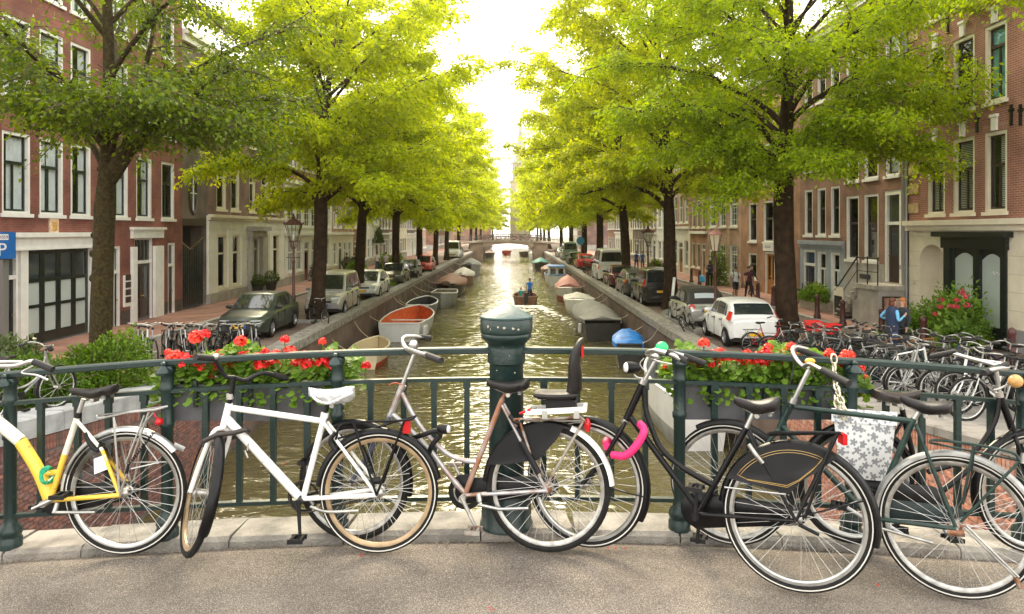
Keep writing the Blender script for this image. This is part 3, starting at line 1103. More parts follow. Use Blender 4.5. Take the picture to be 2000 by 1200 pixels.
# glazed garage doors: four leaves, dark top lights over frosted panes
ga, gb = LD(53), LD(175.5)
for k in range(4):
 a, b = ga + (gb - ga) * k / 4, ga + (gb - ga) * (k + 1) / 4 - 0.012
 q = MB()
 z0, z1 = 0.08, 3.02
 fp(q, 0.06, 0.13, a, a + 0.11, z0, z1)
 fp(q, 0.06, 0.13, b - 0.11, b, z0, z1)
 rows = [0.12, 0.46, 1.24, 1.34, 2.02, 2.14, 2.86, 3.0]
 for z, zz in ((z0, 0.46), (1.24, 1.34), (2.02, 2.14), (2.90, 3.0)):
  fp(q, 0.062, 0.128, a + 0.11, b - 0.11, z, zz)
 leaf = q.build('garage_door', P_black, H1, smooth=False)
 for z, zz, m in ((0.46, 1.24, P_frost), (1.34, 2.02, P_frost), (2.14, 2.90, G_winfar)):
  q = MB()
  fp(q, 0.095, 0.105, a + 0.11, b - 0.11, z, zz)
  q.build('pane', m, leaf, smooth=False)
def glazed_door(root, ox, sg, a, b, z0, z1, m, glass=G_winfar, tr=None, fr=P_white, n=0.1, kick=0.8, leaves=1, name='door', ft=0.06):
 """door with a glazed upper part, optional transom light"""
 zt = tr or z1
 q = MB()
 fbox(q, sg, n - 0.08, n + 0.08, a - ox, a + ft - ox, z0, z1)
 fbox(q, sg, n - 0.08, n + 0.08, b - ft - ox, b - ox, z0, z1)
 fbox(q, sg, n - 0.078, n + 0.078, a + ft - ox, b - ft - ox, z1 - ft, z1)
 if tr:
  fbox(q, sg, n - 0.078, n + 0.078, a + ft - ox, b - ft - ox, tr - 0.06, tr + 0.06)
 f = q.build('door_frame', fr, root, smooth=False)
 a, b = a + ft, b - ft
 w = (b - a) / leaves
 top = (tr - 0.06) if tr else z1 - ft
 for k in range(leaves):
  s0, s1 = a + w * k + 0.004 - ox, a + w * (k + 1) - 0.004 - ox
  st = min(0.12, w * 0.2)
  q = MB()
  fbox(q, sg, n, n + 0.05, s0, s0 + st, z0, top)
  fbox(q, sg, n, n + 0.05, s1 - st, s1, z0, top)
  fbox(q, sg, n + .002, n + 0.048, s0 + st, s1 - st, top - st, top)
  fbox(q, sg, n + .002, n + 0.048, s0 + st, s1 - st, z0, z0 + kick * 0.2)
  fbox(q, sg, n + .002, n + 0.048, s0 + st, s1 - st, z0 + kick - 0.1, z0 + kick)
  fbox(q, sg, n + .018, n + 0.04, s0 + st, s1 - st, z0 + kick * .2, z0 + kick - 0.1)
  dd = q.build(name, m, root, smooth=False)
  if glass:
   q = MB()
   fbox(q, sg, n + 0.02, n + 0.03, s0 + st, s1 - st, z0 + kick, top - st)
   q.build('pane', glass, dd, smooth=False)
  q = MB()
  q.ball((sg * (n - 0.04), s1 - st / 2 if k == 0 else s0 + st / 2, z0 + 1.0), 0.03, 0, 8, 5)
  q.build('handle', P_gold, dd)
 if tr:
  q = MB()
  fbox(q, sg, n + 0.02, n + 0.03, a - ox, b - ox, tr + 0.06, z1 - ft)
  q.build('transom_light', glass or G_winfar, f, smooth=False)
 return f
glazed_door(H1, d0, -1, 20.6, LD(37), 0.15, 3.02, P_black, tr=2.25, leaves=1, ft=0.1, kick=1.2)
q = MB()
fp(q, 0.085, 0.1, 21.0, 21.4, 0.98, 1.05)
q.build('letterbox', P_gold, H1, smooth=False)
glazed_door(H1, d0, -1, *door_h, P_brown, tr=LZ(280, 512), leaves=2, ft=0.05, kick=0.9)
part(H1, 'door_surround', P_white, lambda q: (fp(q, -0.12, 0.1, LD(254.5), LD(262.8), 0.05, 3.0), fp(q, -0.12, 0.1, LD(298.2), LD(315), 0.05, 3.0), fp(q, -0.12, 0.1, LD(254.5), LD(315), LZ(280, 465.5), LZ(280, 449)), fp(q, -0.2, 0.1, LD(253), LD(317), LZ(280, 449), LZ(280, 444))))
for k in range(1, 5):
 part(H1, 'glazing_bar', P_brown, lambda q: fp(q, 0.08, 0.11, LD(263) + (LD(298) - LD(263)) * k / 5 - .02, LD(263) + (LD(298) - LD(263)) * k / 5 + .02, LZ(280, 510), LZ(280, 467)))
glazed_door(H1, d0, -1, *ndoor, P_black, tr=2.1, ft=0.09)
glazed_door(H1, d0, -1, *nwin, P_brown, tr=2.15, ft=0.09)
part(H1, 'bell_board', P_off, lambda q: fp(q, -0.06, 0.0, LD(240), LD(253), 0.75, LZ(246, 538)))
for r in range(4):
 for c in range(3):
  a = LD(241.5) + (LD(252) - LD(241.5)) * c / 3
  part(H1, 'letterbox', P_brown, lambda q: fp(q, -0.075, -0.06, a + .02, a + 0.13, 0.9 + 0.28 * r, 1.12 + 0.28 * r))
def gable_stone(q):
 fp(q, -0.05, 0.0, LD(95), LD(112), LZ(104, 455), LZ(104, 424))
gs = part(H1, 'gable_stone', mat('gable stone', (0.68, 0.52, 0.36), 0.8, var=0.15, scale=8), gable_stone)
q = MB()
c = Vector((0.06, (LD(95) + LD(112)) / 2 - d0, LZ(104, 442)))
q.ball(c + Vector((0, 0, -0.08)), (0.03, 0.13, 0.09), 0, 8, 6)
q.ball(c + Vector((0, -0.07, 0.06)), (0.025, 0.05, 0.14), 0, 8, 6)
q.ball(c + Vector((0, 0.07, 0.06)), (0.025, 0.05, 0.14), 0, 8, 6)
q.build('relief', mat('ochre relief', (0.55, 0.30, 0.08), 0.7, var=0.3, scale=20), gs)
for px, pz in ((70, 3.6 + 212 * 0.0157), (132, 7.0), (206, 7.0), (300, 7.1)):
 part(H1, 'wall_anchor', P_black, lambda q: fp(q, -0.05, 0.0, LD(px), LD(px) + 0.12, pz - 0.25, pz + 0.2))
# ---- left 1b: narrow dark infill with an oval window over a slatted gate
d0, d1 = LD(356) + 0.02, LD(405.5)
lz = LZ(380, 440)
H, sg, Xf = house(-1, d0, d1, 12.5, 'narrow grey brown brick bay with oval window above a slatted gate', BR_grey,
 wins=[], holes=[(d0 + 0.15, d1 - 0.15, 0.0, lz)], setback=0.06)
q = MB()
fbox(q, -1, -0.03, 0.2, 0.1, d1 - d0 - 0.1, lz - 0.02, lz + 0.28)
q.build('lintel', P_brown, H, smooth=False)
nb = 12
for k in range(nb):
 s = 0.2 + (d1 - d0 - 0.4) * (k + 0.5) / nb
 u = (k + 0.5) / nb
 zt = 3.45 - 0.0 if u < 0.04 else 2.75 + 0.75 * abs(u - 0.40) ** 1.0 * 1.2
 q = MB()
 fbox(q, -1, 0.06, 0.10, s - 0.055, s + 0.055, 0.12, zt)
 sl = q.build('slat', P_black, H, smooth=False)
 q = MB()
 fbox(q, -1, 0.055, 0.105, s - 0.055, s + 0.055, zt, zt + 0.05)
 q.build('slat_cap', mat('worn gold edge', (0.35, 0.22, 0.08), 0.5), sl, smooth=False)
q = MB()
n = 24
cz, cs = LZ(379, 378), LD(379) - d0
ov = [(0.02, cs + 0.52 * math.cos(2 * PI * i / n), cz + 1.02 * math.sin(2 * PI * i / n)) for i in range(n)]
ov2 = [(0.06, cs + 0.40 * math.cos(2 * PI * i / n), cz + 0.88 * math.sin(2 * PI * i / n)) for i in range(n)]
ov3 = [(0.01, cs + 0.38 * math.cos(2 * PI * i / n), cz + 0.85 * math.sin(2 * PI * i / n)) for i in range(n)]
q.loft([ov, ov2, ov3])
f = q.build('oval_window', P_brown, H, smooth=False)
q = MB()
q.add(ov3, [tuple(range(n))])
q.build('pane', G_winfar, f, smooth=False)
q = MB()
fbox(q, -1, -0.05, 0.0, cs - 0.02, cs + 0.02, cz - 0.8, cz + 0.8)
fbox(q, -1, -0.05, 0.0, cs - 0.35, cs + 0.35, cz - 0.02, cz + 0.02)
q.build('glazing_bar', P_white, f, smooth=False)
# ---- left 2: brown brick over a white rusticated ground floor
d0, d1 = LD(406), LD(554)
gw = [(LD(425), LD(444)), (LD(454), LD(470)), (LD(512), LD(525)), (LD(533), LD(546))]
uw = [(LD(423), LD(442)), (LD(451), LD(468)), (LD(487), LD(499)), (LD(511), LD(524)), (LD(530), LD(543))]
wins = [(a, b, 0.72, 3.45, 'cream', 0, 1) for a, b in gw] + [(a, b, 4.7, 7.2, 'cream', i) for i, (a, b) in enumerate(uw)]
wins += [(a, b, 8.3, 10.4, 'cream', i) for i, (a, b) in enumerate(uw)]
dr = (LD(488), LD(504), 0.1, 3.2)
H2, sg, Xf = house(-1, d0, d1, 12.2, 'brown brick house over a white stuccoed ground floor, potted shrubs by its door', BR_plum,
 zones=[(0.55, 2), (4.36, 1), (99, 0)], mats=[BR_plum, P_off, P_stone], wins=wins, holes=[dr])
W = d1 - d0
part(H2, 'ledge', P_cream, lambda q: (fbox(q, -1, -0.25, 0.0, 0.01, W - .01, 4.28, 4.42), fbox(q, -1, -0.12, 0.0, 0.02, W - .02, 4.14, 4.28)))
part(H2, 'plinth', P_stone, lambda q: [fbox(q, -1, -0.1, 0.0, a - d0, b - d0, 0, 0.55) for a, b in ((d0 + .01, dr[0]), (dr[1], d1 - .01))])
# stucco blocks, each standing proud of its joints
zz = [0.57, 1.24, 1.91, 2.58, 3.25, 3.70, 4.12]
edges = [d0 + 0.02] + [v for ab in sorted(gw + [dr[:2]]) for v in (ab[0] - 0.02, ab[1] + 0.02)] + [d1 - 0.02]
for r in range(len(zz) - 1):
 if zz[r] < 3.4:
  runs = [(edges[2 * i], edges[2 * i + 1]) for i in range(len(edges) // 2)]
  if zz[r + 1] > 3.45:
   pass
 else:
  runs = [(d0 + 0.02, d1 - 0.02)]
 for a, b in runs:
  k = max(1, round((b - a) / 1.5))
  for i in range(k):
   s0, s1 = a + (b - a) * i / k, a + (b - a) * (i + 1) / k
   if zz[r] < 3.45 < zz[r + 1] and False:
    continue
   part(H2, 'stucco_block', P_off, lambda q: fbox(q, -1, -0.04, 0.0, s0 - d0 + .02, s1 - d0 - .02, zz[r] + .022, zz[r + 1] - .022))
glazed_door(H2, d0, -1, *dr, P_brown, tr=2.6, fr=P_stone, ft=0.12)
part(H2, 'door_surround', P_stone, lambda q: (fbox(q, -1, -0.28, 0.0, LD(482) - d0, LD(487) - d0, 0.0, 3.3), fbox(q, -1, -0.28, 0.0, LD(505) - d0, LD(510) - d0, 0.0, 3.3), fbox(q, -1, -0.5, 0.0, LD(480) - d0, LD(514) - d0, 3.62, 3.86), fbox(q, -1, -0.34, 0.0, LD(481) - d0, LD(511) - d0, 3.3, 3.62)))
# ---- left 3: white lower storeys, red brick above
d0, d1 = LD(556), LD(648)
W = d1 - d0
n = 6
wins = []
for i in range(n):
 a = d0 + 0.5 + (W - 1.0) * i / n
 wins.append((a + 0.2, a + W / n - 0.35, 7.9, 10.0, 'grid', 0))
 wins.append((a + 0.1, a + W / n - 0.25, 3.9, 6.3, 'grid', 0))
 if i != 2:
  wins.append((a + 0.2, a + W / n - 0.35, 0.9, 3.1, 'farp', 0))
dr = (d0 + 0.5 + (W - 1) * 2 / n + 0.2, d0 + 0.5 + (W - 1) * 3 / n - 0.35, 0.1, 2.9)
H3, sg, Xf = house(-1, d0, d1, 13, 'red brick house with white painted lower storeys and a red door', BR_rose, zones=[(0.6, 2), (7.0, 1), (99, 0)], mats=[BR_rose, P_white, P_stone], wins=wins, holes=[dr])
part(H3, 'ledge', P_white, lambda q: (fbox(q, -1, -0.3, 0, 0.01, W - .01, 6.75, 7.0), fbox(q, -1, -0.15, 0, 0.02, W - .02, 3.3, 3.5), fbox(q, -1, -0.12, 0, 0.015, W - .015, 6.45, 6.75)))
glazed_door(H3, d0, -1, *dr, P_red, tr=2.3, glass=None, ft=0.1)
# ---- right 1: rose brick house with cream ground floor
d0, d1 = 17.0, RD(1775.5)
bays = [(17.9, 19.1), (RD(1967), RD(1923)), (RD(1903.5), RD(1861)), (RD(1845.5), RD(1811))]
wins = []
for i, (a, b) in enumerate(bays):
 wins.append((a, b, 4.18, 6.56, 'blind', i))
 wins.append((a, b, 7.45, 9.75, 'teal' if i == 1 else 'dark', i))
 wins.append((a, b, 10.75, 12.9, 'dark', i))
arch = (RD(1846), RD(1796), 0.1, 3.15)
shopf = (RD(1966), RD(1847), 0.1, 3.30)
RH1, sg, Xf = house(1, d0, d1, 14.4, 'rose brick house with cream ground floor, arched porch and dark shop window', BR_rose,
 zones=[(0.8, 2), (3.72, 1), (99, 0)], mats=[BR_rose, P_cream, mat('grey plinth paint', (0.25, 0.25, 0.27), 0.7, var=0.1, scale=3)], wins=wins, holes=[arch, shopf], lintel=SOLD2)
W = d1 - d0
def rp(q, n0, n1, a, b, z0, z1, m=0):
 fbox(q, 1, n0, n1, a - d0, b - d0, z0, z1, m)
part(RH1, 'ledge', P_cream, lambda q: (fbox(q, 1, -0.24, 0, 0.01, W + .03, 3.80, 3.97), fbox(q, 1, -0.14, 0, 0.02, W + .02, 3.62, 3.80)))
for k in range(16):
 z = 4.25 + 0.68 * k
 if z > 13.5:
  break
 w_ = 0.62
 part(RH1, 'quoin', P_sand, lambda q: rp(q, -0.035, 0.02, d1 - w_, d1 - 0.005, z, z + 0.34))
# porch: the arched head and side walls of the passage
q = MB()
a, b = arch[0] - d0, arch[1] - d0
n = 12
r = (b - a) / 2
pts = [(0.0, a + r - r * math.cos(PI * i / n), 2.55 + 0.6 * math.sin(PI * i / n)) for i in range(n + 1)]
for i in range(n):
 p, s = pts[i], pts[i + 1]
 q.add([(-0.004, p[1], p[2]), (-0.004, s[1], s[2]), (-0.004, s[1], 3.16), (-0.004, p[1], 3.16)], [(0, 1, 2, 3)])
 q.add([p, s, (0.7, s[1], s[2]), (0.7, p[1], p[2])], [(0, 1, 2, 3)])
q.box((0.0, a, 0.1), (0.7, a + 0.004, 2.6))
q.box((0.0, b - 0.004, 0.1), (0.7, b, 2.6))
q.box((0.66, a, 0.1), (0.7, b, 3.1))
q.build('porch', P_cream, RH1, smooth=False)
part(RH1, 'bell_panel', P_black, lambda q: q.box((0.62, b - 0.9, 1.35), (0.655, b - 0.72, 1.85)))
part(RH1, 'joint', mat('cream shadow joint', (0.55, 0.5, 0.40), 0.8), lambda q: [rp(q, -0.004, 0.0, a, b, z, z + 0.02) for a, b in ((arch[1] + .02, d1 - .02), (17.02, shopf[0] - 0.1)) for z in (0.8, 1.32, 1.84, 2.36, 2.88)])
part(RH1, 'shop_front', P_black, lambda q: (rp(q, -0.12, 0.08, shopf[0] - 0.12, shopf[1] + 0.1, 3.05, 3.42), rp(q, -0.3, 0.08, shopf[0] - 0.3, shopf[1] + 0.35, 3.42, 3.58), rp(q, -0.05, 0.12, shopf[0] - .05, shopf[0] + 0.22, 0.1, 3.05), rp(q, -0.05, 0.12, shopf[1] - 0.3, shopf[1] + 0.05, 0.1, 3.05), rp(q, -0.04, 0.12, shopf[0] + 0.22, shopf[1] - 0.3, 0.1, 0.75),
 rp(q, -0.04, 0.12, RD(1909) - 0.16, RD(1909) + 0.16, 0.75, 3.05), rp(q, 0.0, 0.1, RD(1863), shopf[1] - 0.3, 0.75, 3.05)))
for a, b in ((shopf[0] + 0.22, RD(1909) - 0.16), (RD(1909) + 0.16, RD(1863))):
 q = MB()
 n = 8
 h = [(a - d0 + (b - a) * i / n, 2.72 + 0.2 * math.sin(PI * i / n)) for i in range(n + 1)]
 q.add([(0.05, a - d0, 0.75), (0.05, b - d0, 0.75)] + [(0.05, s, z) for s, z in reversed(h)], [tuple(range(n + 3))])
 pn = q.build('shop_pane', P_frost, RH1, smooth=False)
 q = MB()
 for i in range(n):
  q.add([(0.045, h[i][0], h[i][1]), (0.045, h[i + 1][0], h[i + 1][1]), (0.045, h[i + 1][0], 3.05), (0.045, h[i][0], 3.05)], [(0, 1, 2, 3)])
 q.build('pane_head', P_black, pn, smooth=False)
q = MB()
q.tube([(0.04, RD(1950) - d0 + 0.1 * t, 2.35 + 0.05 * math.sin(t * 9)) for t in [i / 8 * 4 for i in range(9)]], 0.012, 5)
q.build('window_sign', P_white, RH1)
text_mesh('house_number', '14', 0.2, mat('number grey', (0.35, 0.33, 0.3), 0.6), RH1, (-0.012, RD(1786) - d0, RZ(1786, 554)), (R(90), 0, R(-90)))
for w in wins:
 part(RH1, 'keystone', P_white, lambda q: (rp(q, -0.07, 0.0, (w[0] + w[1]) / 2 - 0.12, (w[0] + w[1]) / 2 + 0.12, w[3] + 0.02, w[3] + 0.42), rp(q, -0.1, 0.0, (w[0] + w[1]) / 2 - 0.16, (w[0] + w[1]) / 2 + 0.16, w[3] + 0.42, w[3] + 0.5)))
for px, py in ((1977, 225), (1995, 225), (1910, 240), (1853, 48)):
 part(RH1, 'wall_anchor', P_black, lambda q: (rp(q, -0.06, 0, RD(px) - 0.035, RD(px) + 0.035, RZ(px, py) - 0.3, RZ(px, py) + 0.3), rp(q, -0.05, 0, RD(px) - 0.1, RD(px) + 0.1, RZ(px, py) + 0.1, RZ(px, py) + 0.18)))
q = MB()
q.tube([(-0.07, d1 - d0 + 0.06, z) for z in (0.1, 7, 14)], 0.055, 8)
q.build('drainpipe', P_zinc, RH1)
# ---- right 2: brown brick house with the raised door and stoop
d0, d1 = RD(1775.5) + 0.15, RD(1650)
m1 = [(RD(1715.5), RD(1687.5)), (RD(1677.5), RD(1652.5))]
dr = (RD(1760), RD(1727), 1.67, 5.14)
wins = [(a, b, 2.42, 5.08, 'sashd', i) for i, (a, b) in enumerate(m1)]
up = m1 + [(RD(1757), RD(1729))]
wins += [(a, b, 5.7, 8.1, 'sashd', i) for i, (a, b) in enumerate(up)] + [(a, b, 9.2, 11.2, 'sashd', i) for i, (a, b) in enumerate(up)]
RH2, sg, Xf = house(1, d0, d1, 13.2, 'brown brick house with tall white doorway above a stone stoop', BR_brown,
 zones=[(2.32, 1), (99, 0)], mats=[BR_brown, P_stone], wins=wins, holes=[dr])
W = d1 - d0
glazed_door(RH2, d0, 1, *dr, P_brown, tr=3.9, ft=0.17, kick=1.0)
part(RH2, 'string_course', P_stone, lambda q: fbox(q, 1, -0.08, 0, 0.01, dr[0] - d0 - .02, 2.2, 2.36) or fbox(q, 1, -0.08, 0, dr[1] - d0 + .02, W - .01, 2.2, 2.36))
# stoop: landing, flight of steps going down away from us, iron railing
M_stoop = mat('stoop stone', (0.36, 0.33, 0.29), 0.85, var=0.2, scale=4, bump=0.3, bscale=40)
la, lb = 26.85 - d0, 28.5 - d0
part(RH2, 'stoop_wall', P_stone, lambda q: (q.box((-1.05, la, 0.1), (-0.01, lb, 1.46)), q.box((-1.0, lb, 0.1), (-0.01, lb + 0.5, 1.0))))
part(RH2, 'landing', M_stoop, lambda q: q.box((-1.16, la - 0.06, 1.46), (-0.006, lb + 0.03, 1.62)))
for k in range(7):
 s = lb + 0.03 + 0.27 * k
 z = 1.62 - 0.19 * (k + 1)
 part(RH2, 'step', M_stoop, lambda q: (q.box((-1.12, s, z - 0.07), (-0.006, s + 0.31, z)), q.box((-1.06, s, max(0.1, z - 0.3)), (-0.01, s + 0.27, z - 0.07))))
q = MB()
e = lb + 0.03 + 0.27 * 7
for s, z0 in ((la + 0.05, 1.62), ((la + lb) / 2, 1.62), (lb, 1.62), (e, 0.2)):
 q.tube([(-1.05, s, z0), (-1.05, s, z0 + 0.98)], 0.025, 8)
 q.ball((-1.05, s, z0 + 1.0), 0.045)
q.tube([(-1.05, la + 0.05, 2.6), (-1.05, lb, 2.6), (-1.05, e, 1.2)], 0.032, 8)
q.tube([(-1.05, la + 0.05, 2.1), (-1.05, lb, 2.1), (-1.05, e, 0.7)], 0.016, 6)
q.build('stoop_railing', P_black, RH2)
part(RH2, 'cellar_door', P_black, lambda q: q.box((-1.09, RD(1697) - d0, 0.15), (-1.052, RD(1681) - d0, 0.98)))
part(RH2, 'cellar_hatch', P_cream, lambda q: (q.box((-1.075, RD(1699) - d0, 0.12), (-1.051, RD(1679) - d0, 1.35))))
part(RH2, 'window', G_winfar, lambda q: q.box((-0.03, RD(1700) - d0, 1.68), (-0.004, RD(1680) - d0, 1.86)))
po = part(RH2, 'poster_frame', P_brown, lambda q: q.box((-.92, la - .05, .36), (-.22, la - .002, 1.24)))
q = MB()
q.box((-.86, la - .056, .42), (-.28, la - .051, 1.18))
q.build('poster', mat('reddish poster', (0.30, 0.07, 0.04), 0.5, var=0.5, scale=3, col2=(0.55, 0.45, 0.38)), po)
q = MB()
q.tube([(-0.07, 0.1, z) for z in (0.1, 7, 13)], 0.05, 8)
q.build('drainpipe', P_zinc, RH2)
# ---- right 3: brown house over a blue grey ground floor
d0, d1 = RD(1650) + 0.02, RD(1563)
cols = [(RD(1640), RD(1622)), (RD(1613), RD(1596)), (RD(1587), RD(1571))]
wins = [(a, b, 3.42, 5.6, 'sashd', i) for i, (a, b) in enumerate(cols)] + [(a, b, 6.5, 8.6, 'sashd', i + 1) for i, (a, b) in enumerate(cols)] + [(a, b, 9.6, 11.4, 'sashd', i) for i, (a, b) in enumerate(cols)]
wins += [(cols[0][0], cols[0][1], 0.55, 2.65, 'white', 1), (cols[1][0], cols[1][1], 0.55, 2.65, 'white', 0)]
dr = (RD(1592), RD(1569), 0.1, 2.7)
RH3, sg, Xf = house(1, d0, d1, 12.9, 'brown brick house over a blue grey painted ground floor', BR_brown, zones=[(0.4, 2), (3.0, 1), (99, 0)], mats=[BR_brown, P_blue, P_stone], wins=wins, holes=[dr])
W = d1 - d0
part(RH3, 'ledge', P_blue, lambda q: (fbox(q, 1, -0.16, 0, 0.01, W - .01, 2.98, 3.16), fbox(q, 1, -0.08, 0, 0.02, W - .02, 2.85, 2.98)))
glazed_door(RH3, d0, 1, *dr, P_brown, tr=2.0, leaves=2, ft=0.1)
# ---- right 4: orange brown house with oak door
d0, d1 = RD(1563) + 0.02, RD(1447)
cols = [(RD(1546), RD(1527)), (RD(1510), RD(1491)), (RD(1478), RD(1462))]
wins = [(a, b, 3.0, 5.3, 'sashd', i) for i, (a, b) in enumerate(cols)] + [(a, b, 6.3, 8.5, 'sashd', i) for i, (a, b) in enumerate(cols)] + [(a, b, 9.5, 11.2, 'sashd', i) for i, (a, b) in enumerate(cols)]
wins += [(cols[2][0], cols[2][1], 0.8, 2.3, 'sashd', 0), (cols[0][0], cols[0][1], 0.8, 2.3, 'sashd', 1)]
dr = (RD(1513), RD(1494), 0.1, 2.45)
RH4, sg, Xf = house(1, d0, d1, 12.4, 'orange brown brick house with a varnished oak door under a white sign', BR_orange, zones=[(99, 0)], mats=[BR_orange], wins=wins, holes=[dr])
glazed_door(RH4, d0, 1, *dr, P_wood, glass=None, fr=P_white, leaves=2, ft=0.12)
part(RH4, 'sign_board', P_white, lambda q: fbox(q, 1, -0.06, 0, RD(1511) - d0, RD(1492) - d0, 2.5, 2.95))
part(RH4, 'sign_lettering', mat('faded blue lettering', (0.3, 0.36, 0.5), 0.6), lambda q: [q.box((-0.066, RD(1507) - d0 + 0.16 * i, 2.66), (-0.061, RD(1507) - d0 + 0.16 * i + 0.1, 2.66 + (0.16 if i % 2 else 0.11))) for i in range(6)])
part(RH4, 'banner', mat('blue banner', (0.02, 0.13, 0.42), 0.6), lambda q: q.box((-0.75, RD(1556) - d0, 1.15), (-0.12, RD(1556) - d0 + 0.04, 2.5)))
# ---- the rows further along both sides
def row_house(side, d0, d1, H, label, wall, base, base_h, sty, floors, nb, door, gable=None, extra=None, setback=0.0):
 W = d1 - d0
 wins = []
 bw = (W - 0.6) / nb
 dk = door[0]
 for fi, (z0, z1) in enumerate(floors):
  for i in range(nb):
   if fi == 0 and i == dk:
    continue
   a = d0 + 0.3 + bw * i
   wins.append((a + bw * 0.16, a + bw * 0.84, z0, z1, sty, 0))
 a = d0 + 0.3 + bw * dk
 dr = (a + bw * 0.14, a + bw * 0.86, 0.1, 2.7)
 mats = [wall, base]
 h, sg, Xf = house(side, d0, d1, H, label, wall, zones=[(base_h, 1), (99, 0)], mats=mats, wins=wins, holes=[dr], gable=gable, setback=setback)
 glazed_door(h, d0, sg, *dr, door[1], tr=2.2, ft=0.1, fr=P_white)
 q = MB()
 fbox(q, sg, -0.14, 0, 0.01, W - .01, base_h - 0.1, base_h + 0.1)
 q.build('ledge', P_white, h, smooth=False)
 return h
FLO = [(0.8, 2.7), (3.9, 6.0), (7.1, 9.0), (10.0, 11.6)]
FLO2 = [(0.7, 2.9), (4.3, 6.7), (7.9, 9.9)]
x = LD(648) + 0.02
left_rows = [
(8.0, 12.5, 'salmon house with cream garage front beyond the white and red one, left bank', BR_salmon, P_cream, 3.4, 'farp', FLO, 4, (1, P_brown), None),
(6.2, 13.5, 'narrow orange brick house, left bank, its doorway beside clipped shrubs', BR_orange, P_stone, 0.8, 'far', FLO, 3, (0, P_green), 'front'),
(7.4, 12.0, 'white plastered house with climbing plant over its door, left bank', P_off, P_stone, 0.9, 'farp', FLO2, 3, (2, P_black), None),
(6.6, 14.0, 'dark brown brick house on the left bank past the white plastered one', BR_dark, P_stone, 3.3, 'far', FLO, 3, (1, P_brown), None),
(8.2, 13.0, 'rose brick house with four bays on the left bank halfway to the bridge', BR_rose, P_off, 3.4, 'far', FLO, 4, (2, P_green), 'front'),
(6.4, 12.6, 'pale cream house on the left bank behind the red parked car', P_cream, P_stone, 0.9, 'farc', FLO, 3, (0, P_navy), None),
(7.6, 13.6, 'grey brown brick house on the left bank near the far bridge', BR_grey, P_off, 3.2, 'far', FLO, 4, (3, P_black), None),
(7.0, 12.8, 'brown brick house with white lower storey, second before the far bridge, left bank', BR_brown, P_white, 3.4, 'far', FLO, 3, (1, P_red), 'front'),
(8.0, 13.2, 'last left bank house before the far bridge, salmon brick', BR_salmon, P_stone, 0.9, 'far', FLO, 4, (1, P_brown), None),
]
for w_, *r in left_rows:
 row_house(-1, x, x + w_, *r[:9], gable=r[9])
 x += w_ + 0.02
LEFT_END = x
x = RD(1447) + 0.02
right_rows = [
(8.0, 12.2, 'salmon house with white gridded window on the right bank beside the oak door house', BR_salmon, P_off, 0.7, 'grid', FLO, 3, (2, P_black), None),
(5.2, 13.0, 'narrow brown stone fronted house on the right bank behind the lamp', BR_brown, BR_orange, 3.5, 'farc', FLO, 3, (0, P_wood), None),
(6.6, 12.5, 'house with white pilasters and arched base on the right bank', BR_orange, P_white, 3.9, 'far', FLO2, 3, (1, P_wood), None),
(7.2, 13.4, 'tall white house on the right bank with steps to a blue door', P_white, P_stone, 0.9, 'far', FLO, 3, (1, P_navy), 'front'),
(6.8, 12.8, 'rose brick house on the right bank behind the white van', BR_rose, P_white, 3.4, 'far', FLO, 3, (0, P_black), None),
(7.6, 13.8, 'grey brown house on the right bank behind the red parked car', BR_grey, P_stone, 0.9, 'far', FLO, 4, (2, P_green), None),
(7.0, 12.4, 'cream house on the right bank two thirds of the way to the far bridge', P_cream, P_stone, 0.9, 'farc', FLO, 3, (1, P_red), 'front'),
(8.0, 13.2, 'dark brown house on the right bank close to the far bridge', BR_dark, P_white, 3.4, 'far', FLO, 4, (0, P_brown), None),
(8.6, 12.8, 'last right bank house before the far bridge, brown brick', BR_brown, P_stone, 0.9, 'far', FLO, 4, (2, P_navy), None),
]
for w_, *r in right_rows:
 row_house(1, x, x + w_, *r[:9], gable=r[9])
 x += w_ + 0.02
RIGHT_END = x
# beyond the bridge: a few more fronts closing the view, and the church tower
for i, (s, a, w_, hh, wl, lb) in enumerate(((-1, 146, 16, 13.5, BR_brown, 'brown house block beyond the far bridge, left bank'), (-1, 162.1, 18, 12.5, BR_salmon, 'salmon house block beyond the far bridge, left bank, the further one'),
  (1, 146, 16, 13, BR_plum, 'plum brick house block beyond the far bridge, right bank'), (1, 162.1, 18, 14, P_off, 'off white house block beyond the far bridge, right bank'))):
 row_house(s, a, a + w_, hh, lb, wl, P_stone, 0.9, 'far', FLO, 6, (2, P_brown))
tw = thing('church_tower', 'hazy stone church tower rising at the end of the canal', 'tower', (2.6, 235, 0))
P_tower = mat('tower stone', (0.36, 0.31, 0.26), 0.9, var=0.15, scale=0.5)
q = MB()
q.box((-3.2, -3.2, -0.05), (3.2, 3.2, 19))
q.box((-3.5, -3.5, 19), (3.5, 3.5, 19.6))
q.box((-2.5, -2.5, 19.6), (2.5, 2.5, 25))
q.build('shaft', P_tower, tw, smooth=False)
q = MB()
q.lathe([(3.4, 25), (2.2, 26.5), (1.5, 27), (1.4, 30), (1.9, 30.2), (0.9, 32), (0.05, 41)], 8, a0=PI / 8)
q.build('spire', mat('lead spire', (0.22, 0.24, 0.24), 0.6), tw, smooth=False)
q = MB()
for s in (-1, 1):
 q.box((s * 1.2 - 0.5, -2.56, 20.6), (s * 1.2 + 0.5, -2.49, 23.8))
q.build('belfry_opening', P_inside, tw, smooth=False)
q = MB()
q.lathe([(1.3, 0), (1.3, 0.12)], 20, c=(0, -3.22, 16.5), axis=(0, -1, 0))
q.build('clock_face', P_cream, tw)
q = MB()
q.box((-20, 241, -0.05), (-6.9, 249, 11))
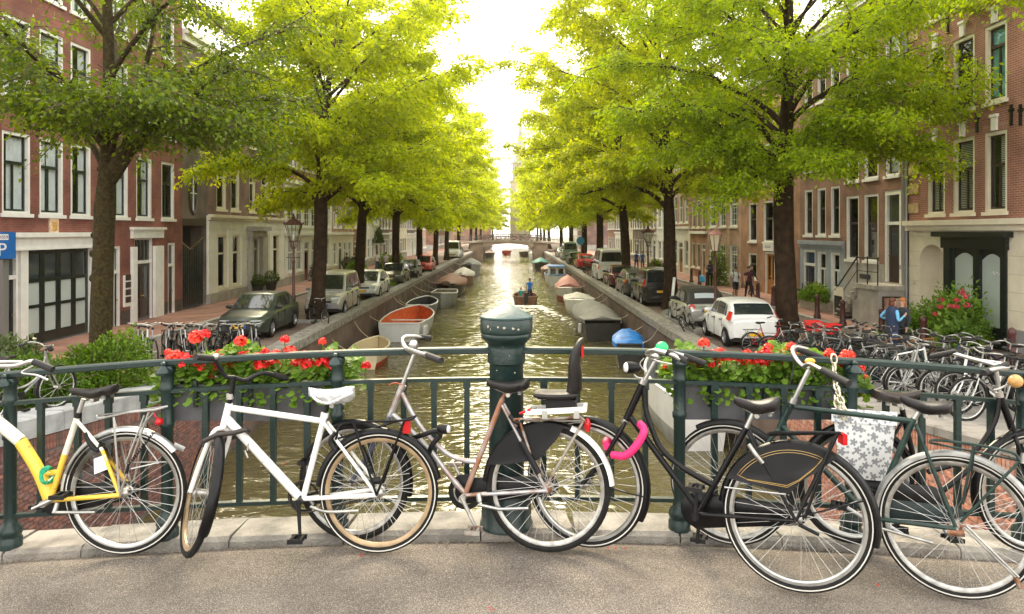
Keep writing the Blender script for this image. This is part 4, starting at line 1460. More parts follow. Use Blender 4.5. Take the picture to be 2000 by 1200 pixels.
q.add([(-20.3, 240.7, 11), (-6.6, 240.7, 11), (-6.6, 249.3, 11), (-20.3, 249.3, 11), (-20.3, 245, 16), (-6.6, 245, 16)], [(0, 1, 5, 4), (3, 2, 5, 4), (0, 4, 3), (1, 2, 5)], 1)
o = q.build('closing_house', [BR_rose, P_tile], smooth=False)
tag(o, 'rose brick block closing the view at the end of the left bank', 'house')
# ------------------------------------------------------------------ trees and other plants
BARK = mat('bark', (0.034, 0.02, 0.012), 0.95, spec=0.2, var=0.4, scale=5, bump=1.0, bscale=16, detail=8)
BARK_moss = mat('mossy bark', (0.022, 0.014, 0.007), 0.95, spec=0.2, col2=(0.052, 0.042, 0.014), scale=16, lo=.38, hi=.64, bump=1.0, bscale=16, detail=8)
TWIG = mat('twig', (0.07, 0.05, 0.03), 0.9)
LF_canglow = leaf_mat('leaf canal green glow tinted', (0.19, 0.27, 0.005), (0.42, 0.46, 0.009), 0.56)  # warm sun glow tinted into the leaf colour
LF_shade = leaf_mat('leaf shade dark', (0.04, 0.085, 0.003), (0.135, 0.20, 0.005), 0.45)  # leaf colour darkened to stand for the weaker light on this crown
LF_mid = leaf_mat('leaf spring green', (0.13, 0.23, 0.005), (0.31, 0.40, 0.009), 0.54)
LF_glow = leaf_mat('leaf glow yellow', (0.21, 0.30, 0.005), (0.43, 0.49, 0.010), 0.58)  # yellow of the sun glow painted into the leaf colour
def leaves(P, A, N, L, Wd, rng):
 """P base points, A along, N leaf normal, L length, Wd width -> quads folded along the midrib"""
 n = len(P)
 A = A / np.linalg.norm(A, axis=1, keepdims=True)
 S = np.cross(A, N)
 S /= np.linalg.norm(S, axis=1, keepdims=True) + 1e-9
 U = np.cross(S, A)
 L = L[:, None]
 Wd = Wd[:, None]
 tip = P + A * L - U * L * 0.12
 l = P + A * L * 0.45 + S * Wd + U * Wd * 0.35
 r = P + A * L * 0.45 - S * Wd + U * Wd * 0.35
 V = np.stack([P, l, tip, r], 1).reshape(-1, 3)
 Q = np.arange(n * 4).reshape(n, 4)
 return V, Q
def make_tree(name, seed, H, r0, fork, rx, ry, shift, nl, ns, nt, k, leaf, lm, bark=BARK, zlow=None, limbs=None, knobs=0, droop=0.15, lean=(0, 0), dens=1.0):
 """returns meshes (trunk, branches, crown) in local coordinates, base at the origin"""
 g = random.Random(seed)
 ng = np.random.RandomState(seed)
 T, Bm = MB(), MB()
 zlow = zlow if zlow is not None else fork + 0.6
 top = H * 0.86
 tp = []
 n = 12
 for i in range(n + 1):
  t = i / n
  z = -0.15 + top * t
  w = 0.10 * math.sin(t * 7 + seed) * min(1, t * 3) * r0 / 0.3
  tp.append(Vector((shift[0] * t ** 1.5 * 0.6 + lean[0] * t + w, shift[1] * t ** 1.5 * 0.6 + lean[1] * t + 0.08 * math.cos(t * 6 + seed), z)))
 def trad(z):
  if z < 0.5:
   return r0 * (1.0 + 0.55 * (1 - max(z, 0) / 0.5) ** 2)
  if z < fork:
   return r0 * (1 - 0.12 * z / fork)
  return max(0.04, r0 * 0.72 * (1 - (z - fork) / (top - fork + 0.5)) ** 0.8)
 T.tube(tp, [trad(p.z) for p in tp], 12)
 # irregular bark outline
 for i, v in enumerate(T.v):
  q = Vector(v)
  m_ = 1 + 0.0
  c = mnoise.noise(q * 2.3 + Vector((seed, 0, 0))) * 0.05 + mnoise.noise(q * 7.0) * 0.02
  d = Vector((q.x - tp[0].x, q.y, 0))
  T.v[i] = (q.x + c * r0 * 2 * (1 if d.x > 0 else -1), q.y + c * r0 * 2 * (1 if d.y > 0 else -1), q.z)
 for i in range(knobs):
  a, z = g.uniform(0, 6.28), g.uniform(2.0, fork + 0.4)
  f = min(1.0, z / top)
  T.ball((tp[int(f * n)].x + math.cos(a) * r0 * 0.74, tp[int(f * n)].y + math.sin(a) * r0 * 0.74, z), (g.uniform(.06, .11), g.uniform(.06, .11), g.uniform(.07, .13)), 0, 8, 5)
 def on_trunk(z):
  t = min(1.0, max(0.0, (z + 0.15) / top)) * n
  i = min(n - 1, int(t))
  return tp[i].lerp(tp[i + 1], t - i)
 def curve(p0, d0, p1, k_):
  L = (p1 - p0).length
  c = p0 + d0 * L * 0.5
  out = []
  for i in range(k_ + 1):
   t = i / k_
   q = p0 * (1 - t) ** 2 + c * 2 * t * (1 - t) + p1 * t * t
   q += Vector((g.uniform(-1, 1), g.uniform(-1, 1), g.uniform(-.6, .6))) * 0.03 * L * (t * (1 - t)) * 2
   out.append(q)
  return out
 cc = Vector((shift[0], shift[1], (zlow + H) / 2))
 rz = (H - zlow) / 2
 specs = []
 if limbs:
  for z0, tgt, r in limbs:
   specs.append((z0, Vector(tgt), r))
 for i in range(nl):
  u = (i + 0.5) / nl
  az = i * 2.39996 + g.uniform(-.3, .3)
  zt = -0.92 + 1.75 * u                         # height on the crown ellipsoid
  rr = math.sqrt(max(0.02, 1 - zt * zt)) if zt > -0.35 else 0.94 - 0.35 * (-zt - 0.35)
  rr *= g.uniform(0.82, 1.05)
  tgt = cc + Vector((rx * rr * math.cos(az), ry * rr * math.sin(az), rz * zt))
  z0 = fork + (top - fork) * max(0.0, u * 0.85 - 0.1) * g.uniform(0.7, 1.0)
  z0 = min(z0, tgt.z - 0.2) if tgt.z - 0.2 > fork * 0.9 else fork * g.uniform(0.9, 1.0)
  specs.append((z0, tgt, r0 * (0.42 - 0.22 * u)))
 twp, twd, twl = [], [], []
 for z0, tgt, rl in specs:
  p0 = on_trunk(z0)
  hd = Vector((tgt.x - p0.x, tgt.y - p0.y, 0))
  d0 = (hd.normalized() * 0.75 + Vector((0, 0, 0.9))).normalized()
  pts = curve(p0, d0, tgt, 8)
  T.tube(pts, [rl * (1 - 0.86 * (i / 8) ** 0.8) for i in range(9)], 7)
  Ll = (tgt - p0).length
  for s in range(ns):
   t = 0.22 + 0.78 * (s + g.random()) / ns
   i = min(7, int(t * 8))
   q0 = pts[i].lerp(pts[i + 1], t * 8 - i) if t < 1 else pts[8]
   dl = (pts[i + 1] - pts[i]).normalized()
   side = 1 if s % 2 else -1
   az = math.atan2(dl.y, dl.x) + side * g.uniform(0.35, 1.25)
   ln = (0.55 + 0.6 * g.random()) * (Ll * 0.30) * (1.15 - 0.5 * t) + 0.35
   q1 = q0 + Vector((math.cos(az) * ln, math.sin(az) * ln, ln * g.uniform(-0.4, 0.65)))
   sp = curve(q0, (dl + Vector((0, 0, 0.3))).normalized(), q1, 4)
   Bm.tube(sp, [max(0.012, rl * 0.28 * (1 - 0.75 * j / 4)) for j in range(5)], 4, caps=False)
   for w in range(nt):
    tt = 0.12 + 0.88 * (w + g.random() * 0.8) / nt
    j = min(3, int(tt * 4))
    w0 = sp[j].lerp(sp[j + 1], min(1, tt * 4 - j))
    ds = (sp[j + 1] - sp[j]).normalized()
    a2 = math.atan2(ds.y, ds.x) + (1 if w % 2 else -1) * g.uniform(0.3, 1.1)
    lw = g.uniform(0.45, 1.0) * 0.85
    dv = Vector((math.cos(a2), math.sin(a2), g.uniform(-0.95, 0.45)))
    twp.append(w0)
    twd.append(dv.normalized())
    twl.append(lw)
    Bm.tube([w0, w0 + dv.normalized() * lw * 0.8 - Vector((0, 0, droop * lw * 0.5))], [0.008, 0.004], 3, caps=False)
 P0 = np.array(twp)
 D0 = np.array(twd)
 L0 = np.array(twl)
 m = len(P0)
 t = (np.arange(k) + 0.5) / k
 idx = np.repeat(np.arange(m), k)
 tt = np.tile(t, m) + ng.uniform(-.5 / k, .5 / k, m * k)
 keep = ng.rand(m * k) < dens
 idx, tt = idx[keep], tt[keep]
 nn = len(idx)
 P = P0[idx] + D0[idx] * (L0[idx] * tt)[:, None]
 P[:, 2] -= droop * L0[idx] * tt ** 2
 sd = np.stack([-D0[idx][:, 1], D0[idx][:, 0], np.zeros(nn)], 1)
 sg = np.where(ng.rand(nn) < 0.5, -1, 1)[:, None]
 # second order side shoots: spread leaves to a fan either side of the twig
 P += sd * sg * (ng.rand(nn) ** 1.3 * 0.30)[:, None] * L0[idx][:, None]
 P += ng.normal(0, 0.10, (nn, 3))
 A = D0[idx] * 0.6 + sd * sg * ng.uniform(0.4, 1.2, (nn, 1)) + ng.normal(0, 0.35, (nn, 3))
 A[:, 2] -= 0.35
 N = np.array([0, 0, 1.0]) + ng.normal(0, 0.5, (nn, 3))
 Lf = leaf * ng.uniform(0.7, 1.25, nn)
 V, Q = leaves(P, A, N, Lf, Lf * 0.29, ng)
 return (T.mesh('trunk', bark), Bm.mesh('branches', TWIG), np_mesh('crown', V, Q, lm))
def place_tree(ms, loc, rz, label, group=None, scale=1.0):
 sv = random.Random(label)
 t = thing('elm_tree', label, 'tree', loc, rz, group)
 if scale != 1.001:
  t.scale = (scale * sv.uniform(.95, 1.06), scale * sv.uniform(.95, 1.06), scale * sv.uniform(.94, 1.05))
 for nm, me in zip(('trunk', 'branches', 'crown'), ms):
  link(nm, me, t)
 return t
# nearest left tree, limbs read from the photograph
D = 15.7
b = Vector((-8.68, D, ramp(D)))
def tl(px, py, dd=0.0):
 return at(px, py, D + dd) - b
L1 = make_tree('l1', 4, 13.5, 0.225, 4.4, 4.6, 4.4, (0.3, 0.0), 12, 9, 8, 30, 0.115, LF_shade, BARK_moss, zlow=5.0, knobs=12, dens=0.62,
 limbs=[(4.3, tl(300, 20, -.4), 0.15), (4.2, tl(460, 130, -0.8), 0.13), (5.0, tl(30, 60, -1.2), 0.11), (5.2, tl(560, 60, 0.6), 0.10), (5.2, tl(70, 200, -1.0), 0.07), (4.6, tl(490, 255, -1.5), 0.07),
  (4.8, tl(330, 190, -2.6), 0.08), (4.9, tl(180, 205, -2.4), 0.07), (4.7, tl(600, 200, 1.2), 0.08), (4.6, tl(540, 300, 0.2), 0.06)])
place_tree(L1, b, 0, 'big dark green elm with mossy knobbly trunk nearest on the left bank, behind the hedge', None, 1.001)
D = 24.1
b = Vector((8.9, D, 0.0))
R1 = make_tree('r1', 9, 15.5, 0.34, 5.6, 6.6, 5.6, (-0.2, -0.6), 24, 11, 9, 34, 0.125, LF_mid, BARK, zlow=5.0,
 limbs=[(5.4, at(1890, 210, 23.0) - b, 0.14), (5.2, at(1380, 300, 22.5) - b, 0.14), (5.3, at(1820, 290, 21.5) - b, 0.09), (4.9, at(1430, 390, 22) - b, 0.08), (5.0, at(1620, 330, 20.5) - b, 0.07), (5.6, at(1750, 120, 20.5) - b, 0.10), (5.6, at(1250, 230, 23.5) - b, 0.12)])
place_tree(R1, b, 0, 'broad bright green elm with straight dark trunk, nearest on the right bank', None, 1.001)
# three forms with glow-yellowed leaves shared by the rest of the rows
FORMS = [make_tree('m%d' % i, 20 + i, (17.5, 18.5, 16.5, 18)[i], 0.30, 4.9, 5.7, 5.6, (1.0, 0), 26, 10, 9, 34, 0.18, LF_glow, BARK, zlow=(3.5, 3.8, 3.3, 3.6)[i], lean=(0.3, 0.0), droop=0.3) for i in range(4)]
GREEN = [(a, b, (lambda me: (me.materials.clear(), me.materials.append(LF_canglow), me)[2])(c.copy())) for a, b, c in FORMS]
left_trees = [
(-7.9, 30.0, 0, 0.2, 1.0, 'yellow green elm beside the silver van, second on the left bank'),  # its yellow is the glow put into the leaf colour
(-8.2, 39.8, 3, -0.7, 0.95, 'elm with slim trunk rising behind the pale hatchback on the left bank'),
(-8.2, 52.0, 2, 0.9, 1.0, 'elm on the left bank next to the two people in white shirts'),
(-8.2, 66.0, 1, -1.0, 0.95, 'elm on the left bank beside the red parked car'),
(-8.2, 79.0, 0, 1.3, 1.0, 'elm on the left bank just past the red parked car'),
(-8.2, 93.0, 3, .8, 1.0, 'elm on the left bank by the far white van'),
(-8.2, 112.0, 0, 0.5, 1.0, 'last elm on the left bank before the far bridge')]
for X, D, f, rz, sc, lb in left_trees:
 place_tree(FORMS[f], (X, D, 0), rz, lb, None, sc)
right_trees = [
(7.4, 34.4, 1, PI + 0.2, 1.06, GREEN, 'leaning elm between the black van and the silver convertible, second on the right bank'),
(7.4, 48.0, 3, PI - 0.4, 1.1, GREEN, 'elm on the right bank in front of the white van'),
(7.4, 62.0, 2, PI + 0.9, 1.06, FORMS, 'elm on the right bank behind the white van'),
(7.5, 77.0, 0, PI - 1.2, 1.0, FORMS, 'elm on the right bank beside the round blue sign'),
(7.5, 93.0, 1, PI + 1.1, 1.0, FORMS, 'elm on the right bank past the round blue sign'),
(7.5, 112.0, 2, PI, 1.0, FORMS, 'last elm on the right bank before the far bridge')]
for X, D, f, rz, sc, fm, lb in right_trees:
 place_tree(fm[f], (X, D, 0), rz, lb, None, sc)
for i, (X, D, f, rz) in enumerate(((-8.4, 150, 1, .2), (-8.4, 172, 2, .5), (-8.4, 195, 0, .1), (7.6, 150, 0, PI), (7.6, 172, 1, PI + .3), (7.6, 195, 2, PI - .3), (-6.0, 226, 2, 1.0), (7.6, 222, 0, 2.0))):
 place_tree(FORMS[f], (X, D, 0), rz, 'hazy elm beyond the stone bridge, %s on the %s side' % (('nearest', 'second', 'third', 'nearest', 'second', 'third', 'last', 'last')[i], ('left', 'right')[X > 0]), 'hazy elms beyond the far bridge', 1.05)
TR0 = make_tree('r0', 31, 12.5, 0.26, 6.5, 3.4, 3.4, (-0.6, 0), 12, 8, 8, 28, 0.12, LF_mid, BARK, zlow=6.6)
place_tree(TR0, (11.3, 12.4, ramp(12.4)), 0, 'elm whose leafy branch tips hang into the top right corner')
# ---- bushes
def bush_mesh(seed, n, r, leaf, lm, shell=0.55, lift=0.0, flat=0.2, lump=0.25):
 ng = np.random.RandomState(seed)
 d = ng.normal(0, 1, (n, 3))
 d /= np.linalg.norm(d, axis=1, keepdims=True)
 d[:, 2] = np.abs(d[:, 2]) * 1.0 - flat * ng.rand(n)
 rad = shell + (1 - shell) * ng.rand(n) ** 0.5
 # lumpy outline from a few random lobes
 lob = ng.normal(0, 1, (9, 3))
 lob /= np.linalg.norm(lob, axis=1, keepdims=True)
 lp = np.max(d @ lob.T, axis=1)
 rad *= (1 - lump) + lump * 1.6 * np.clip(lp, 0, 1) ** 3
 P = d * rad[:, None] * np.array(r)
 P[:, 2] = np.maximum(P[:, 2], 0.02) + lift
 A = d + ng.normal(0, 0.6, (n, 3))
 A[:, 2] += 0.25
 N = d * 0.6 + np.array([0, 0, 0.7]) + ng.normal(0, 0.4, (n, 3))
 L = leaf * ng.uniform(0.6, 1.3, n)
 V, Q = leaves(P, A, N, L, L * 0.32, ng)
 return np_mesh('foliage', V, Q, lm)
LF_box = leaf_mat('box leaf', (0.025, 0.06, 0.008), (0.06, 0.12, 0.012), 0.2)
LF_hedge = leaf_mat('hedge leaf', (0.035, 0.085, 0.006), (0.09, 0.17, 0.010), 0.25)
LF_yew = leaf_mat('yew leaf', (0.06, 0.13, 0.012), (0.15, 0.25, 0.02), 0.3)
LF_rho = leaf_mat('rhododendron leaf', (0.05, 0.085, 0.025), (0.12, 0.16, 0.06), 0.2, 0.35)
LF_ger = leaf_mat('geranium leaf', (0.07, 0.15, 0.015), (0.17, 0.29, 0.03), 0.35)
LF_rose = leaf_mat('rose leaf', (0.06, 0.13, 0.015), (0.14, 0.25, 0.03), 0.35)
P_redf = mat('red petal', (0.72, 0.012, 0.012), 0.5, var=0.2, scale=60)
P_redf2 = mat('scarlet petal', (0.80, 0.04, 0.015), 0.5, var=0.2, scale=60)
P_crim = mat('crimson petal', (0.50, 0.012, 0.06), 0.5, var=0.2, scale=60)
def stems(r, seed, n=9, rad=0.012):
 g = random.Random(seed)
 q = MB()
 for i in range(n):
  a = g.uniform(0, 6.28)
  q.tube([(0.1 * r[0] * math.cos(a), 0.1 * r[1] * math.sin(a), -0.05), (0.35 * r[0] * math.cos(a), 0.35 * r[1] * math.sin(a), r[2] * 0.45), (0.7 * r[0] * math.cos(a + .3), 0.7 * r[1] * math.sin(a + .3), r[2] * g.uniform(.5, .8))], [rad * 1.5, rad, rad * .5], 5)
 return q.mesh('stems', TWIG)
def bush(name, label, loc, r, n, leaf, lm, seed, cat='shrub', group=None, **k):
 t = thing(name, label, cat, loc, 0, group)
 link('foliage', bush_mesh(seed, n, r, leaf, lm, **k), t)
 link('stems', stems(r, seed), t)
 return t
def gz(X, D):
 return ramp(D)
bush('yew_bush', 'bright green feathery bush at the foot of the mossy elm', (-8.05, 14.6, gz(0, 14.6)), (0.95, 0.8, 1.35), 9000, 0.075, LF_yew, 41, lump=.3)
bush('evergreen_hedge', 'low dark green bushy hedge behind the railing on the left', (-7.95, 12.4, gz(0, 12.4)), (1.35, 1.0, 0.92), 15000, 0.07, LF_hedge, 42, 'hedge', lump=.3)
bush('rhododendron', 'small olive leaved shrub at the hedge end in front of the garage doors', (-10.6, 15.6, gz(0, 15.6)), (0.9, 0.7, 0.95), 2600, 0.12, LF_rho, 43, lump=.4)
bush('evergreen_hedge', 'shaggy dark shrub at the left edge behind the yellow bicycle handlebar', (-8.9, 12.6, gz(0, 12.6)), (0.8, 0.7, 0.85), 6000, 0.08, LF_box, 44, 'hedge', lump=.35)
# clipped balls in pots by the left doors
pot_m = mat('dark planter', (0.03, 0.028, 0.026), 0.6)
def topiary(loc, rr, label, seed, group):
 t = thing('potted_shrub', label, 'potted plant', loc, 0, group)
 q = MB()
 q.lathe([(rr * .5, 0), (rr * .72, rr * 1.0), (rr * .78, rr * 1.0), (rr * .78, rr * 1.1), (rr * .66, rr * 1.1), (rr * .64, rr * .95)], 14)
 q.build('pot', pot_m, t)
 c = link('foliage', bush_mesh(seed, 1800, (rr, rr, rr), 0.06, LF_box, shell=0.85, flat=1.0, lump=0.05), t, (0, 0, rr * 1.75))
 # the lower half of the ball
 link('foliage', bush_mesh(seed + 1, 1400, (rr * .97, rr * .97, rr * .75), 0.06, LF_box, shell=0.85, flat=0, lump=0.03), t, (0, 0, rr * 1.75), (PI, 0, 0))
 q = MB()
 q.tube([(0, 0, rr * .9), (0, 0, rr * 1.9)], 0.03, 6)
 q.build('stem', TWIG, t)
 return t
topiary((FL + 0.55, LD(497) - 1.0, 0.1), 0.42, 'clipped round shrub in dark pot just before the stone framed door', 51, None)
topiary((FL + 0.6, LD(527) - 1.6, 0.1), 0.45, 'clipped round shrub in dark pot just after the stone framed door', 53, None)
topiary((FL + 0.6, 53.5, 0.1), 0.5, 'round shrub in pot behind the lamp post on the left pavement', 55, None)
topiary((FL + 0.7, 62.5, 0.1), 0.5, 'round shrub in pot beyond the leaning elm, nearer of three', 57, None)
topiary((FL + 0.7, 64.8, 0.1), 0.5, 'round shrub in pot beyond the leaning elm, middle of three', 59, None)
topiary((FL + 0.7, 67.0, 0.1), 0.5, 'round shrub in pot beyond the leaning elm, farthest of three', 61, None)
bush('climbing_plant', 'climber spilling over a doorway on the left bank above the walkers', (FL + 0.35, 79.5, 2.4), (0.6, 1.6, 1.7), 1500, 0.16, LF_box, 63, 'climber', lump=.4)
for i, (X, D, rr, lb) in enumerate(((-12.2, 58, .9, 'leafy shrub on the left pavement behind the walkers in dark clothes'), (-12.0, 70, 1.0, 'tall garden shrub at the left house fronts behind the white shirts'), (-11.8, 76, .9, 'light green shrub on the left pavement near the red car'), (-7.6, 98, .8, 'green shrub beside the far white van on the left bank'))):
 bush('shrub', lb, (X, D, 0.1), (rr, rr, rr * 1.5), 1600, 0.15, LF_yew, 70 + i)
# tall grass tufts at tree feet on the left
for i, (X, D, lb) in enumerate(((-7.9, 36.3, 'tuft of tall grass between the silver van and the pale hatchback'), (-7.9, 47.5, 'tuft of tall grass beside the pale hatchback and the elm trunk'))):
 g = random.Random(i)
 q = MB()
 for k in range(140):
  a, r = g.uniform(0, 6.28), g.uniform(0, .45)
  x, y = r * math.cos(a), r * math.sin(a)
  h = g.uniform(.25, .65)
  q.add([(x - .012, y, 0), (x + .012, y, 0), (x + .15 * math.cos(a), y + .15 * math.sin(a), h)], [(0, 1, 2)])
 tag(q.build('grass_tuft', LF_yew, loc=(X, D, 0.02)), lb, 'grass')
# rose bush in front of the dark shop window, right
t = thing('rose_bush', 'tall rose bush with crimson blooms before the dark shop window', 'bush', (FR - 1.0, 22.6, 0.1))
link('foliage', bush_mesh(81, 5200, (0.8, 1.6, 2.1), 0.12, LF_rose, shell=.35, lump=.45), t)
link('foliage', bush_mesh(82, 1300, (0.7, 0.8, 1.5), 0.22, leaf_mat('hollyhock leaf', (0.10, 0.20, 0.03), (0.2, 0.32, 0.06), 0.35), shell=.3, lump=.4), t, (-0.2, -1.0, 0))
link('foliage', bush_mesh(83, 1500, (0.8, 1.0, 0.9), 0.16, LF_rose, shell=.3, lump=.4), t, (-0.3, 1.5, 0))
link('stems', stems((0.8, 1.6, 2.0), 84, 14, 0.02), t)
def bloom(q, c, r, g, m=0, n=18):
 c = Vector(c)
 for i in range(n):
  a, u = g.uniform(0, 6.28), g.uniform(-0.35, 1)
  s = math.sqrt(1 - u * u)
  d = Vector((s * math.cos(a), s * math.sin(a), u))
  p = c + d * r * g.uniform(.65, 1.0)
  x = d.cross(Vector((0.3, 0.2, 1))).normalized()
  y = d.cross(x)
  w = r * g.uniform(.20, .34)
  d2 = d * w * 0.35
  q.add([p - x * w, p - y * w + d2, p + x * w, p + y * w + d2], [(0, 1, 2, 3)], m)
g = random.Random(3)
for k, (px, py) in enumerate(((1837, 587), (1836, 600), (1827, 615), (1856, 600), (1869, 587), (1867, 600), (1878, 573), (1886, 580), (1888, 598), (1880, 570))):
 q = MB()
 p = at(px, py, 22.6 - 0.3) - Vector((0, 0, 0))
 p = p * 1.0
 p.x = FR - 1.0 - 0.85 + g.uniform(-.1, .1)
 p.y = p.x * F / (px - 1000)
 p.z = CAMZ - (py - 452) * p.y / F
 bloom(q, p - t.location, 0.10, g, n=24)
 q.build('rose', P_crim, t, smooth=False)
# planter boxes and greenery by the blue grey front
t = thing('planter_box', 'pale wooden planter with leafy shrub beside the stoop steps', 'planter', (FR - 0.65, RD(1612) - 0.5, 0.1))
q = MB()
for k in range(7):
 q.box((-0.35, -1.0 + 0.285 * k, 0), (0.35, -1.0 + 0.285 * k + 0.275, 0.42))
q.build('box', mat('weathered wood', (0.38, 0.33, 0.27), 0.85, var=0.2, scale=8), t, smooth=False)
link('foliage', bush_mesh(86, 2600, (0.5, 1.1, 0.75), 0.12, LF_yew, lump=.4), t, (0, 0, 0.4))
t = thing('potted_tree', 'tall thin leaved plant against the shop front behind the right lamp', 'plant', (FR - 0.9, 48.2, 0.1))
link('foliage', bush_mesh(87, 2200, (0.7, 0.7, 3.2), 0.13, LF_yew, shell=.2, lump=.5), t)
link('stems', stems((0.6, 0.6, 3.0), 88), t)
for i, (X, D, rr, lm, lb) in enumerate(((12.8, 66, .7, LF_yew, 'green shrub at the house fronts behind the right lamp'), (6.9, 70, .8, LF_glow, 'yellow green shrub at the canal edge before the red car on the right'), (6.8, 76, .8, LF_yew, 'dark green shrub at the canal edge by the green van'))):
 bush('shrub', lb, (X, D, 0.05), (rr, rr, rr * 1.6), 1200, 0.16, lm, 90 + i)
# ---- flower boxes with geraniums on the outside of the railing
M_box = mat('grey planter box', (0.11, 0.11, 0.12), 0.65, var=0.12, scale=7, bump=0.08, bscale=60)
def flower_box(px0, px1, ytop, ybot, D, label, heads, seed):
 a, b = at(px0, ytop, D), at(px1, ybot, D)
 w, h = b.x - a.x, a.z - b.z
 t = thing('flower_box', label, 'flower box', (a.x, D, b.z))
 q = MB()
 dp = 0.22
 for bx in (((0, 0, 0), (w, 0.012, h)), ((0, dp - .012, 0), (w, dp, h)), ((0, 0.012, 0), (0.012, dp - .012, h)), ((w - .012, 0.012, 0), (w, dp - .012, h)), ((0.012, 0.012, 0), (w - .012, dp - .012, 0.012)),
   ((-0.006, -0.008, h - .03), (w + .006, -0.0005, h + .002))):
  q.box(*bx)
 q.build('box', M_box, t, smooth=False)
 q = MB()
 q.box((0.013, 0.013, h - .05), (w - .013, dp - .013, h - .02))
 q.build('soil', M_dirt, t, smooth=False)
 for k in range(3):
  q = MB()
  x = w * (0.15 + 0.35 * k)
  q.box((x, -0.03, h * .4), (x + .02, -0.009, h + .02))
  q.box((x, -0.03, h + .02), (x + .02, dp, h + .03))
  q.build('hanger', RAIL_M, t, smooth=False)
 ng = np.random.RandomState(seed)
 # foliage: round leaves in a tumbling mass, some over the front and ends
 n = 2900
 P = np.stack([ng.uniform(-0.10, w + 0.16, n), ng.uniform(-0.06, dp + 0.1, n), h + ng.rand(n) ** 0.8 * 0.215 - 0.01], 1)
 hump = 0.75 + 0.25 * np.sin(P[:, 0] * 9 + seed) + 0.1 * np.sin(P[:, 0] * 23)
 P[:, 2] = h + (P[:, 2] - h) * hump
 m_ = ng.rand(n) < 0.035
 P[m_, 2] = h - ng.rand(m_.sum()) * 0.10
 P[m_, 1] = -0.05 - ng.rand(m_.sum()) * 0.03
 e = (P[:, 0] < 0) | (P[:, 0] > w)
 P[e, 2] -= 0.09 * ng.rand(e.sum())
 vs, fs = [], []
 for i in range(n):
  c = P[i]
  nv = np.array([ng.normal(0, .5), -0.35 + ng.normal(0, .4), 1.0])
  nv /= np.linalg.norm(nv)
  x = np.cross(nv, [0.3, 1, 0.1])
  x /= np.linalg.norm(x)
  y = np.cross(nv, x)
  r = ng.uniform(0.009, 0.031)
  o = len(vs)
  for j in range(7):
   an = 2 * PI * j / 7
   rr = r * (1 if j else 0.35)
   vs.append(c + x * rr * math.cos(an) + y * rr * math.sin(an) + nv * (r * 0.22 * (j % 2)))
  fs.append(tuple(range(o, o + 7)))
 q = MB()
 q.v = [tuple(v) for v in vs]
 q.f = fs
 q.m = [0] * len(fs)
 q.build('foliage', LF_ger, t, smooth=False)
 g = random.Random(seed)
 heads = [(a, b_, c * .9) for a, b_, c in heads] + [(g.uniform(px0 - 10, px1 + 20), g.uniform(688, 719), g.uniform(.02, .034)) for k in range(26)]
 for px, py, r in heads:
  p = at(px, py, D + g.uniform(-0.05, 0.12)) - t.location
  q = MB()
  bloom(q, p, r * 1.12, g, n=95)
  hd = q.build('flower_head', g.choice((P_redf, P_redf2)), t, smooth=False)
  q = MB()
  q.tube([(p.x + g.uniform(-.03, .03), dp * .5, h - .02), p - Vector((0, 0, r * .4))], 0.0035, 4)
  q.build('flower_stem', LF_ger, hd)
RAIL_M = mat('railing paint', (0.0095, 0.026, 0.024), 0.36, col2=(0.07, 0.075, 0.062), scale=34, detail=8, lo=.69, hi=.75, bump=0.15, bscale=50)
# ------------------------------------------------------------------ bridge railing
M_chip = mat('chipped paint', (0.45, 0.42, 0.33), 0.8)
RD_ = 4.33                       # railing line, metres ahead
def rx(px, D=RD_):
 return (px - 1000) * D / F
rail = thing('bridge_railing', 'dark green iron railing with round posts along the bridge edge', 'railing', (0, RD_, deckz(0) + 0.035))
def rz(py, D=RD_):
 return CAMZ - (py - 452) * D / F
def rl(q, name, m=None, smooth=True, parent=None, angle=38):
 return q.build(name, m or RAIL_M, parent or rail, off=rail.location, smooth=smooth, angle=angle)
# height of the top rail follows the hump of the bridge
def top_z(X):
 return rz(681.5) - 0.0185 * (abs(X)) ** 1.9 * (1.0 if X < 0 else 0.95)
XA, XB = -4.6, 4.6
n = 60
xs = [XA + (XB - XA) * i / n for i in range(n + 1)]
q = MB()
prof = [(-0.034, -0.016), (-0.034, 0.006), (-0.026, 0.014), (0.026, 0.014), (0.034, 0.006), (0.034, -0.016), (0.012, -0.016), (0.012, -0.024), (-0.012, -0.024), (-0.012, -0.016)]
for a, b in ((XA, -0.125), (0.06, XB)):
 xx = [a + (b - a) * i / 30 for i in range(31)]
 q = MB()
 q.loft([[(x, RD_ + y, top_z(x) + z - 0.004) for y, z in prof] for x in xx], 0, True, True, True)
 rl(q, 'top_rail', angle=30)
def mid_z(X):
 return top_z(X) - (740.5 - 681.5) * RD_ / F
def low_z(X):
 return deckz(X) + 0.035 + (1008 - 972) * RD_ / F * 1.0 + 0.105
low0 = rz(972)
def low_z(X):
 return low0 - 0.0185 * abs(X) ** 1.9 * 0.75
for nm, fz, hh in (('middle_rail', mid_z, 0.011), ('bottom_rail', low_z, 0.011)):
 for a, b in ((XA, -0.125), (0.06, XB)):
  xx = [a + (b - a) * i / 24 for i in range(25)]
  q = MB()
  q.loft([[(x, RD_ + y, fz(x) + z) for y, z in ((-0.02, -hh), (-0.02, hh), (0.02, hh), (0.02, -hh))] for x in xx], 0, True, True, True)
  rl(q, nm, smooth=False)
posts = [-4.05, rx(20), rx(327), rx(659), rx(1327), rx(1662), rx(1998), 4.0]
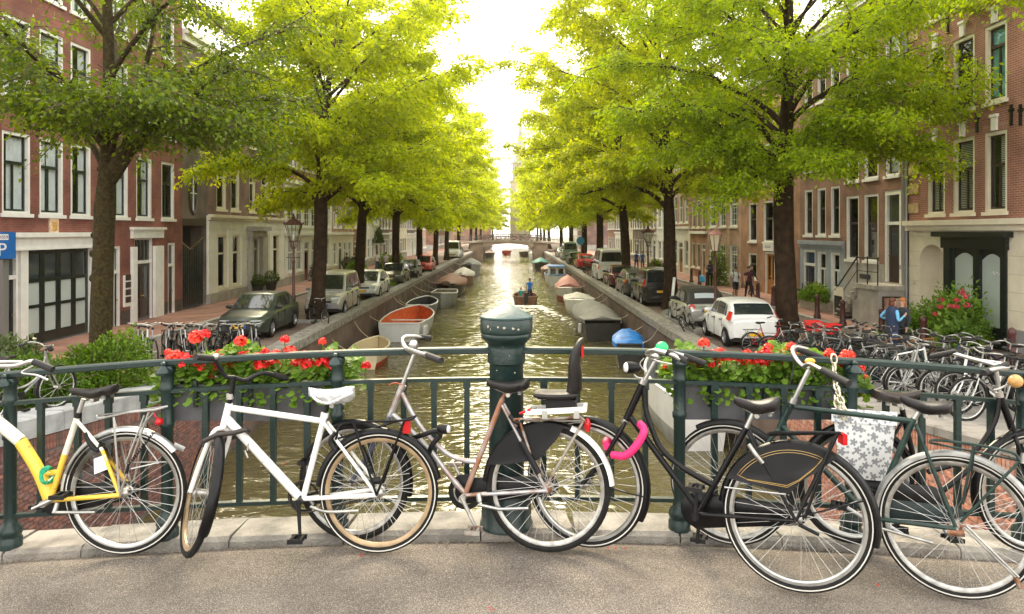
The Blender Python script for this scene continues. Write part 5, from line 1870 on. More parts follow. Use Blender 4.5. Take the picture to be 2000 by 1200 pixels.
for x in posts:
 q = MB()
 z0 = deckz(x) + 0.03
 zt = top_z(x) - 0.03
 prof = [(0.064, 0), (0.064, 0.05), (0.058, 0.058), (0.058, 0.075), (0.064, 0.083), (0.060, 0.11), (0.042, 0.135), (0.036, 0.15), (0.034, 0.17),
   (0.034, zt - z0 - 0.36), (0.041, zt - z0 - 0.35), (0.041, zt - z0 - 0.325), (0.035, zt - z0 - 0.315), (0.035, zt - z0 - 0.15), (0.041, zt - z0 - 0.14), (0.041, zt - z0 - 0.12),
   (0.036, zt - z0 - 0.11), (0.036, zt - z0 - 0.045), (0.043, zt - z0 - 0.035), (0.045, zt - z0 - 0.012), (0.043, zt - z0 - 0.008), (0.04, zt - z0 + 0.002)]
 q.lathe(prof, 18, c=(x, RD_, z0))
 po = rl(q, 'post', angle=50)
 q = MB()
 q.lathe([(0.04, 0), (0.034, 0.018), (0.018, 0.032), (0.012, 0.04), (0.016, 0.05), (0.010, 0.06), (0.0, 0.063)], 14, c=(x, RD_ - 0.052, zt - 0.03))
 # the knob stands on a lug in front of the rail
 q.lathe([(0.036, -0.012), (0.04, 0.0)], 14, c=(x, RD_ - 0.052, zt - 0.03))
 rl(q, 'finial', parent=po)
 po.children[-1].matrix_parent_inverse = Matrix.Translation((0, 0, 0))
def bal(px):
 return rx(px)
# square balusters between the middle and bottom rail
bars = [80, 152, 212, 282, 402, 468, 534, 600, 724, 789, 848, 912, 1062, 1128, 1194, 1260, 1395, 1462, 1530, 1597, 1730, 1800, 1870, 1935]
for px in bars + [-60, 2060, 2130]:
 x = rx(px)
 q = MB()
 w = 0.0155 if px not in (402, 1395, 600) else 0.017
 q.box((x - w, RD_ - w, low_z(x) + 0.011), (x + w, RD_ + w, mid_z(x) - 0.011))
 q.box((x - w - .005, RD_ - w - .005, mid_z(x) - 0.05), (x + w + .005, RD_ + w + .005, mid_z(x) - 0.0115))
 rl(q, 'baluster', smooth=False)
# heavy cast iron bollard post in the middle
bp = thing('bollard_post', 'stout dark green cast iron post with conical cap in the middle of the railing', 'post', (rx(989), RD_ + 0.02, deckz(0) + 0.03))
z0 = bp.location.z
def bz(py):
 return rz(py, RD_) - z0
q = MB()
w = RD_ / F
q.lathe([(0.155, 0.0), (0.155, 0.02), (0.147, 0.03), (0.145, bz(985)), (0.135, bz(975)), (0.112, bz(960)), (0.104, bz(945)), (0.0985, bz(712)), (0.1, bz(711)), (0.110, bz(708)), (0.110, bz(681)), (0.108, bz(679)),
  (0.109, bz(673)), (0.117, bz(670)), (0.132, bz(664)), (0.144, bz(660)), (0.149, bz(656)), (0.147, bz(652)), (0.1455, bz(651)), (0.152, bz(648)), (0.153, bz(646)), (0.153, bz(624)), (0.149, bz(622))], 48)
q.build('shaft', RAIL_M, bp, angle=40)
q = MB()
q.lathe([(0.149, bz(622)), (0.1545, bz(621)), (0.1545, bz(618)), (0.145, bz(616)), (0.02, bz(594)), (0.0, bz(593))], 48)
q.build('cap', mat('cap paint', (0.035, 0.075, 0.075), 0.45, var=0.25, scale=9, bump=0.1, bscale=40), bp, angle=40)
q = MB()
g = random.Random(12)
for px, py, ww, hh in ((953, 645, 4, 7), (973, 645, 5, 4), (985, 646, 6, 6), (1003, 648, 6, 5), (1013, 650, 5, 4), (1006, 724, 5, 3), (958, 650, 2, 5), (995, 690, 2, 2), (970, 720, 3, 2)):
 py -= 11 if py < 660 else 0
 x = (px - 989) * (RD_ - 0.15) / F
 r = 0.1536 if py < 650 else 0.1106
 if py > 700:
  r = 0.0992
 y = -math.sqrt(max(1e-6, r * r - x * x))
 z = bz(py)
 k = 7
 pts = []
 for i in range(k):
  a = 2 * PI * i / k
  u, v = ww * .5 * w * math.cos(a) * g.uniform(.5, 1.2), hh * .5 * w * math.sin(a) * g.uniform(.5, 1.2)
  xx = x + u
  pts.append((xx, -math.sqrt(max(1e-6, r * r - xx * xx)) - 0.0008, z + v))
 q.add(pts, [tuple(range(k))])
q.build('paint_chips', M_chip, bp, smooth=False)
hl = [(345, 700, .045), (362, 706, .05), (385, 704, .035), (412, 736, .024), (383, 662, .05), (400, 655, .035), (460, 710, .05), (470, 700, .04), (512, 712, .048), (540, 695, .035), (566, 692, .05), (592, 700, .045), (602, 712, .045), (632, 708, .045), (640, 700, .03), (470, 668, .04), (430, 695, .04), (556, 665, .03), (630, 668, .025), (715, 716, .03), (295, 711, .022), (500, 698, .03), (575, 712, .03)]
flower_box(336, 640, 752, 822, RD_ + 0.06, 'grey flower box of red geraniums on the left half of the railing', hl, 5)
hr = [(1375, 672, .035), (1462, 706, .055), (1480, 700, .04), (1505, 706, .05), (1520, 712, .035), (1440, 700, .035), (1535, 698, .045), (1560, 700, .04), (1570, 715, .03), (1400, 705, .03), (1420, 700, .03), (1350, 700, .03), (1500, 680, .03), (1545, 678, .03), (1678, 720, .035), (1690, 740, .025), (1595, 706, .035), (1300, 718, .02), (1680, 772, .02)]
flower_box(1336, 1640, 752, 820, RD_ + 0.06, 'grey flower box of red geraniums on the right half of the railing', hr, 8)
# ------------------------------------------------------------------ bicycles leaning on the railing
K_tyre = mat('tyre rubber', (0.010, 0.0095, 0.009), 0.8, spec=0.3, var=0.4, scale=25, bump=0.15, bscale=200)
K_stripe = mat('reflective stripe', (0.62, 0.60, 0.55), 0.5)
K_alu = mat('brushed aluminium', (0.43, 0.43, 0.42), 0.32, 0.85, var=0.12, scale=20)
K_steel = mat('dull steel', (0.40, 0.39, 0.37), 0.4, 0.85, var=0.25, scale=25)
K_rust = mat('rusty chrome', (0.40, 0.37, 0.34), 0.45, 0.6, col2=(0.20, 0.085, 0.04), scale=14, detail=8, lo=0.45, hi=0.62)
K_tan = mat('tan rim', (0.38, 0.27, 0.16), 0.4, 0.4, var=0.2, scale=12)
K_black = mat('black frame paint', (0.005, 0.005, 0.006), 0.3, var=0.3, scale=20, spec=0.25)
K_matte = mat('black plastic', (0.008, 0.008, 0.009), 0.5, var=0.2, scale=30, spec=0.3)
K_leather = mat('worn saddle vinyl', (0.013, 0.011, 0.011), 0.45, spec=0.35, var=0.35, scale=14, bump=0.12, bscale=90)
K_brownsad = mat('brown saddle leather', (0.03, 0.02, 0.016), 0.5, var=0.4, scale=14, bump=0.12, bscale=90)
K_white = mat('white frame paint', (0.80, 0.80, 0.78), 0.28, col2=(0.30, 0.22, 0.15), scale=26, detail=9, lo=.68, hi=.74, coat=0.2)
K_green = mat('dark green frame paint', (0.012, 0.032, 0.026), 0.35, var=0.35, scale=16, spec=0.4)
K_yellow = mat('yellow frame paint', (0.80, 0.52, 0.06), 0.32, col2=(0.35, 0.22, 0.06), scale=26, detail=9, lo=.68, hi=.74, coat=0.2)
K_yw = mat('pale frame paint', (0.72, 0.70, 0.60), 0.3, var=0.08, scale=14, coat=0.3)
K_red = mat('red lens', (0.55, 0.01, 0.015), 0.15)
K_pink = mat('pink lock sleeve', (0.80, 0.02, 0.16), 0.6, var=0.15, scale=30, bump=0.2, bscale=120)
K_silver = mat('silver grey lacquer', (0.42, 0.41, 0.42), 0.35, 0.5, col2=(0.25, 0.13, 0.08), scale=9, detail=8, lo=0.5, hi=0.72)
K_grip = mat('rubber grip', (0.011, 0.010, 0.011), 0.7, bump=0.3, bscale=160)
K_lens = mat('lamp lens', (0.75, 0.77, 0.78), 0.08, spec=0.8)
K_gteal = mat('green cable lock', (0.01, 0.32, 0.16), 0.4, var=0.4, scale=40)
K_gold = mat('gold pinstripe', (0.45, 0.30, 0.10), 0.4)
K_chain = mat('galvanised chain', (0.62, 0.57, 0.45), 0.35, 0.8, var=0.2, scale=30)
K_lime = mat('bright green bell', (0.02, 0.62, 0.16), 0.35)
K_greyg = mat('grey mudguard', (0.30, 0.30, 0.29), 0.4, 0.5, var=0.25, scale=14)
K_cover = mat('crinkled foil cover', (0.66, 0.67, 0.68), 0.22, 0.45, bump=1.0, bscale=28)
K_gauze = mat('coat guard mesh', (0.006, 0.006, 0.007), 0.6, spec=0.25)
class Bike:
 def __init__(s, name, label, rear, front, Dr, Df, rr, rf, lean=5.0):
  s.H, s.G = at(*rear, Dr), at(*front, Df)
  s.rr, s.rf = rr, rf
  s.dr = .045 if rear[0] > front[0] else -.045      # the chain runs on the rider's right
  s.e1 = (s.G - s.H).normalized()
  z = Vector((0, 0, 1))
  e2 = z.cross(s.e1)
  if e2.y < 0:
   e2 = -e2
  e2.normalize()
  up = s.e1.cross(e2)
  if up.z < 0:
   up = -up
  s.e3 = (up * math.cos(R(lean)) + e2 * math.sin(R(lean))).normalized()
  s.e2 = s.e1.cross(s.e3)
  if s.e2.y < 0:
   s.e2 = -s.e2
  s.loc = s.H - s.e3 * rr
  s.root = thing(name, label, 'bicycle', s.loc)
  s.cam = Vector((0, 0, CAMZ))
 def p(s, px, py, w=0.0):
  d = at(px, py, 1.0) - s.cam
  o = s.H + s.e2 * w
  t = (o - s.cam).dot(s.e2) / d.dot(s.e2)
  return s.cam + d * t
 def out(s, q, name, m, parent=None, smooth=True, angle=40):
  return q.build(name, m, parent or s.root, off=s.loc, smooth=smooth, angle=angle)
 def tubes(s, name, m, lines, n=10, parent=None, flat=1.0):
  """lines: (radius, [(px, py, w), ...], smoothing)"""
  q = MB()
  for r, pts, *sm in lines:
   P = [s.p(*a) for a in pts]
   if sm and sm[0]:
    P = bez(P, 6)
   q.tube(P, r, n, flat=flat)
  return s.out(q, name, m, parent)
 def wheel(s, c, r, axle=None, up=None, tyre=0.019, rimm=None, stripe=True, spokes=36, tyrem=None, hubr=0.022, rimw=0.012, hubm=None):
  ax = (axle or s.e2).normalized()
  u = (up or s.e3).normalized()
  v = ax.cross(u)
  w = thing_part = link('wheel', None, s.root, c - s.loc)
  base = c
  q = MB()
  q.tube([c + (u * math.cos(a) + v * math.sin(a)) * (r - tyre) for a in [2 * PI * i / 56 for i in range(56)]], tyre, 8, 0, closed=True)
  if stripe:
   for sd in (-1, 1):
    rr_ = r - tyre * 0.85
    R0 = [[c + ax * sd * (tyre * 0.965 + (0.001 if k in (0, 1) else -0.002)) + (u * math.cos(a) + v * math.sin(a)) * (rr_ + dr) for k, dr in enumerate((-0.0028, 0.0028, 0.0028, -0.0028))] for a in [2 * PI * i / 56 for i in range(57)]]
    q.loft(R0, 1)
  q.build('tyre', [tyrem or K_tyre, K_stripe], w, off=base)
  q = MB()
  ri = r - 2 * tyre
  sec = [(-rimw, 0.004), (-rimw, -0.010), (-rimw * 0.5, -0.018), (rimw * 0.5, -0.018), (rimw, -0.010), (rimw, 0.004)]
  q.loft([[c + ax * a + (u * math.cos(t) + v * math.sin(t)) * (ri + b) for a, b in sec] for t in [2 * PI * i / 56 for i in range(57)]], 0)
  q.build('rim', rimm or K_alu, w, off=base)
  q = MB()
  for i in range(spokes):
   a = 2 * PI * (i + 0.5) / spokes
   sd = 1 if i % 2 else -1
   a2 = a + (0.42 if (i // 2) % 2 else -0.42) * 2.0
   h0 = c + ax * sd * 0.03 + (u * math.cos(a2) + v * math.sin(a2)) * 0.024
   h1 = c + ax * sd * 0.003 + (u * math.cos(a) + v * math.sin(a)) * (ri - 0.016)
   q.tube([h0, h1], 0.00125, 3, caps=False)
  q.build('spokes', K_steel, w, off=base, smooth=False)
  q = MB()
  q.lathe([(0.006, -0.07), (0.009, -0.07), (0.009, -0.045), (0.028, -0.034), (0.028, -0.028), (hubr, -0.024), (hubr, 0.024), (0.028, 0.028), (0.028, 0.034), (0.009, 0.045), (0.009, 0.07), (0.006, 0.07)], 14, c=c, axis=ax)
  q.build('hub', hubm or K_steel, w, off=base)
  return w
 def guard(s, name, m, c, r, a0, a1, axle=None, up=None, fwd=None, gap=0.018, wd=0.030, n=26, drop=0.0):
  """mudguard strip; angles in degrees from forward, 90 = up"""
  ax = (axle or s.e2).normalized()
  u = (up or s.e3).normalized()
  f = (fwd or s.e1).normalized()
  q = MB()
  rg = r + gap
  sec = [(-wd, -0.016), (-wd * .95, -0.006), (-wd * .55, 0.004), (0, 0.008), (wd * .55, 0.004), (wd * .95, -0.006), (wd, -0.016)]
  sec = sec + [(a, b - 0.003) for a, b in reversed(sec)]
  ring = []
  for i in range(n + 1):
   a = R(a0 + (a1 - a0) * i / n)
   k = 1.0 if 0 < i < n else 0.9
   ring.append([c + ax * x * k + (f * math.cos(a) + u * math.sin(a)) * (rg + y) for x, y in sec])
  q.loft(ring, 0, True, True, True)
  return s.out(q, name, m)
 def saddle(s, nose, rear, wid=0.085, m=None, nw=0.022, th=0.05, kick=0.02):
  """nose, rear: (px, py) of the top line"""
  A, B = s.p(*nose), s.p(*rear)
  d = B - A
  L = d.length
  d.normalize()
  sd = s.e2
  u = sd.cross(d)
  if u.z < 0:
   u = -u
  q = MB()
  rings = []
  for i in range(15):
   t = i / 14
   wv = nw + (wid - nw) * (1 / (1 + math.exp(-11 * (t - 0.52))))
   if t > 0.86:
    wv *= math.sqrt(max(0.02, 1 - ((t - 0.86) / 0.145) ** 2))
   if t < 0.07:
    wv *= 0.55 + 6.4 * t
   zz = -0.012 * math.sin(PI * min(1, t * 1.25)) + kick * max(0, t - 0.55) ** 1.5 * 2
   tk = th * (0.55 + 0.45 * min(1, t * 2.2)) * (1.0 if t < 0.9 else 1.0 - 2.5 * (t - 0.9))
   c = A + d * L * t + u * zz
   ring = []
   for k in range(12):
    a = 2 * PI * k / 12
    ca, sa = math.cos(a), math.sin(a)
    yy = sa
    z_ = (0.0 + 0.42 * sa) if sa > 0 else 0.75 * sa
    ring.append(c + sd * wv * (abs(ca) ** 0.75) * (1 if ca > 0 else -1) + u * tk * (z_ - 0.42))
   rings.append(ring)
  q.loft(rings, 0, True, True, True)
  o = s.out(q, 'saddle', m or K_leather, angle=60)
  q = MB()
  for w in (-0.03, 0.03):
   q.tube([A + d * L * 0.2 - u * th * .9 + sd * w * .4, A + d * L * 0.5 - u * (th + .02) + sd * w * .8, A + d * L * 0.85 - u * th * .9 + sd * w * 1.3], 0.004, 5)
   pts = []
   for i in range(25):
    a = i * 1.4
    pts.append(A + d * L * (0.80) + sd * w * 1.6 + (d * math.cos(a) + sd * math.sin(a)) * 0.011 - u * (th * .8 + 0.03 * i / 24))
   q.tube(pts, 0.0025, 4)
  c = A + d * L * 0.52 - u * (th + .025)
  q.tube([c - sd * .03, c + sd * .03], 0.013, 8)
  s.out(q, 'saddle_rails', K_steel, o)
  return o
 def crank(s, bb, ang, m=None, ring=0.09, L=0.17, ringm=None, pm=None, teeth=True):
  m = m or K_alu
  C = s.p(*bb)
  q = MB()
  if ring:
   q.lathe([(ring, -0.002), (ring, 0.002), (ring - .012, 0.002), (ring - .012, -0.002), (ring, -0.002)], 32, c=C + s.e2 * s.dr, axis=s.e2, caps=False)
   for i in range(5):
    a = 2 * PI * i / 5 + .3
    q.bar(C + s.e2 * s.dr, C + s.e2 * s.dr + (s.e1 * math.cos(a) + s.e3 * math.sin(a)) * (ring - .008), 0.012, 0.003, up=s.e2)
   s.out(q, 'chainring', ringm or K_steel)
  q = MB()
  q.tube([C - s.e2 * .075, C + s.e2 * .075], 0.019, 12)
  s.out(q, 'bottom_bracket', m)
  for sd, a in ((-1, ang), (1, ang + 180)):
   d = s.e1 * math.cos(R(a)) + s.e3 * math.sin(R(a))
   q = MB()
   p0 = C + s.e2 * sd * 0.072
   p1 = p0 + d * L + s.e2 * sd * 0.01
   q.tube([p0 - d * .015, p0 + d * .02, p1 - d * .02, p1 + d * .012], [0.013, 0.012, 0.009, 0.010], 8)
   ck = s.out(q, 'crank', m)
   q = MB()
   c = p1 + s.e2 * sd * 0.055
   for w in (-0.024, 0.024):
    q.bar(c - s.e2 * .045 + s.e1 * w, c + s.e2 * .045 + s.e1 * w, 0.016, 0.022, up=s.e3)
   q.bar(c - s.e1 * .04 + s.e2 * .042, c + s.e1 * .04 + s.e2 * .042, 0.012, 0.022, up=s.e3)
   q.bar(c - s.e1 * .04 - s.e2 * .042, c + s.e1 * .04 - s.e2 * .042, 0.012, 0.022, up=s.e3)
   q.tube([p1, c + s.e2 * sd * .04], 0.006, 6)
   s.out(q, 'pedal', pm or K_matte, ck, smooth=False)
 def chain(s, bb, r0=0.088, r1=0.035, m=None):
  w = s.dr
  C, Hh = s.p(*bb) + s.e2 * w, s.H + s.e2 * w
  d = (Hh - C)
  L = d.length
  d.normalize()
  u = s.e3 - d * s.e3.dot(d)
  u.normalize()
  pts = []
  for i in range(13):
   a = PI / 2 + PI * i / 12
   pts.append(C + (d * math.cos(a) + u * math.sin(a)) * r0)
  for i in range(9):
   a = -PI / 2 + PI * i / 8
   pts.append(Hh + (d * math.cos(a) + u * math.sin(a)) * r1)
  q = MB()
  q.tube(pts, 0.0045, 5, closed=True)
  s.out(q, 'chain', m or mat('oily chain', (0.05, 0.035, 0.025), 0.5, 0.6))
 def case(s, bb, end, r0, r1, w=None, th=0.018, m=None):
  """chain case: a flat stadium round the chain"""
  w = s.dr
  C, E = s.p(*bb) + s.e2 * w, (s.p(*end) if len(end) == 2 else end) + s.e2 * w
  d = (E - C).normalized()
  u = (s.e3 - d * s.e3.dot(d)).normalized()
  def loop(k, ww):
   pts = []
   for i in range(17):
    a = PI / 2 + PI * i / 16
    pts.append(C + (d * math.cos(a) + u * math.sin(a)) * (r0 - k) + s.e2 * ww)
   for i in range(13):
    a = -PI / 2 + PI * i / 12
    pts.append(E + (d * math.cos(a) + u * math.sin(a)) * (r1 - k) + s.e2 * ww)
   return pts
  q = MB()
  q.loft([loop(.012, -th), loop(0.0, -th * .6), loop(0, th * .6), loop(.012, th)], 0, True, True, True)
  return s.out(q, 'chain_case', m or K_black)
 def stays(s, m, top, r=0.009, w=0.062, name='seat_stay', hub=None, wt=0.03):
  q = MB()
  E = hub or s.H
  for sd in (-1, 1):
   q.tube([s.p(*top) + s.e2 * sd * wt, E + s.e2 * sd * w], r, 8)
  return s.out(q, name, m)
 def bell(s, p, r, m):
  q = MB()
  q.lathe([(r, 0), (r * .95, r * .4), (r * .6, r * .8), (0, r)], 14, c=p, axis=(0, -.3, 1))
  return s.out(q, 'bell', m)
 def carrier(s, m, top, legs, w=0.065, r=0.006, cross=5, loops=True):
  """top: list of (px,py) along the rack, legs: [(px,py) top -> hub]"""
  q = MB()
  for sd in (-1, 1):
   P = [s.p(a[0], a[1], sd * w) for a in top]
   q.tube(bez(P, 5), r, 7)
  for i in range(cross):
   t = i / (cross - 1)
   k = t * (len(top) - 1)
   j = min(len(top) - 2, int(k))
   f = k - j
   px = top[j][0] + (top[j + 1][0] - top[j][0]) * f
   py = top[j][1] + (top[j + 1][1] - top[j][1]) * f
   q.tube([s.p(px, py, -w), s.p(px, py, w)], r * .9, 6)
  q.tube([s.p(top[0][0], top[0][1], 0) + s.e2 * 0, s.p(top[-1][0], top[-1][1], 0)], r * .8, 6)
  o = s.out(q, 'carrier', m)
  q = MB()
  for a, b in legs:
   for sd in (-1, 1):
    E = s.H + s.e2 * sd * 0.07 if b is None else s.p(b[0], b[1], sd * w * .9)
    q.tube([s.p(a[0], a[1], sd * w), E], r, 7)
  s.out(q, 'carrier_leg', m, o)
  return o
 def dress(s, m, a0, a1, r_in=0.06, w=0.045, outline=None, both=True, lines=False):
  """coat guard: sector of the wheel disc closed towards the hub"""
  q = MB()
  for sd in ((-1, 1) if both else (-1,)):
   top = []
   for i in range(15):
    a = R(a0 + (a1 - a0) * i / 14)
    top.append(s.H + s.e2 * sd * w * .75 + (s.e1 * math.cos(a) + s.e3 * math.sin(a)) * (s.rr + 0.012))
   ins = [s.H + s.e2 * sd * (w + .01) + (s.e1 * math.cos(R(b)) + s.e3 * math.sin(R(b))) * rr for b, rr in outline]
   pts = top + ins
   c = s.H + s.e2 * sd * (w * 1.05) + (s.e1 * math.cos(R((a0 + a1) / 2)) + s.e3 * math.sin(R((a0 + a1) / 2))) * s.rr * 0.62
   n = len(pts)
   q.add(pts + [c], [(i, (i + 1) % n, n) for i in range(n)])
  o = s.out(q, 'coat_guard', m)
  return o
 def hang(s, c, d, r, m, name='light', lens=None, L=0.05):
  q = MB()
  q.lathe([(r * .25, -L * .55), (r * .8, -L * .35), (r, 0), (r * 1.02, L * .4), (r * .9, L * .42)], 14, c=c, axis=d)
  o = s.out(q, name, m)
  q = MB()
  q.lathe([(r * .9, L * .40), (r * .7, L * .52), (0, L * .58)], 14, c=c, axis=d)
  s.out(q, 'lens', lens or K_lens, o)
  return o
# ---- 1: yellow step-through at the left edge
b = Bike('yellow_bicycle', 'yellow and white step-through bicycle cut by the left edge', (246, 961), (-125, 961), 4.21, 4.21, 0.347, 0.347, 4)
b.wheel(b.H, b.rr, rimm=K_alu, tyre=0.021)
b.wheel(b.G, b.rf, tyre=0.021)
BB = (98, 978)
b.tubes('seat_tube', K_yellow, [(0.0165, [(*BB, 0), (127, 887, 0)])])
b.tubes('seat_tube_upper', K_yw, [(0.0165, [(127, 887, 0), (152, 812, 0)])])
b.tubes('down_tube', K_yellow, [(0.034, [(40, 862, 0), (74, 918, 0), (98, 976, 0)], 1)])
b.tubes('down_tube_upper', K_yw, [(0.034, [(-75, 755, 0), (-20, 810, 0), (40, 862, 0)], 1)])
b.tubes('gusset', K_yellow, [(0.016, [(88, 925, 0), (118, 922, 0)])])
q = MB()
for sd in (-1, 1):
 q.tube([b.p(*BB, sd * .03), b.H + b.e2 * sd * .066], 0.0125, 8)
b.out(q, 'chain_stay', K_yellow)
q = MB()
for sd in (-1, 1):
 q.tube([b.p(200, 880, sd * .055), b.H + b.e2 * sd * .066], 0.0105, 8)
b.out(q, 'seat_stay', K_yellow)
q = MB()
for sd in (-1, 1):
 q.tube([b.p(150, 822, sd * .03), b.p(200, 880, sd * .055)], 0.0105, 8)
b.out(q, 'seat_stay_upper', K_yw)
b.tubes('seat_post', K_alu, [(0.0135, [(152, 813, 0), (163, 780, 0)])])
b.tubes('seat_clamp', K_matte, [(0.02, [(151, 816, 0), (153.5, 806, 0)])])
b.saddle((137, 757), (229, 754), 0.085)
b.crank(BB, -205, ring=0.07, L=0.155, ringm=K_matte)
b.case((98, 980), (247, 962), 0.085, 0.05, w=0.03, th=0.012, m=K_matte)
b.guard('rear_mudguard', mat('silver mudguard', (0.6, 0.6, 0.6), 0.3, 0.7), b.H, b.rr, -2, 140, gap=0.014, wd=0.026)
b.tubes('mudflap', K_greyg, [(0.006, [(340, 870, 0), (360, 879, 0)])], flat=3)
b.carrier(K_alu, [(189, 812), (196, 817), (250, 806), (300, 801), (326, 794)], [((222, 815), None), ((290, 806), None)], w=0.06)
q = MB()
for pts in ([(300, 806), (272, 845), (307, 900), (303, 905), (256, 916)], [(256, 903), (325, 903)], [(282, 812), (246, 905)]):
 q.tube(bez([b.p(x, y, -.065) for x, y in pts], 4), 0.0045, 6)
b.out(q, 'pannier_rail', K_alu)
q = MB()
for i in range(46):
 t = i / 45
q.tube([b.p(300 - 48 * i / 60 + 2.5 * math.cos(i * 1.5), 845 + 62 * i / 60 + 2.5 * math.sin(i * 1.5), -0.072 + .008 * math.sin(i * 1.5)) for i in range(61)], 0.003, 4)
b.out(q, 'luggage_strap', K_matte)
b.tubes('strap_end', K_matte, [(0.009, [(252, 905, -.07), (247, 925, -.07)])])
q = MB()
q.ball(b.p(311, 824), (0.024, 0.03, 0.022))
q.tube([b.p(298, 806), b.p(311, 824)], .005, 5)
b.out(q, 'tail_light', K_red)
q = MB()
pl = [b.p(183, 897, -.066), b.p(206, 888, -.066), b.p(212, 916, -.066), b.p(184, 927, -.066)]
q.prism(pl, b.e2 * .002)
b.out(q, 'plate', P_white, smooth=False)
b.dress(glass_mat('clear coat guard', (0.5, 0.5, 0.48), 0.12), 18, 78, outline=[(72, .2), (45, .16), (22, .2)])
b.tubes('frame_lock', K_matte, [(0.012, [(166, 846, -.05), (176, 868, -.055), (190, 880, -.055), (197, 868, -.05)], 1)])
q = MB()
for i in range(3):
 q.tube(bez([b.p(94 - i, 912 + 3 * i, -.05), b.p(82, 918 + i * 4, -.06), b.p(80 + i, 935, -.06), b.p(88, 944, -.05), b.p(102, 938 - i * 3, .04), b.p(100, 915, .05)], 6), 0.0085, 8, closed=True)
b.out(q, 'cable_lock', K_gteal)
b.tubes('kickstand', K_alu, [(0.013, [(112, 982, -.05), (107, 1000, -.06)]), (0.009, [(103, 1001, -.06), (186, 1001, -.05)]), ])
b.tubes('stem', K_alu, [(0.014, [(-62, 800, 0), (-40, 712, 0)])])
b.tubes('handlebar', K_alu, [(0.0125, [(-40, 715, 0), (-55, 705, -.05), (-20, 714, -.17), (28, 715, -.24), (62, 706, -.26), (80, 712, -.27)], 1), (0.0125, [(-40, 715, 0), (-50, 712, .1), (0, 708, .26), (45, 708, .3)], 1)])
b.tubes('grip', K_grip, [(0.0185, [(66, 707, -.26), (74, 710, -.263), (103, 722, -.275)])])
b.tubes('brake_lever', K_alu, [(0.006, [(64, 715, -.24), (43, 728, -.25), (70, 733, -.27), (94, 743, -.27)], 1)])
b.tubes('fork', K_yw, [(0.013, [(-75, 790, .05), (-100, 880, .05), (-125, 961, .05)], 1), (0.013, [(-75, 790, -.05), (-100, 880, -.05), (-125, 961, -.05)], 1)])
# ---- 2: white men's bike with the foil saddle cover, front wheel swung round
b = Bike('white_bicycle', 'white diamond frame bicycle with foil covered saddle and turned front wheel', (740, 961), (392, 963), 4.075, 4.075, 0.327, 0.33, 4)
b.wheel(b.H, b.rr, rimm=K_tan)
u = Vector((0.27, 0.04, 0.96)).normalized()
f = Vector((-0.50, 0.85, 0.0))
f = (f - u * f.dot(u)).normalized()
ax = f.cross(u)
b.wheel(b.G, b.rf, axle=ax, up=u, rimm=K_tan, stripe=False)
b.guard('front_mudguard', K_black, b.G, b.rf, 100, 196, axle=ax, up=u, fwd=f, gap=0.012, wd=0.028)
BB = (590, 975)
HT, HB = (448, 788), (436, 836)
b.tubes('top_tube', K_white, [(0.0165, [(452, 797, 0), (632, 823, 0)])])
b.tubes('down_tube', K_white, [(0.024, [(443, 818, 0), (584, 970, 0)])])
b.tubes('head_tube', K_white, [(0.020, [(*HT, 0), (*HB, 0)])])
b.tubes('seat_tube', K_white, [(0.0165, [(634, 812, 0), (592, 974, 0)])])
b.stays(K_white, (636, 826), 0.0095, 0.06)
q = MB()
for sd in (-1, 1):
 q.tube([b.p(*BB, sd * .03), b.H + b.e2 * sd * .062], 0.012, 8)
b.out(q, 'chain_stay', K_white)
b.tubes('seat_clamp', K_white, [(0.022, [(633, 816, 0), (635, 806, 0)])])
b.tubes('seat_post', K_matte, [(0.013, [(634, 812, 0), (641, 783, 0)])])
sd = b.saddle((604, 757), (692, 755), 0.09, K_cover, nw=0.035, th=0.075, kick=0.0)
q = MB()
q.tube(bez([b.p(608, 772, -.03), b.p(622, 784, -.06), b.p(640, 788, -.075), b.p(664, 780, -.085), b.p(690, 766, -.08)], 5), 0.008, 6)
b.out(q, 'cover_hem', K_cover, sd)
crown = b.p(433, 842)
q = MB()
for s_ in (-1, 1):
 q.tube(bez([b.p(437, 836), crown + ax * s_ * 0.045 - Vector((0, 0, .015)), b.G.lerp(crown, 0.45) + ax * s_ * .055, b.G + ax * s_ * .055], 6), 0.0125, 8)
b.out(q, 'fork', K_white)
b.tubes('stem', K_black, [(0.014, [(446, 792, 0), (452, 772, 0), (457, 735, 0)])])
q = MB()
q.lathe([(0.021, 0), (0.021, .03)], 12, c=b.p(449, 780), axis=b.e3)
b.out(q, 'headset', K_steel)
b.tubes('handlebar', K_matte, [(0.0125, [(457, 738, 0), (440, 735, -.03), (428, 716, -.07), (418, 701, -.10), (396, 699, -.18)], 1), (0.0125, [(457, 738, 0), (478, 743, .05), (500, 733, .10), (518, 729, .14), (545, 736, .20)], 1)])
b.tubes('grip', K_grip, [(0.0175, [(415, 700, -.11), (382, 697.5, -.24)])])
b.tubes('grip', K_grip, [(0.0175, [(535, 732, .18), (574, 743, .27)])])
q = MB()
q.ball(b.p(421, 697, -.1), (0.022, 0.022, 0.018))
b.out(q, 'bell', K_alu)
b.crank(BB, -95, m=K_matte, ring=0.082, ringm=K_matte)
b.chain(BB)
b.guard('rear_mudguard', K_black, b.H, b.rr, 6, 168, gap=0.014, wd=0.027)
b.carrier(K_black, [(656, 858), (672, 828), (760, 823), (800, 820), (812, 813)], [((690, 826), None), ((790, 821), None)], w=0.06, r=0.0065)
b.tubes('carrier_box', K_matte, [(0.02, [(728, 940, -.05), (742, 938, -.05)])])
q = MB()
q.box(tuple(b.p(792, 838) - Vector((.012, .02, .02))), tuple(b.p(798, 828) + Vector((.012, .01, .02))))
b.out(q, 'rear_reflector', K_red, smooth=False)
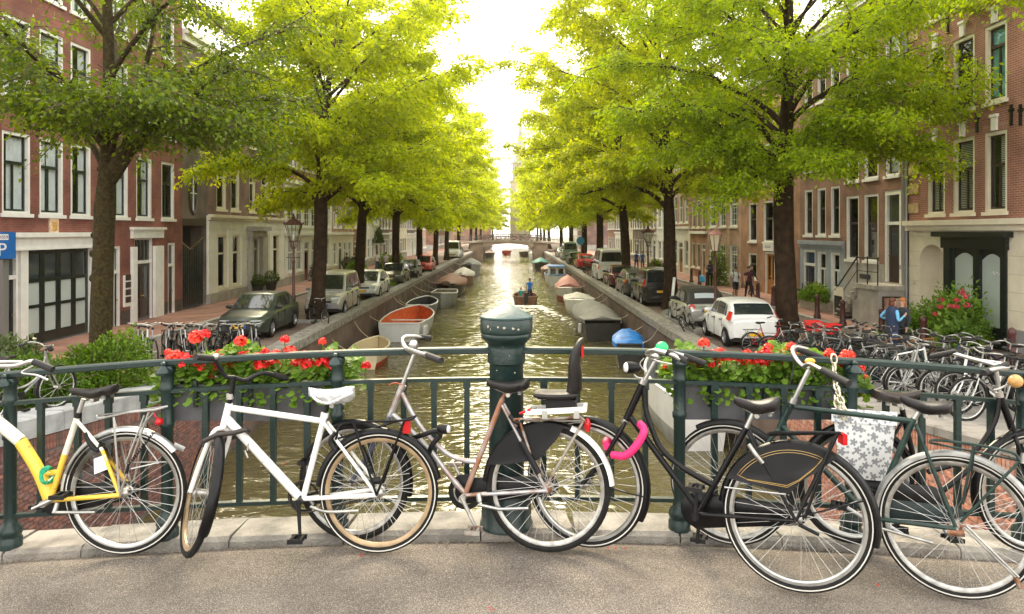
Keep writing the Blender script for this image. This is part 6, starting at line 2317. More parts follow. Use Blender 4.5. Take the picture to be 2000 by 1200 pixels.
b.tubes('cable_lock', mat('black brown cable', (0.03, 0.024, 0.02), 0.55), [(0.0135, [(398, 862, -.05), (425, 850, -.06), (455, 846, -.05), (480, 840, -.04), (482, 846, .03), (450, 856, .05), (415, 866, .06), (396, 870, .03)], 1)])
b.tubes('frame_lock', K_matte, [(0.012, [(655, 880, -.05), (645, 862, -.05), (655, 845, -.05)], 1)])
b.tubes('bottle_bolt', K_red, [(0.004, [(556, 906, -.024), (557, 907, -.026)])])
b.tubes('brake_arm', K_steel, [(0.006, [(484, 895, -.03), (478, 880, -.03)]), (0.005, [(486, 866, -.02), (483, 880, -.025)])])
b.tubes('kickstand', K_steel, [(0.008, [(606, 990, -.06), (640, 1000, -.065), (700, 998, -.05)], 1)])
# ---- 3: rusty grey step-through with the child seat
b = Bike('grey_bicycle', 'rusty silver grey step-through bicycle with black child seat on its carrier', (1070, 953), (691, 940), 4.075, 4.235, 0.343, 0.328, 5)
b.wheel(b.H, b.rr, rimm=K_steel, stripe=False, hubm=K_rust)
b.wheel(b.G, b.rf, stripe=False, rimm=K_steel)
BB = (908, 968)
b.tubes('upper_tube', K_silver, [(0.0135, [(785, 768, 0), (810, 816, 0), (842, 858, 0), (876, 888, 0), (905, 899, 0), (934, 903, 0)], 1)])
b.tubes('lower_tube', K_silver, [(0.0155, [(763, 806, 0), (800, 840, 0), (838, 878, 0), (872, 922, 0), (908, 964, 0)], 1)])
b.tubes('head_tube', K_silver, [(0.0185, [(784, 758, 0), (761, 815, 0)])])
b.tubes('seat_tube', mat('rusted tube', (0.30, 0.12, 0.055), 0.6, 0.2, col2=(0.36, 0.30, 0.28), scale=7, detail=8), [(0.0155, [(981, 780, 0), (908, 966, 0)])])
b.stays(K_silver, (982, 790), 0.0085, 0.06)
q = MB()
for sd in (-1, 1):
 q.tube([b.p(*BB, sd * .03), b.H + b.e2 * sd * .062], 0.0105, 8)
b.out(q, 'chain_stay', K_silver)
q = MB()
for sd in (-1, 1):
 q.tube(bez([b.p(761, 815) , b.p(754, 826, sd * .04), b.p(722, 884, sd * .05), b.G + b.e2 * sd * .055], 5), 0.0115, 8)
b.out(q, 'fork', mat('dark blue fork', (0.05, 0.06, 0.10), 0.35, var=.3, scale=20))
b.tubes('stem', K_alu, [(0.0125, [(784, 758, 0), (810, 690, 0)])])
b.tubes('headset', K_rust, [(0.022, [(784, 760, 0), (787, 752, 0)])])
b.tubes('handlebar', K_alu, [(0.0125, [(809, 690, 0), (795, 682, -.03), (786, 668, .03), (792, 659, .10), (815, 658, .20), (838, 662, .28)], 1), (0.0125, [(795, 682, -.03), (812, 688, -.14), (832, 694, -.24)], 1)])
b.tubes('grip', K_grip, [(0.0175, [(812, 657.5, .20), (840, 661, .29)])])
b.tubes('grip', K_grip, [(0.0185, [(828, 692, -.20), (862, 705, -.32)])])
q = MB()
q.lathe([(0.026, -.01), (0.028, .01), (0.02, .022), (0, .026)], 12, c=b.p(808, 676, -.03), axis=(0, -.5, 1))
b.out(q, 'bell', K_alu)
b.tubes('bell_wire', mat('red wire', (0.5, 0.08, 0.04), 0.5), [(0.003, [(785, 752, -.02), (772, 748, -.04), (760, 752, -.03)], 1)])
b.tubes('seat_post', K_rust, [(0.012, [(981, 780, 0), (988, 768, 0)])])
b.saddle((951, 741), (1034, 744), 0.09, th=0.055)
b.crank(BB, -118, m=K_steel, ring=0.075, L=0.165, pm=K_rust)
q = MB()
C = b.p(909, 961, .04)
q.lathe([(0.095, -.004), (0.098, 0), (0.095, .004), (0.070, .006), (0.070, -.006), (0.095, -.004)], 36, c=C, axis=b.e2, caps=False)
q.lathe([(0.060, -.003), (0.060, .003)], 30, c=C, axis=b.e2)
b.out(q, 'chain_guard_ring', K_matte)
b.case((910, 962), (1070, 953), 0.07, 0.055, w=0.03, th=0.012, m=K_matte)
b.tubes('guard_rail', K_black, [(0.007, [(932, 935, .05), (1010, 936, .05), (1075, 940, .05)]), (0.007, [(935, 978, .05), (1010, 972, .05), (1075, 964, .05)])])
b.dress(K_gauze, 20, 106, outline=[(102, .28), (74, .165), (30, .26)])
b.guard('rear_mudguard', K_black, b.H, b.rr, 5, 112, gap=0.014, wd=0.028)
b.guard('mudguard_tail', K_white, b.H, b.rr, 112, 176, gap=0.014, wd=0.029)
b.carrier(K_rust, [(1004, 822), (1012, 819), (1080, 818), (1128, 815), (1142, 822)], [((1140, 822), (1072, 940)), ((1014, 820), (1050, 930))], w=0.065, r=0.0075)
b.tubes('stay_cover', K_matte, [(0.018, [(1018, 862, -.06), (1052, 925, -.06)])])
q = MB()
A, B_ = b.p(1027, 806, -.075), b.p(1144, 800, -.075)
q.bar(A, B_, 0.012, 0.03, up=b.e3)
q.bar(A + b.e2 * .15, B_ + b.e2 * .15, 0.012, 0.03, up=b.e3)
for t in (0.02, .98):
 q.bar(A.lerp(B_, t), A.lerp(B_, t) + b.e2 * .15, 0.02, 0.028, up=b.e3)
seatp = b.out(q, 'seat_bracket', K_white)
q = MB()
for px in (1064, 1126):
 q.bar(b.p(px, 803, -.08), b.p(px, 818, -.08), 0.03, 0.012, up=b.e2)
b.out(q, 'bracket_clamp', K_alu, seatp, smooth=False)
# child seat: base, cushion and tall curved back
q = MB()
q.bar(b.p(1068, 790), b.p(1126, 790), 0.12, 0.06, up=b.e3)
cs = b.out(q, 'child_seat', K_matte)
q = MB()
rings = []
for i in range(9):
 t = i / 8
 c = b.p(1045 + 84 * t, 769 + 2 * math.sin(t * 3))
 wv = 0.11 * (1 if 0 < i < 8 else .8)
 hv = 0.022 * (1 if 0 < i < 8 else .6)
 rings.append([c + b.e2 * wv * (abs(math.cos(a)) ** .5) * (1 if math.cos(a) > 0 else -1) + b.e3 * hv * (abs(math.sin(a)) ** .7) * (1 if math.sin(a) > 0 else -1) for a in [2 * PI * k / 14 for k in range(14)]])
q.loft(rings, 0, True, True, True)
b.out(q, 'seat_cushion', K_leather, cs)
q = MB()
rings = []
prof = [(1116, 774, 26, .08), (1122, 760, 30, .09), (1123, 740, 27, .1), (1122, 715, 23, .115), (1124, 692, 20, .115), (1129, 675, 15, .10), (1134, 664, 11, .07), (1137, 660, 6, .03)]
for px, py, th, hw in prof:
 c = b.p(px, py)
 t2 = th * b.H.y / F / 2
 rings.append([c + b.e2 * hw * (abs(math.cos(a)) ** .6) * (1 if math.cos(a) > 0 else -1) + Vector((-1, 0, 0)) * t2 * math.sin(a) for a in [2 * PI * k / 14 for k in range(14)]])
q.loft(rings, 0, True, True, True)
b.out(q, 'seat_back', K_leather, cs, angle=60)
q = MB()
q.box(tuple(b.p(1137, 690) - Vector((.008, .03, .02))), tuple(b.p(1137, 682) + Vector((.006, .03, .02))))
b.out(q, 'seat_reflector', K_red, cs, smooth=False)
b.tubes('frame_lock', K_matte, [(0.012, [(995, 812, -.05), (1010, 826, -.06), (1022, 818, -.06)], 1), ])
b.tubes('red_strap', K_red, [(0.007, [(1015, 808, -.06), (1036, 800, -.08)])])
q = MB()
q.ball(b.p(1147, 831), (0.02, 0.02, 0.04))
b.out(q, 'tail_light', K_red)
b.tubes('mudguard_stay', K_steel, [(0.0035, [(1070, 953, -.05), (1178, 905, -.03)]), (0.0035, [(691, 940, -.05), (800, 925, -.03)])])
b.guard('front_mudguard', K_black, b.G, b.rf, 60, 192, gap=0.014, wd=0.028)
b.hang(b.p(866, 838, -.07), Vector((.9, -.3, .05)).normalized(), 0.026, K_matte, 'dynamo_lamp', L=0.07)
b.tubes('cable_lock', K_matte, [(0.014, [(808, 855, -.03), (825, 850, -.06), (850, 842, -.06), (860, 850, -.05), (845, 868, -.05), (838, 885, -.04)], 1)])
b.tubes('kickstand', K_alu, [(0.016, [(934, 965, -.05), (937, 980, -.055)]), (0.009, [(934, 986, -.055), (975, 995, -.055), (1032, 993, -.05)])])
# ---- 4: black omafiets with pinstriped coat guard and pink lock
b = Bike('black_bicycle', 'glossy black loop frame bicycle with gold lined coat guard and pink lock', (1556, 1011), (1143, 943), 3.69, 4.14, 0.358, 0.348, 5)
b.wheel(b.H, b.rr, rimw=0.013, tyre=0.02)
b.wheel(b.G, b.rf, rimw=0.013, tyre=0.02)
BB = (1362, 1004)
b.tubes('head_tube', K_black, [(0.0195, [(1257, 746, 0), (1222, 822, 0)])])
b.tubes('loop_tube', K_black, [(0.0155, [(1258, 757, 0), (1261, 800, 0), (1271, 832, 0), (1290, 875, 0), (1326, 909, 0), (1360, 930, 0), (1392, 948, 0)], 1)])
b.tubes('down_tube', K_black, [(0.0165, [(1231, 815, 0), (1287, 891, 0), (1320, 936, 0), (1360, 990, 0)], 1)])
b.tubes('bridge_tube', K_black, [(0.008, [(1291, 891, 0), (1296, 886, 0)])])
b.tubes('seat_tube', K_black, [(0.016, [(1366, 998, 0), (1458, 836, 0)])])
b.stays(K_black, (1461, 842), 0.0085, 0.066)
q = MB()
for sd in (-1, 1):
 q.tube([b.p(*BB, sd * .03), b.H + b.e2 * sd * .066], 0.0105, 8)
b.out(q, 'chain_stay', K_black)
q = MB()
for sd in (-1, 1):
 q.tube(bez([b.p(1222, 822), b.p(1213, 840, sd * .045), b.p(1180, 893, sd * .052), b.G + b.e2 * sd * .06], 5), 0.0125, 8)
b.out(q, 'fork', K_black)
b.tubes('headset', K_alu, [(0.023, [(1254, 750, 0), (1258, 741, 0)]), (0.021, [(1219, 828, 0), (1223, 820, 0)])])
b.tubes('stem', K_alu, [(0.0125, [(1257, 746, 0), (1284, 698, 0)])])
b.tubes('handlebar', K_alu, [(0.0125, [(1284, 697, 0), (1270, 695, -.03), (1264, 690, -.10), (1280, 686, -.20), (1310, 692, -.26), (1330, 702, -.27)], 1), (0.0125, [(1284, 697, 0), (1272, 690, .05), (1285, 684, .15), (1315, 690, .24), (1350, 699, .28)], 1)])
b.tubes('grip', K_grip, [(0.018, [(1303, 688, -.25), (1342, 706, -.27)])])
b.tubes('grip', K_grip, [(0.018, [(1335, 695, .27), (1378, 711, .29)])])
b.tubes('brake_lever', K_alu, [(0.005, [(1268, 700, -.12), (1284, 706, -.2), (1312, 712, -.24)], 1), (0.0035, [(1258, 700, 0), (1250, 712, 0), (1262, 728, 0)], 1)])
b.bell(b.p(1293, 680, -.14), 0.034, K_lime)
q = MB()
q.tube(bez([b.p(1276, 687, -.10), b.p(1284, 683, -.14), b.p(1308, 688, -.16)], 4), 0.014, 7)
b.out(q, 'bell_mount', K_lime)
b.hang(b.p(1235, 718, -.02), Vector((-1, -.25, 0.05)).normalized(), 0.032, K_black, 'headlight', L=0.085)
b.tubes('light_bracket', K_alu, [(0.006, [(1238, 732, -.02), (1245, 738, -.01), (1257, 740, 0)], 1)])
b.tubes('seat_post', K_alu, [(0.0135, [(1457, 838, 0), (1472, 806, 0)])])
b.saddle((1434, 774), (1523, 782), 0.1, th=0.062, kick=0.03)
b.crank(BB, 93, m=K_matte, ring=0, L=0.165)
b.case((1362, 1000), (1556, 1012), 0.092, 0.045, w=-0.03, th=0.018)
b.guard('rear_mudguard', K_black, b.H, b.rr, 4, 192, gap=0.014, wd=0.032)
b.guard('front_mudguard', K_black, b.G, b.rf, 68, 205, gap=0.014, wd=0.032)
b.carrier(K_black, [(1500, 850), (1508, 846), (1570, 845), (1640, 846)], [((1636, 848), None), ((1625, 860), (1572, 1012))], w=0.075, r=0.008)
q = MB()
q.box(tuple(b.p(1646, 857) - Vector((.012, .03, .025))), tuple(b.p(1647, 857) + Vector((.008, .03, .025))))
b.out(q, 'tail_light', K_red, smooth=False)
cg = b.dress(mat('coat guard vinyl', (0.005, 0.005, 0.006), 0.4, spec=0.25, bump=0.05, bscale=30), 24, 119, outline=[(112, .28), (95, .19), (73, .125), (42, .2), (29, .30)], w=0.05)
q = MB()
for k in (0.035, 0.047):
 pts = []
 for i in range(15):
  a = R(32 + (110 - 32) * i / 14)
  pts.append(b.H - b.e2 * .049 + (b.e1 * math.cos(a) + b.e3 * math.sin(a)) * (b.rr + 0.012 - k))
 for ang_, rr_ in ((106, .25 + k * .5), (93, .175 + k * .5), (74, .135 + k * .7), (46, .19 + k * .8), (35, .27 + k * .3)):
  pts.append(b.H - b.e2 * .0615 + (b.e1 * math.cos(R(ang_)) + b.e3 * math.sin(R(ang_))) * rr_)
 q.tube(pts, 0.0014, 4, closed=True)
b.out(q, 'pinstripe', K_gold, cg)
b.tubes('guard_stay', K_alu, [(0.005, [(1415, 952, -.055), (1535, 966, -.06)])])
b.tubes('frame_lock', K_steel, [(0.012, [(1462, 868, -.05), (1474, 885, -.055), (1490, 905, -.055)], 1)])
b.tubes('mudguard_stay', K_black, [(0.004, [(1556, 1011, -.06), (1690, 978, -.03)]), (0.004, [(1143, 943, -.055), (1262, 972, -.03)])])
b.tubes('pink_lock', K_pink, [(0.021, [(1186, 873, -.06), (1184, 862, .03), (1196, 858, .05)], 1), (0.021, [(1196, 889, -.07), (1222, 890, -.09), (1245, 868, -.09), (1258, 842, -.07), (1250, 828, -.03)], 1)])
b.tubes('kickstand', K_black, [(0.009, [(1560, 1025, -.05), (1600, 1045, -.06)])])
# ---- 5: dark green men's bike on the right
b = Bike('green_bicycle', 'dark green diamond frame bicycle with grey mudguard and rusty hub at right', (1866, 1027), (1424, 944), 3.72, 4.225, 0.351, 0.338, 5)
b.wheel(b.H, b.rr, rimm=K_steel, hubm=K_rust, hubr=0.03)
b.wheel(b.G, b.rf, rimm=K_steel)
BB = (1699, 1012)
b.tubes('top_tube', K_green, [(0.0145, [(1551, 795, 0), (1783, 823, 0)])])
b.tubes('seat_tube', K_green, [(0.0155, [(1785, 818, 0), (1700, 1010, 0)])])
b.tubes('head_tube', K_green, [(0.0185, [(1549, 783, 0), (1523, 836, 0)])])
b.tubes('down_tube', K_green, [(0.0165, [(1527, 832, 0), (1697, 1008, 0)])])
b.stays(K_green, (1789, 830), 0.0095, 0.06)
q = MB()
for sd in (-1, 1):
 q.tube([b.p(*BB, sd * .03), b.H + b.e2 * sd * .062], 0.0115, 8)
b.out(q, 'chain_stay', K_green)
q = MB()
for sd in (-1, 1):
 q.tube(bez([b.p(1523, 836), b.p(1513, 848, sd * .04), b.p(1468, 902, sd * .05), b.G + b.e2 * sd * .055], 5), 0.0115, 8)
b.out(q, 'fork', K_green)
b.tubes('stem', K_alu, [(0.013, [(1550, 782, 0), (1580, 722, 0)])])
b.tubes('headset', K_alu, [(0.022, [(1547, 788, 0), (1551, 778, 0)])])
b.tubes('handlebar', K_alu, [(0.0125, [(1580, 720, 0), (1564, 712, .0), (1549, 690, .06), (1553, 678, .14), (1575, 682, .24)], 1), (0.0125, [(1570, 716, 0), (1582, 712, -.10), (1605, 723, -.22), (1622, 730, -.25)], 1)])
b.tubes('grip', K_grip, [(0.018, [(1556, 681, .18), (1606, 700, .30)])])
b.tubes('grip', K_grip, [(0.0195, [(1606, 723, -.22), (1658, 750, -.32)])])
q = MB()
q.ball(b.p(1582, 706, -.05), (.03, .02, .018))
b.out(q, 'bell', mat('amber plastic', (0.75, 0.35, 0.03), 0.35))
b.tubes('brake_cable', K_matte, [(0.003, [(1552, 690, .06), (1548, 730, .02), (1536, 775, -.02), (1540, 800, -.02)], 1), (0.003, [(1610, 735, -.22), (1625, 760, -.2), (1635, 775, -.12)], 1)])
b.tubes('seat_post', K_alu, [(0.013, [(1785, 820, 0), (1798, 798, 0)])])
b.saddle((1759, 771), (1861, 789), 0.095, th=0.058, kick=0.02)
b.crank(BB, 25, m=K_alu, ring=0.0, L=0.16)
b.case((1712, 1000), (1866, 1012), 0.062, 0.042, w=-0.03, th=0.016, m=mat('worn green case', (0.016, 0.026, 0.026), 0.45, spec=.3, var=.4, scale=9))
b.guard('rear_mudguard', K_greyg, b.H, b.rr, 2, 152, gap=0.014, wd=0.03)
b.guard('front_mudguard', K_matte, b.G, b.rf, 55, 190, gap=0.014, wd=0.028)
b.carrier(K_green, [(1816, 865), (1826, 860), (1900, 868), (1975, 884), (1991, 900)], [((1990, 902), (1876, 1020)), ((1902, 872), (1880, 985))], w=0.06, r=0.007)
b.tubes('cable', K_matte, [(0.004, [(1903, 880, -.06), (1895, 940, -.06), (1880, 985, -.05)], 1)])
b.tubes('kickstand', K_steel, [(0.0055, [(1882, 1030, -.05), (1985, 1130, -.07)]), (0.0055, [(1886, 1026, -.06), (1990, 1128, -.08)]), ])
b.tubes('stand_foot', K_rust, [(0.012, [(1984, 1128, -.075), (1993, 1150, -.08)])])
b.tubes('kick_lever', K_steel, [(0.008, [(1712, 1030, -.06), (1822, 1061, -.06)])])
b.tubes('lever_knob', K_red, [(0.014, [(1703, 1028, -.06), (1710, 1030, -.06)])])
b.tubes('rear_reflector', K_rust, [(0.018, [(1850, 1040, -.06), (1884, 1042, -.06)])])
# chain lock slung over the rail and the top tube
ch = thing('chain_lock', 'heavy pale steel chain hanging from rail around the green top tube', 'chain', tuple(b.p(1640, 805)))
cpts = bez([at(1627, 686, 4.26), at(1629, 705, 4.26), at(1630, 735, 4.22), at(1636, 765, 4.12), at(1645, 790, 4.05), at(1651, 802, 4.03), at(1649, 812, 4.03), at(1640, 806, 4.05), at(1635, 788, 4.1), at(1633, 770, 4.14)], 8)
acc, last, k = 0.0, cpts[0], 0
def chain_link(c, d, roll):
 q = MB()
 u = Vector((0, 1, 0)) if abs(d.y) < .9 else Vector((1, 0, 0))
 u = (u - d * u.dot(d)).normalized()
 w = d.cross(u)
 sdv = (u if roll else w)
 pts = []
 for i in range(14):
  a = 2 * PI * i / 14
  pts.append(c + d * 0.024 * math.cos(a) * 1.25 + sdv * 0.0165 * math.sin(a))
 q.tube(pts, 0.0055, 6, closed=True)
 q.build('chain_link', K_chain, ch, off=ch.location)
for i in range(1, len(cpts)):
 acc += (cpts[i] - last).length
 last = cpts[i]
 if acc >= 0.042:
  chain_link(cpts[i], (cpts[i] - cpts[i - 1]).normalized(), k % 2)
  acc, k = 0.0, k + 1
# ---- 6: black bike with flowered panniers facing right
b = Bike('pannier_bicycle', 'black loop frame bicycle facing right with pale flowered panniers', (1672, 945), (2020, 962), 4.24, 4.25, 0.336, 0.343, 3)
b.wheel(b.H, b.rr, stripe=False)
b.wheel(b.G, b.rf)
BB = (1806, 985)
b.tubes('head_tube', K_black, [(0.02, [(1953, 772, 0), (1981, 850, 0)])])
b.tubes('loop_tube', K_black, [(0.0155, [(1952, 778, 0), (1944, 820, 0), (1920, 862, 0), (1880, 900, 0), (1812, 922, 0)], 1)])
b.tubes('down_tube', K_black, [(0.0165, [(1977, 842, 0), (1930, 882, 0), (1870, 935, 0), (1810, 982, 0)], 1)])
b.tubes('seat_tube', K_black, [(0.0155, [(1762, 800, 0), (1804, 980, 0)])])
b.stays(K_black, (1764, 812), 0.0085, 0.06)
q = MB()
for sd in (-1, 1):
 q.tube([b.p(*BB, sd * .03), b.H + b.e2 * sd * .062], 0.0105, 8)
b.out(q, 'chain_stay', K_black)
q = MB()
for sd in (-1, 1):
 q.tube(bez([b.p(1981, 850), b.p(1986, 862, sd * .045), b.p(2000, 910, sd * .05), b.G + b.e2 * sd * .058], 5), 0.012, 8)
b.out(q, 'fork', K_black)
b.tubes('stem', K_alu, [(0.0125, [(1953, 774, 0), (1944, 712, 0)])])
b.tubes('headset', K_rust, [(0.022, [(1953, 776, 0), (1951, 766, 0)])])
b.tubes('handlebar', K_alu, [(0.0125, [(1944, 714, 0), (1962, 712, -.06), (1968, 718, -.16), (1950, 720, -.24), (1925, 726, -.27)], 1), (0.0125, [(1944, 714, 0), (1925, 708, .05), (1890, 699, .14), (1862, 691, .22), (1840, 692, .27)], 1)])
b.tubes('grip', K_grip, [(0.0175, [(1966, 712, -.18), (1921, 729, -.28)])])
b.tubes('grip', K_grip, [(0.0165, [(1868, 687, .21), (1818, 697, .30)])])
q = MB()
q.lathe([(0.02, -.03), (0.032, -.02), (0.038, 0), (0.036, .015), (0.02, .03), (0.012, .034)], 16, c=b.p(1984, 745, -.12), axis=(-.8, -.5, .2))
b.out(q, 'wooden_bell', mat('varnished wood bell', (0.55, 0.30, 0.10), 0.3, var=.2, scale=30))
b.tubes('brake_lever', K_alu, [(0.006, [(1968, 752, -.1), (1950, 760, -.12), (1940, 762, -.12)], 1)])
b.tubes('brake_cable', K_matte, [(0.003, [(1972, 735, -.1), (1985, 780, -.08), (1978, 830, -.05), (1960, 858, -.03)], 1)])
b.tubes('seat_post', K_alu, [(0.0125, [(1762, 802, 0), (1757, 785, 0)])])
b.saddle((1797, 762), (1706, 764), 0.095, K_brownsad, th=0.055)
b.crank(BB, -60, m=K_alu, ring=0, L=0.16)
b.case((1806, 980), (1680, 950), 0.1, 0.06, w=0.03, th=0.02)
b.guard('rear_mudguard', K_black, b.H, b.rr, 5, 195, gap=0.014, wd=0.03)
b.guard('front_mudguard', K_black, b.G, b.rf, 60, 200, gap=0.014, wd=0.03)
b.carrier(K_black, [(1752, 816), (1740, 812), (1690, 808), (1630, 806)], [((1650, 808), None), ((1700, 808), None)], w=0.065, r=0.007)
b.tubes('dynamo', K_alu, [(0.018, [(1997, 905, -.06), (1999, 885, -.06)])])
b.tubes('basket_stay', K_alu, [(0.005, [(1724, 1012, -.05), (1700, 1030, -.055)])])
# panniers, cloth printed with grey flowers
def flower_cloth():
 m = bpy.data.materials.new('flowered oilcloth')
 m.use_nodes = True
 nt = m.node_tree
 bs = nt.nodes['Principled BSDF']
 bs.inputs['Roughness'].default_value = 0.45
 tc = nt.nodes.new('ShaderNodeTexCoord')
 sp = nt.nodes.new('ShaderNodeSeparateXYZ')
 nt.links.new(tc.outputs['Object'], sp.inputs[0])
 cb = nt.nodes.new('ShaderNodeCombineXYZ')
 nt.links.new(sp.outputs['X'], cb.inputs['X'])
 nt.links.new(sp.outputs['Z'], cb.inputs['Y'])
 def blossoms(scale, r, off):
  ad = nt.nodes.new('ShaderNodeVectorMath')
  ad.operation = 'ADD'
  ad.inputs[1].default_value = off
  nt.links.new(cb.outputs[0], ad.inputs[0])
  vo = nt.nodes.new('ShaderNodeTexVoronoi')
  vo.voronoi_dimensions = '2D'
  vo.inputs['Scale'].default_value = scale
  vo.inputs['Randomness'].default_value = 0.75
  nt.links.new(ad.outputs[0], vo.inputs['Vector'])
  sb = nt.nodes.new('ShaderNodeVectorMath')
  sb.operation = 'SUBTRACT'
  sc = nt.nodes.new('ShaderNodeVectorMath')
  sc.operation = 'SCALE'
  sc.inputs['Scale'].default_value = 1.0
  nt.links.new(ad.outputs[0], sc.inputs[0])
  nt.links.new(sc.outputs[0], sb.inputs[0])
  nt.links.new(vo.outputs['Position'], sb.inputs[1])
  s2 = nt.nodes.new('ShaderNodeSeparateXYZ')
  nt.links.new(sb.outputs[0], s2.inputs[0])
  at2 = nt.nodes.new('ShaderNodeMath')
  at2.operation = 'ARCTAN2'
  nt.links.new(s2.outputs['Y'], at2.inputs[0])
  nt.links.new(s2.outputs['X'], at2.inputs[1])
  ml = nt.nodes.new('ShaderNodeMath')
  ml.operation = 'MULTIPLY'
  ml.inputs[1].default_value = 5
  nt.links.new(at2.outputs[0], ml.inputs[0])
  cs = nt.nodes.new('ShaderNodeMath')
  cs.operation = 'COSINE'
  nt.links.new(ml.outputs[0], cs.inputs[0])
  ra = nt.nodes.new('ShaderNodeMath')
  ra.operation = 'MULTIPLY_ADD'
  ra.inputs[1].default_value = r * 0.32
  ra.inputs[2].default_value = r
  nt.links.new(cs.outputs[0], ra.inputs[0])
  ln = nt.nodes.new('ShaderNodeVectorMath')
  ln.operation = 'LENGTH'
  nt.links.new(sb.outputs[0], ln.inputs[0])
  lt = nt.nodes.new('ShaderNodeMath')
  lt.operation = 'LESS_THAN'
  nt.links.new(ln.outputs['Value'], lt.inputs[0])
  nt.links.new(ra.outputs[0], lt.inputs[1])
  return lt
 a = blossoms(16, 0.017, (0, 0, 0))
 c = blossoms(30, 0.0075, (3.3, 1.7, 0))
 mxx = nt.nodes.new('ShaderNodeMath')
 mxx.operation = 'MAXIMUM'
 nt.links.new(a.outputs[0], mxx.inputs[0])
 nt.links.new(c.outputs[0], mxx.inputs[1])
 mx = nt.nodes.new('ShaderNodeMix')
 mx.data_type = 'RGBA'
 mx.inputs['A'].default_value = (0.66, 0.68, 0.68, 1)
 mx.inputs['B'].default_value = (0.24, 0.25, 0.27, 1)
 nt.links.new(mxx.outputs[0], mx.inputs['Factor'])
 nt.links.new(mx.outputs['Result'], bs.inputs['Base Color'])
 return m
FLW = flower_cloth()
pn = thing('pannier', 'pale grey double pannier bag printed with flowers on the black bicycle', 'pannier bag', tuple(b.p(1690, 870)))
for sd in (-1, 1):
 w0, w1 = sd * 0.08, sd * 0.19
 if sd < 0:
  w0, w1 = w1, w0
 q = MB()
 rings = []
 for i in range(9):
  t = i / 8
  y0 = 803 + (130) * t
  xl = 1627 + 14 * t
  xr = 1751 - 15 * t
  puff = 0.018 * math.sin(PI * min(1, t * 1.1)) + (0 if t < .9 else -.01)
  ring = []
  for k in range(7):
   px = xl + (xr - xl) * k / 6
   e = 0.0 if 0 < k < 6 else 0.02
   ring.append(b.p(px, y0 + 8 * k / 6, w0 - puff + e))
  for k in range(6, -1, -1):
   px = xl + (xr - xl) * k / 6
   e = 0.0 if 0 < k < 6 else 0.02
   ring.append(b.p(px, y0 + 8 * k / 6, w1 + puff - e))
  rings.append(ring)
 q.loft(rings, 0, True, True, True)
 q.build('bag', FLW, pn, off=pn.location, angle=50)
q = MB()
q.loft([[b.p(1624 + (1752 - 1624) * k / 6, 797 + 9 * k / 6 + (26 if abs(w) > .15 else 0), w) for k in range(7)] for w in (-.205, -.2, -.12, 0, .12, .2)], 0, False)
q.build('flap', FLW, pn, off=pn.location)
# ------------------------------------------------------------------ cars
C_glass = mat('car glass', (0.02, 0.026, 0.028), 0.04, spec=0.9)
C_trim = mat('car black trim', (0.015, 0.015, 0.016), 0.5)
C_plate = mat('yellow number plate', (0.80, 0.48, 0.02), 0.45)
C_rim = mat('alloy wheel', (0.42, 0.42, 0.43), 0.35, 0.8)
C_head = mat('headlight', (0.62, 0.65, 0.68), 0.08, spec=0.9)
C_eu = mat('plate blue strip', (0.02, 0.08, 0.4), 0.4)
def paint(n, c, metal=0.0):
 return mat('car paint ' + n, c, 0.3, metal, var=0.05, scale=3, coat=0.45)
def lerp_tab(tab, x):
 for (a, b), (c, d) in zip(tab, tab[1:]):
  if x <= c:
   t = (x - a) / (c - a)
   t = min(1, max(0, t))
   return b + (d - b) * t
 return tab[-1][1]
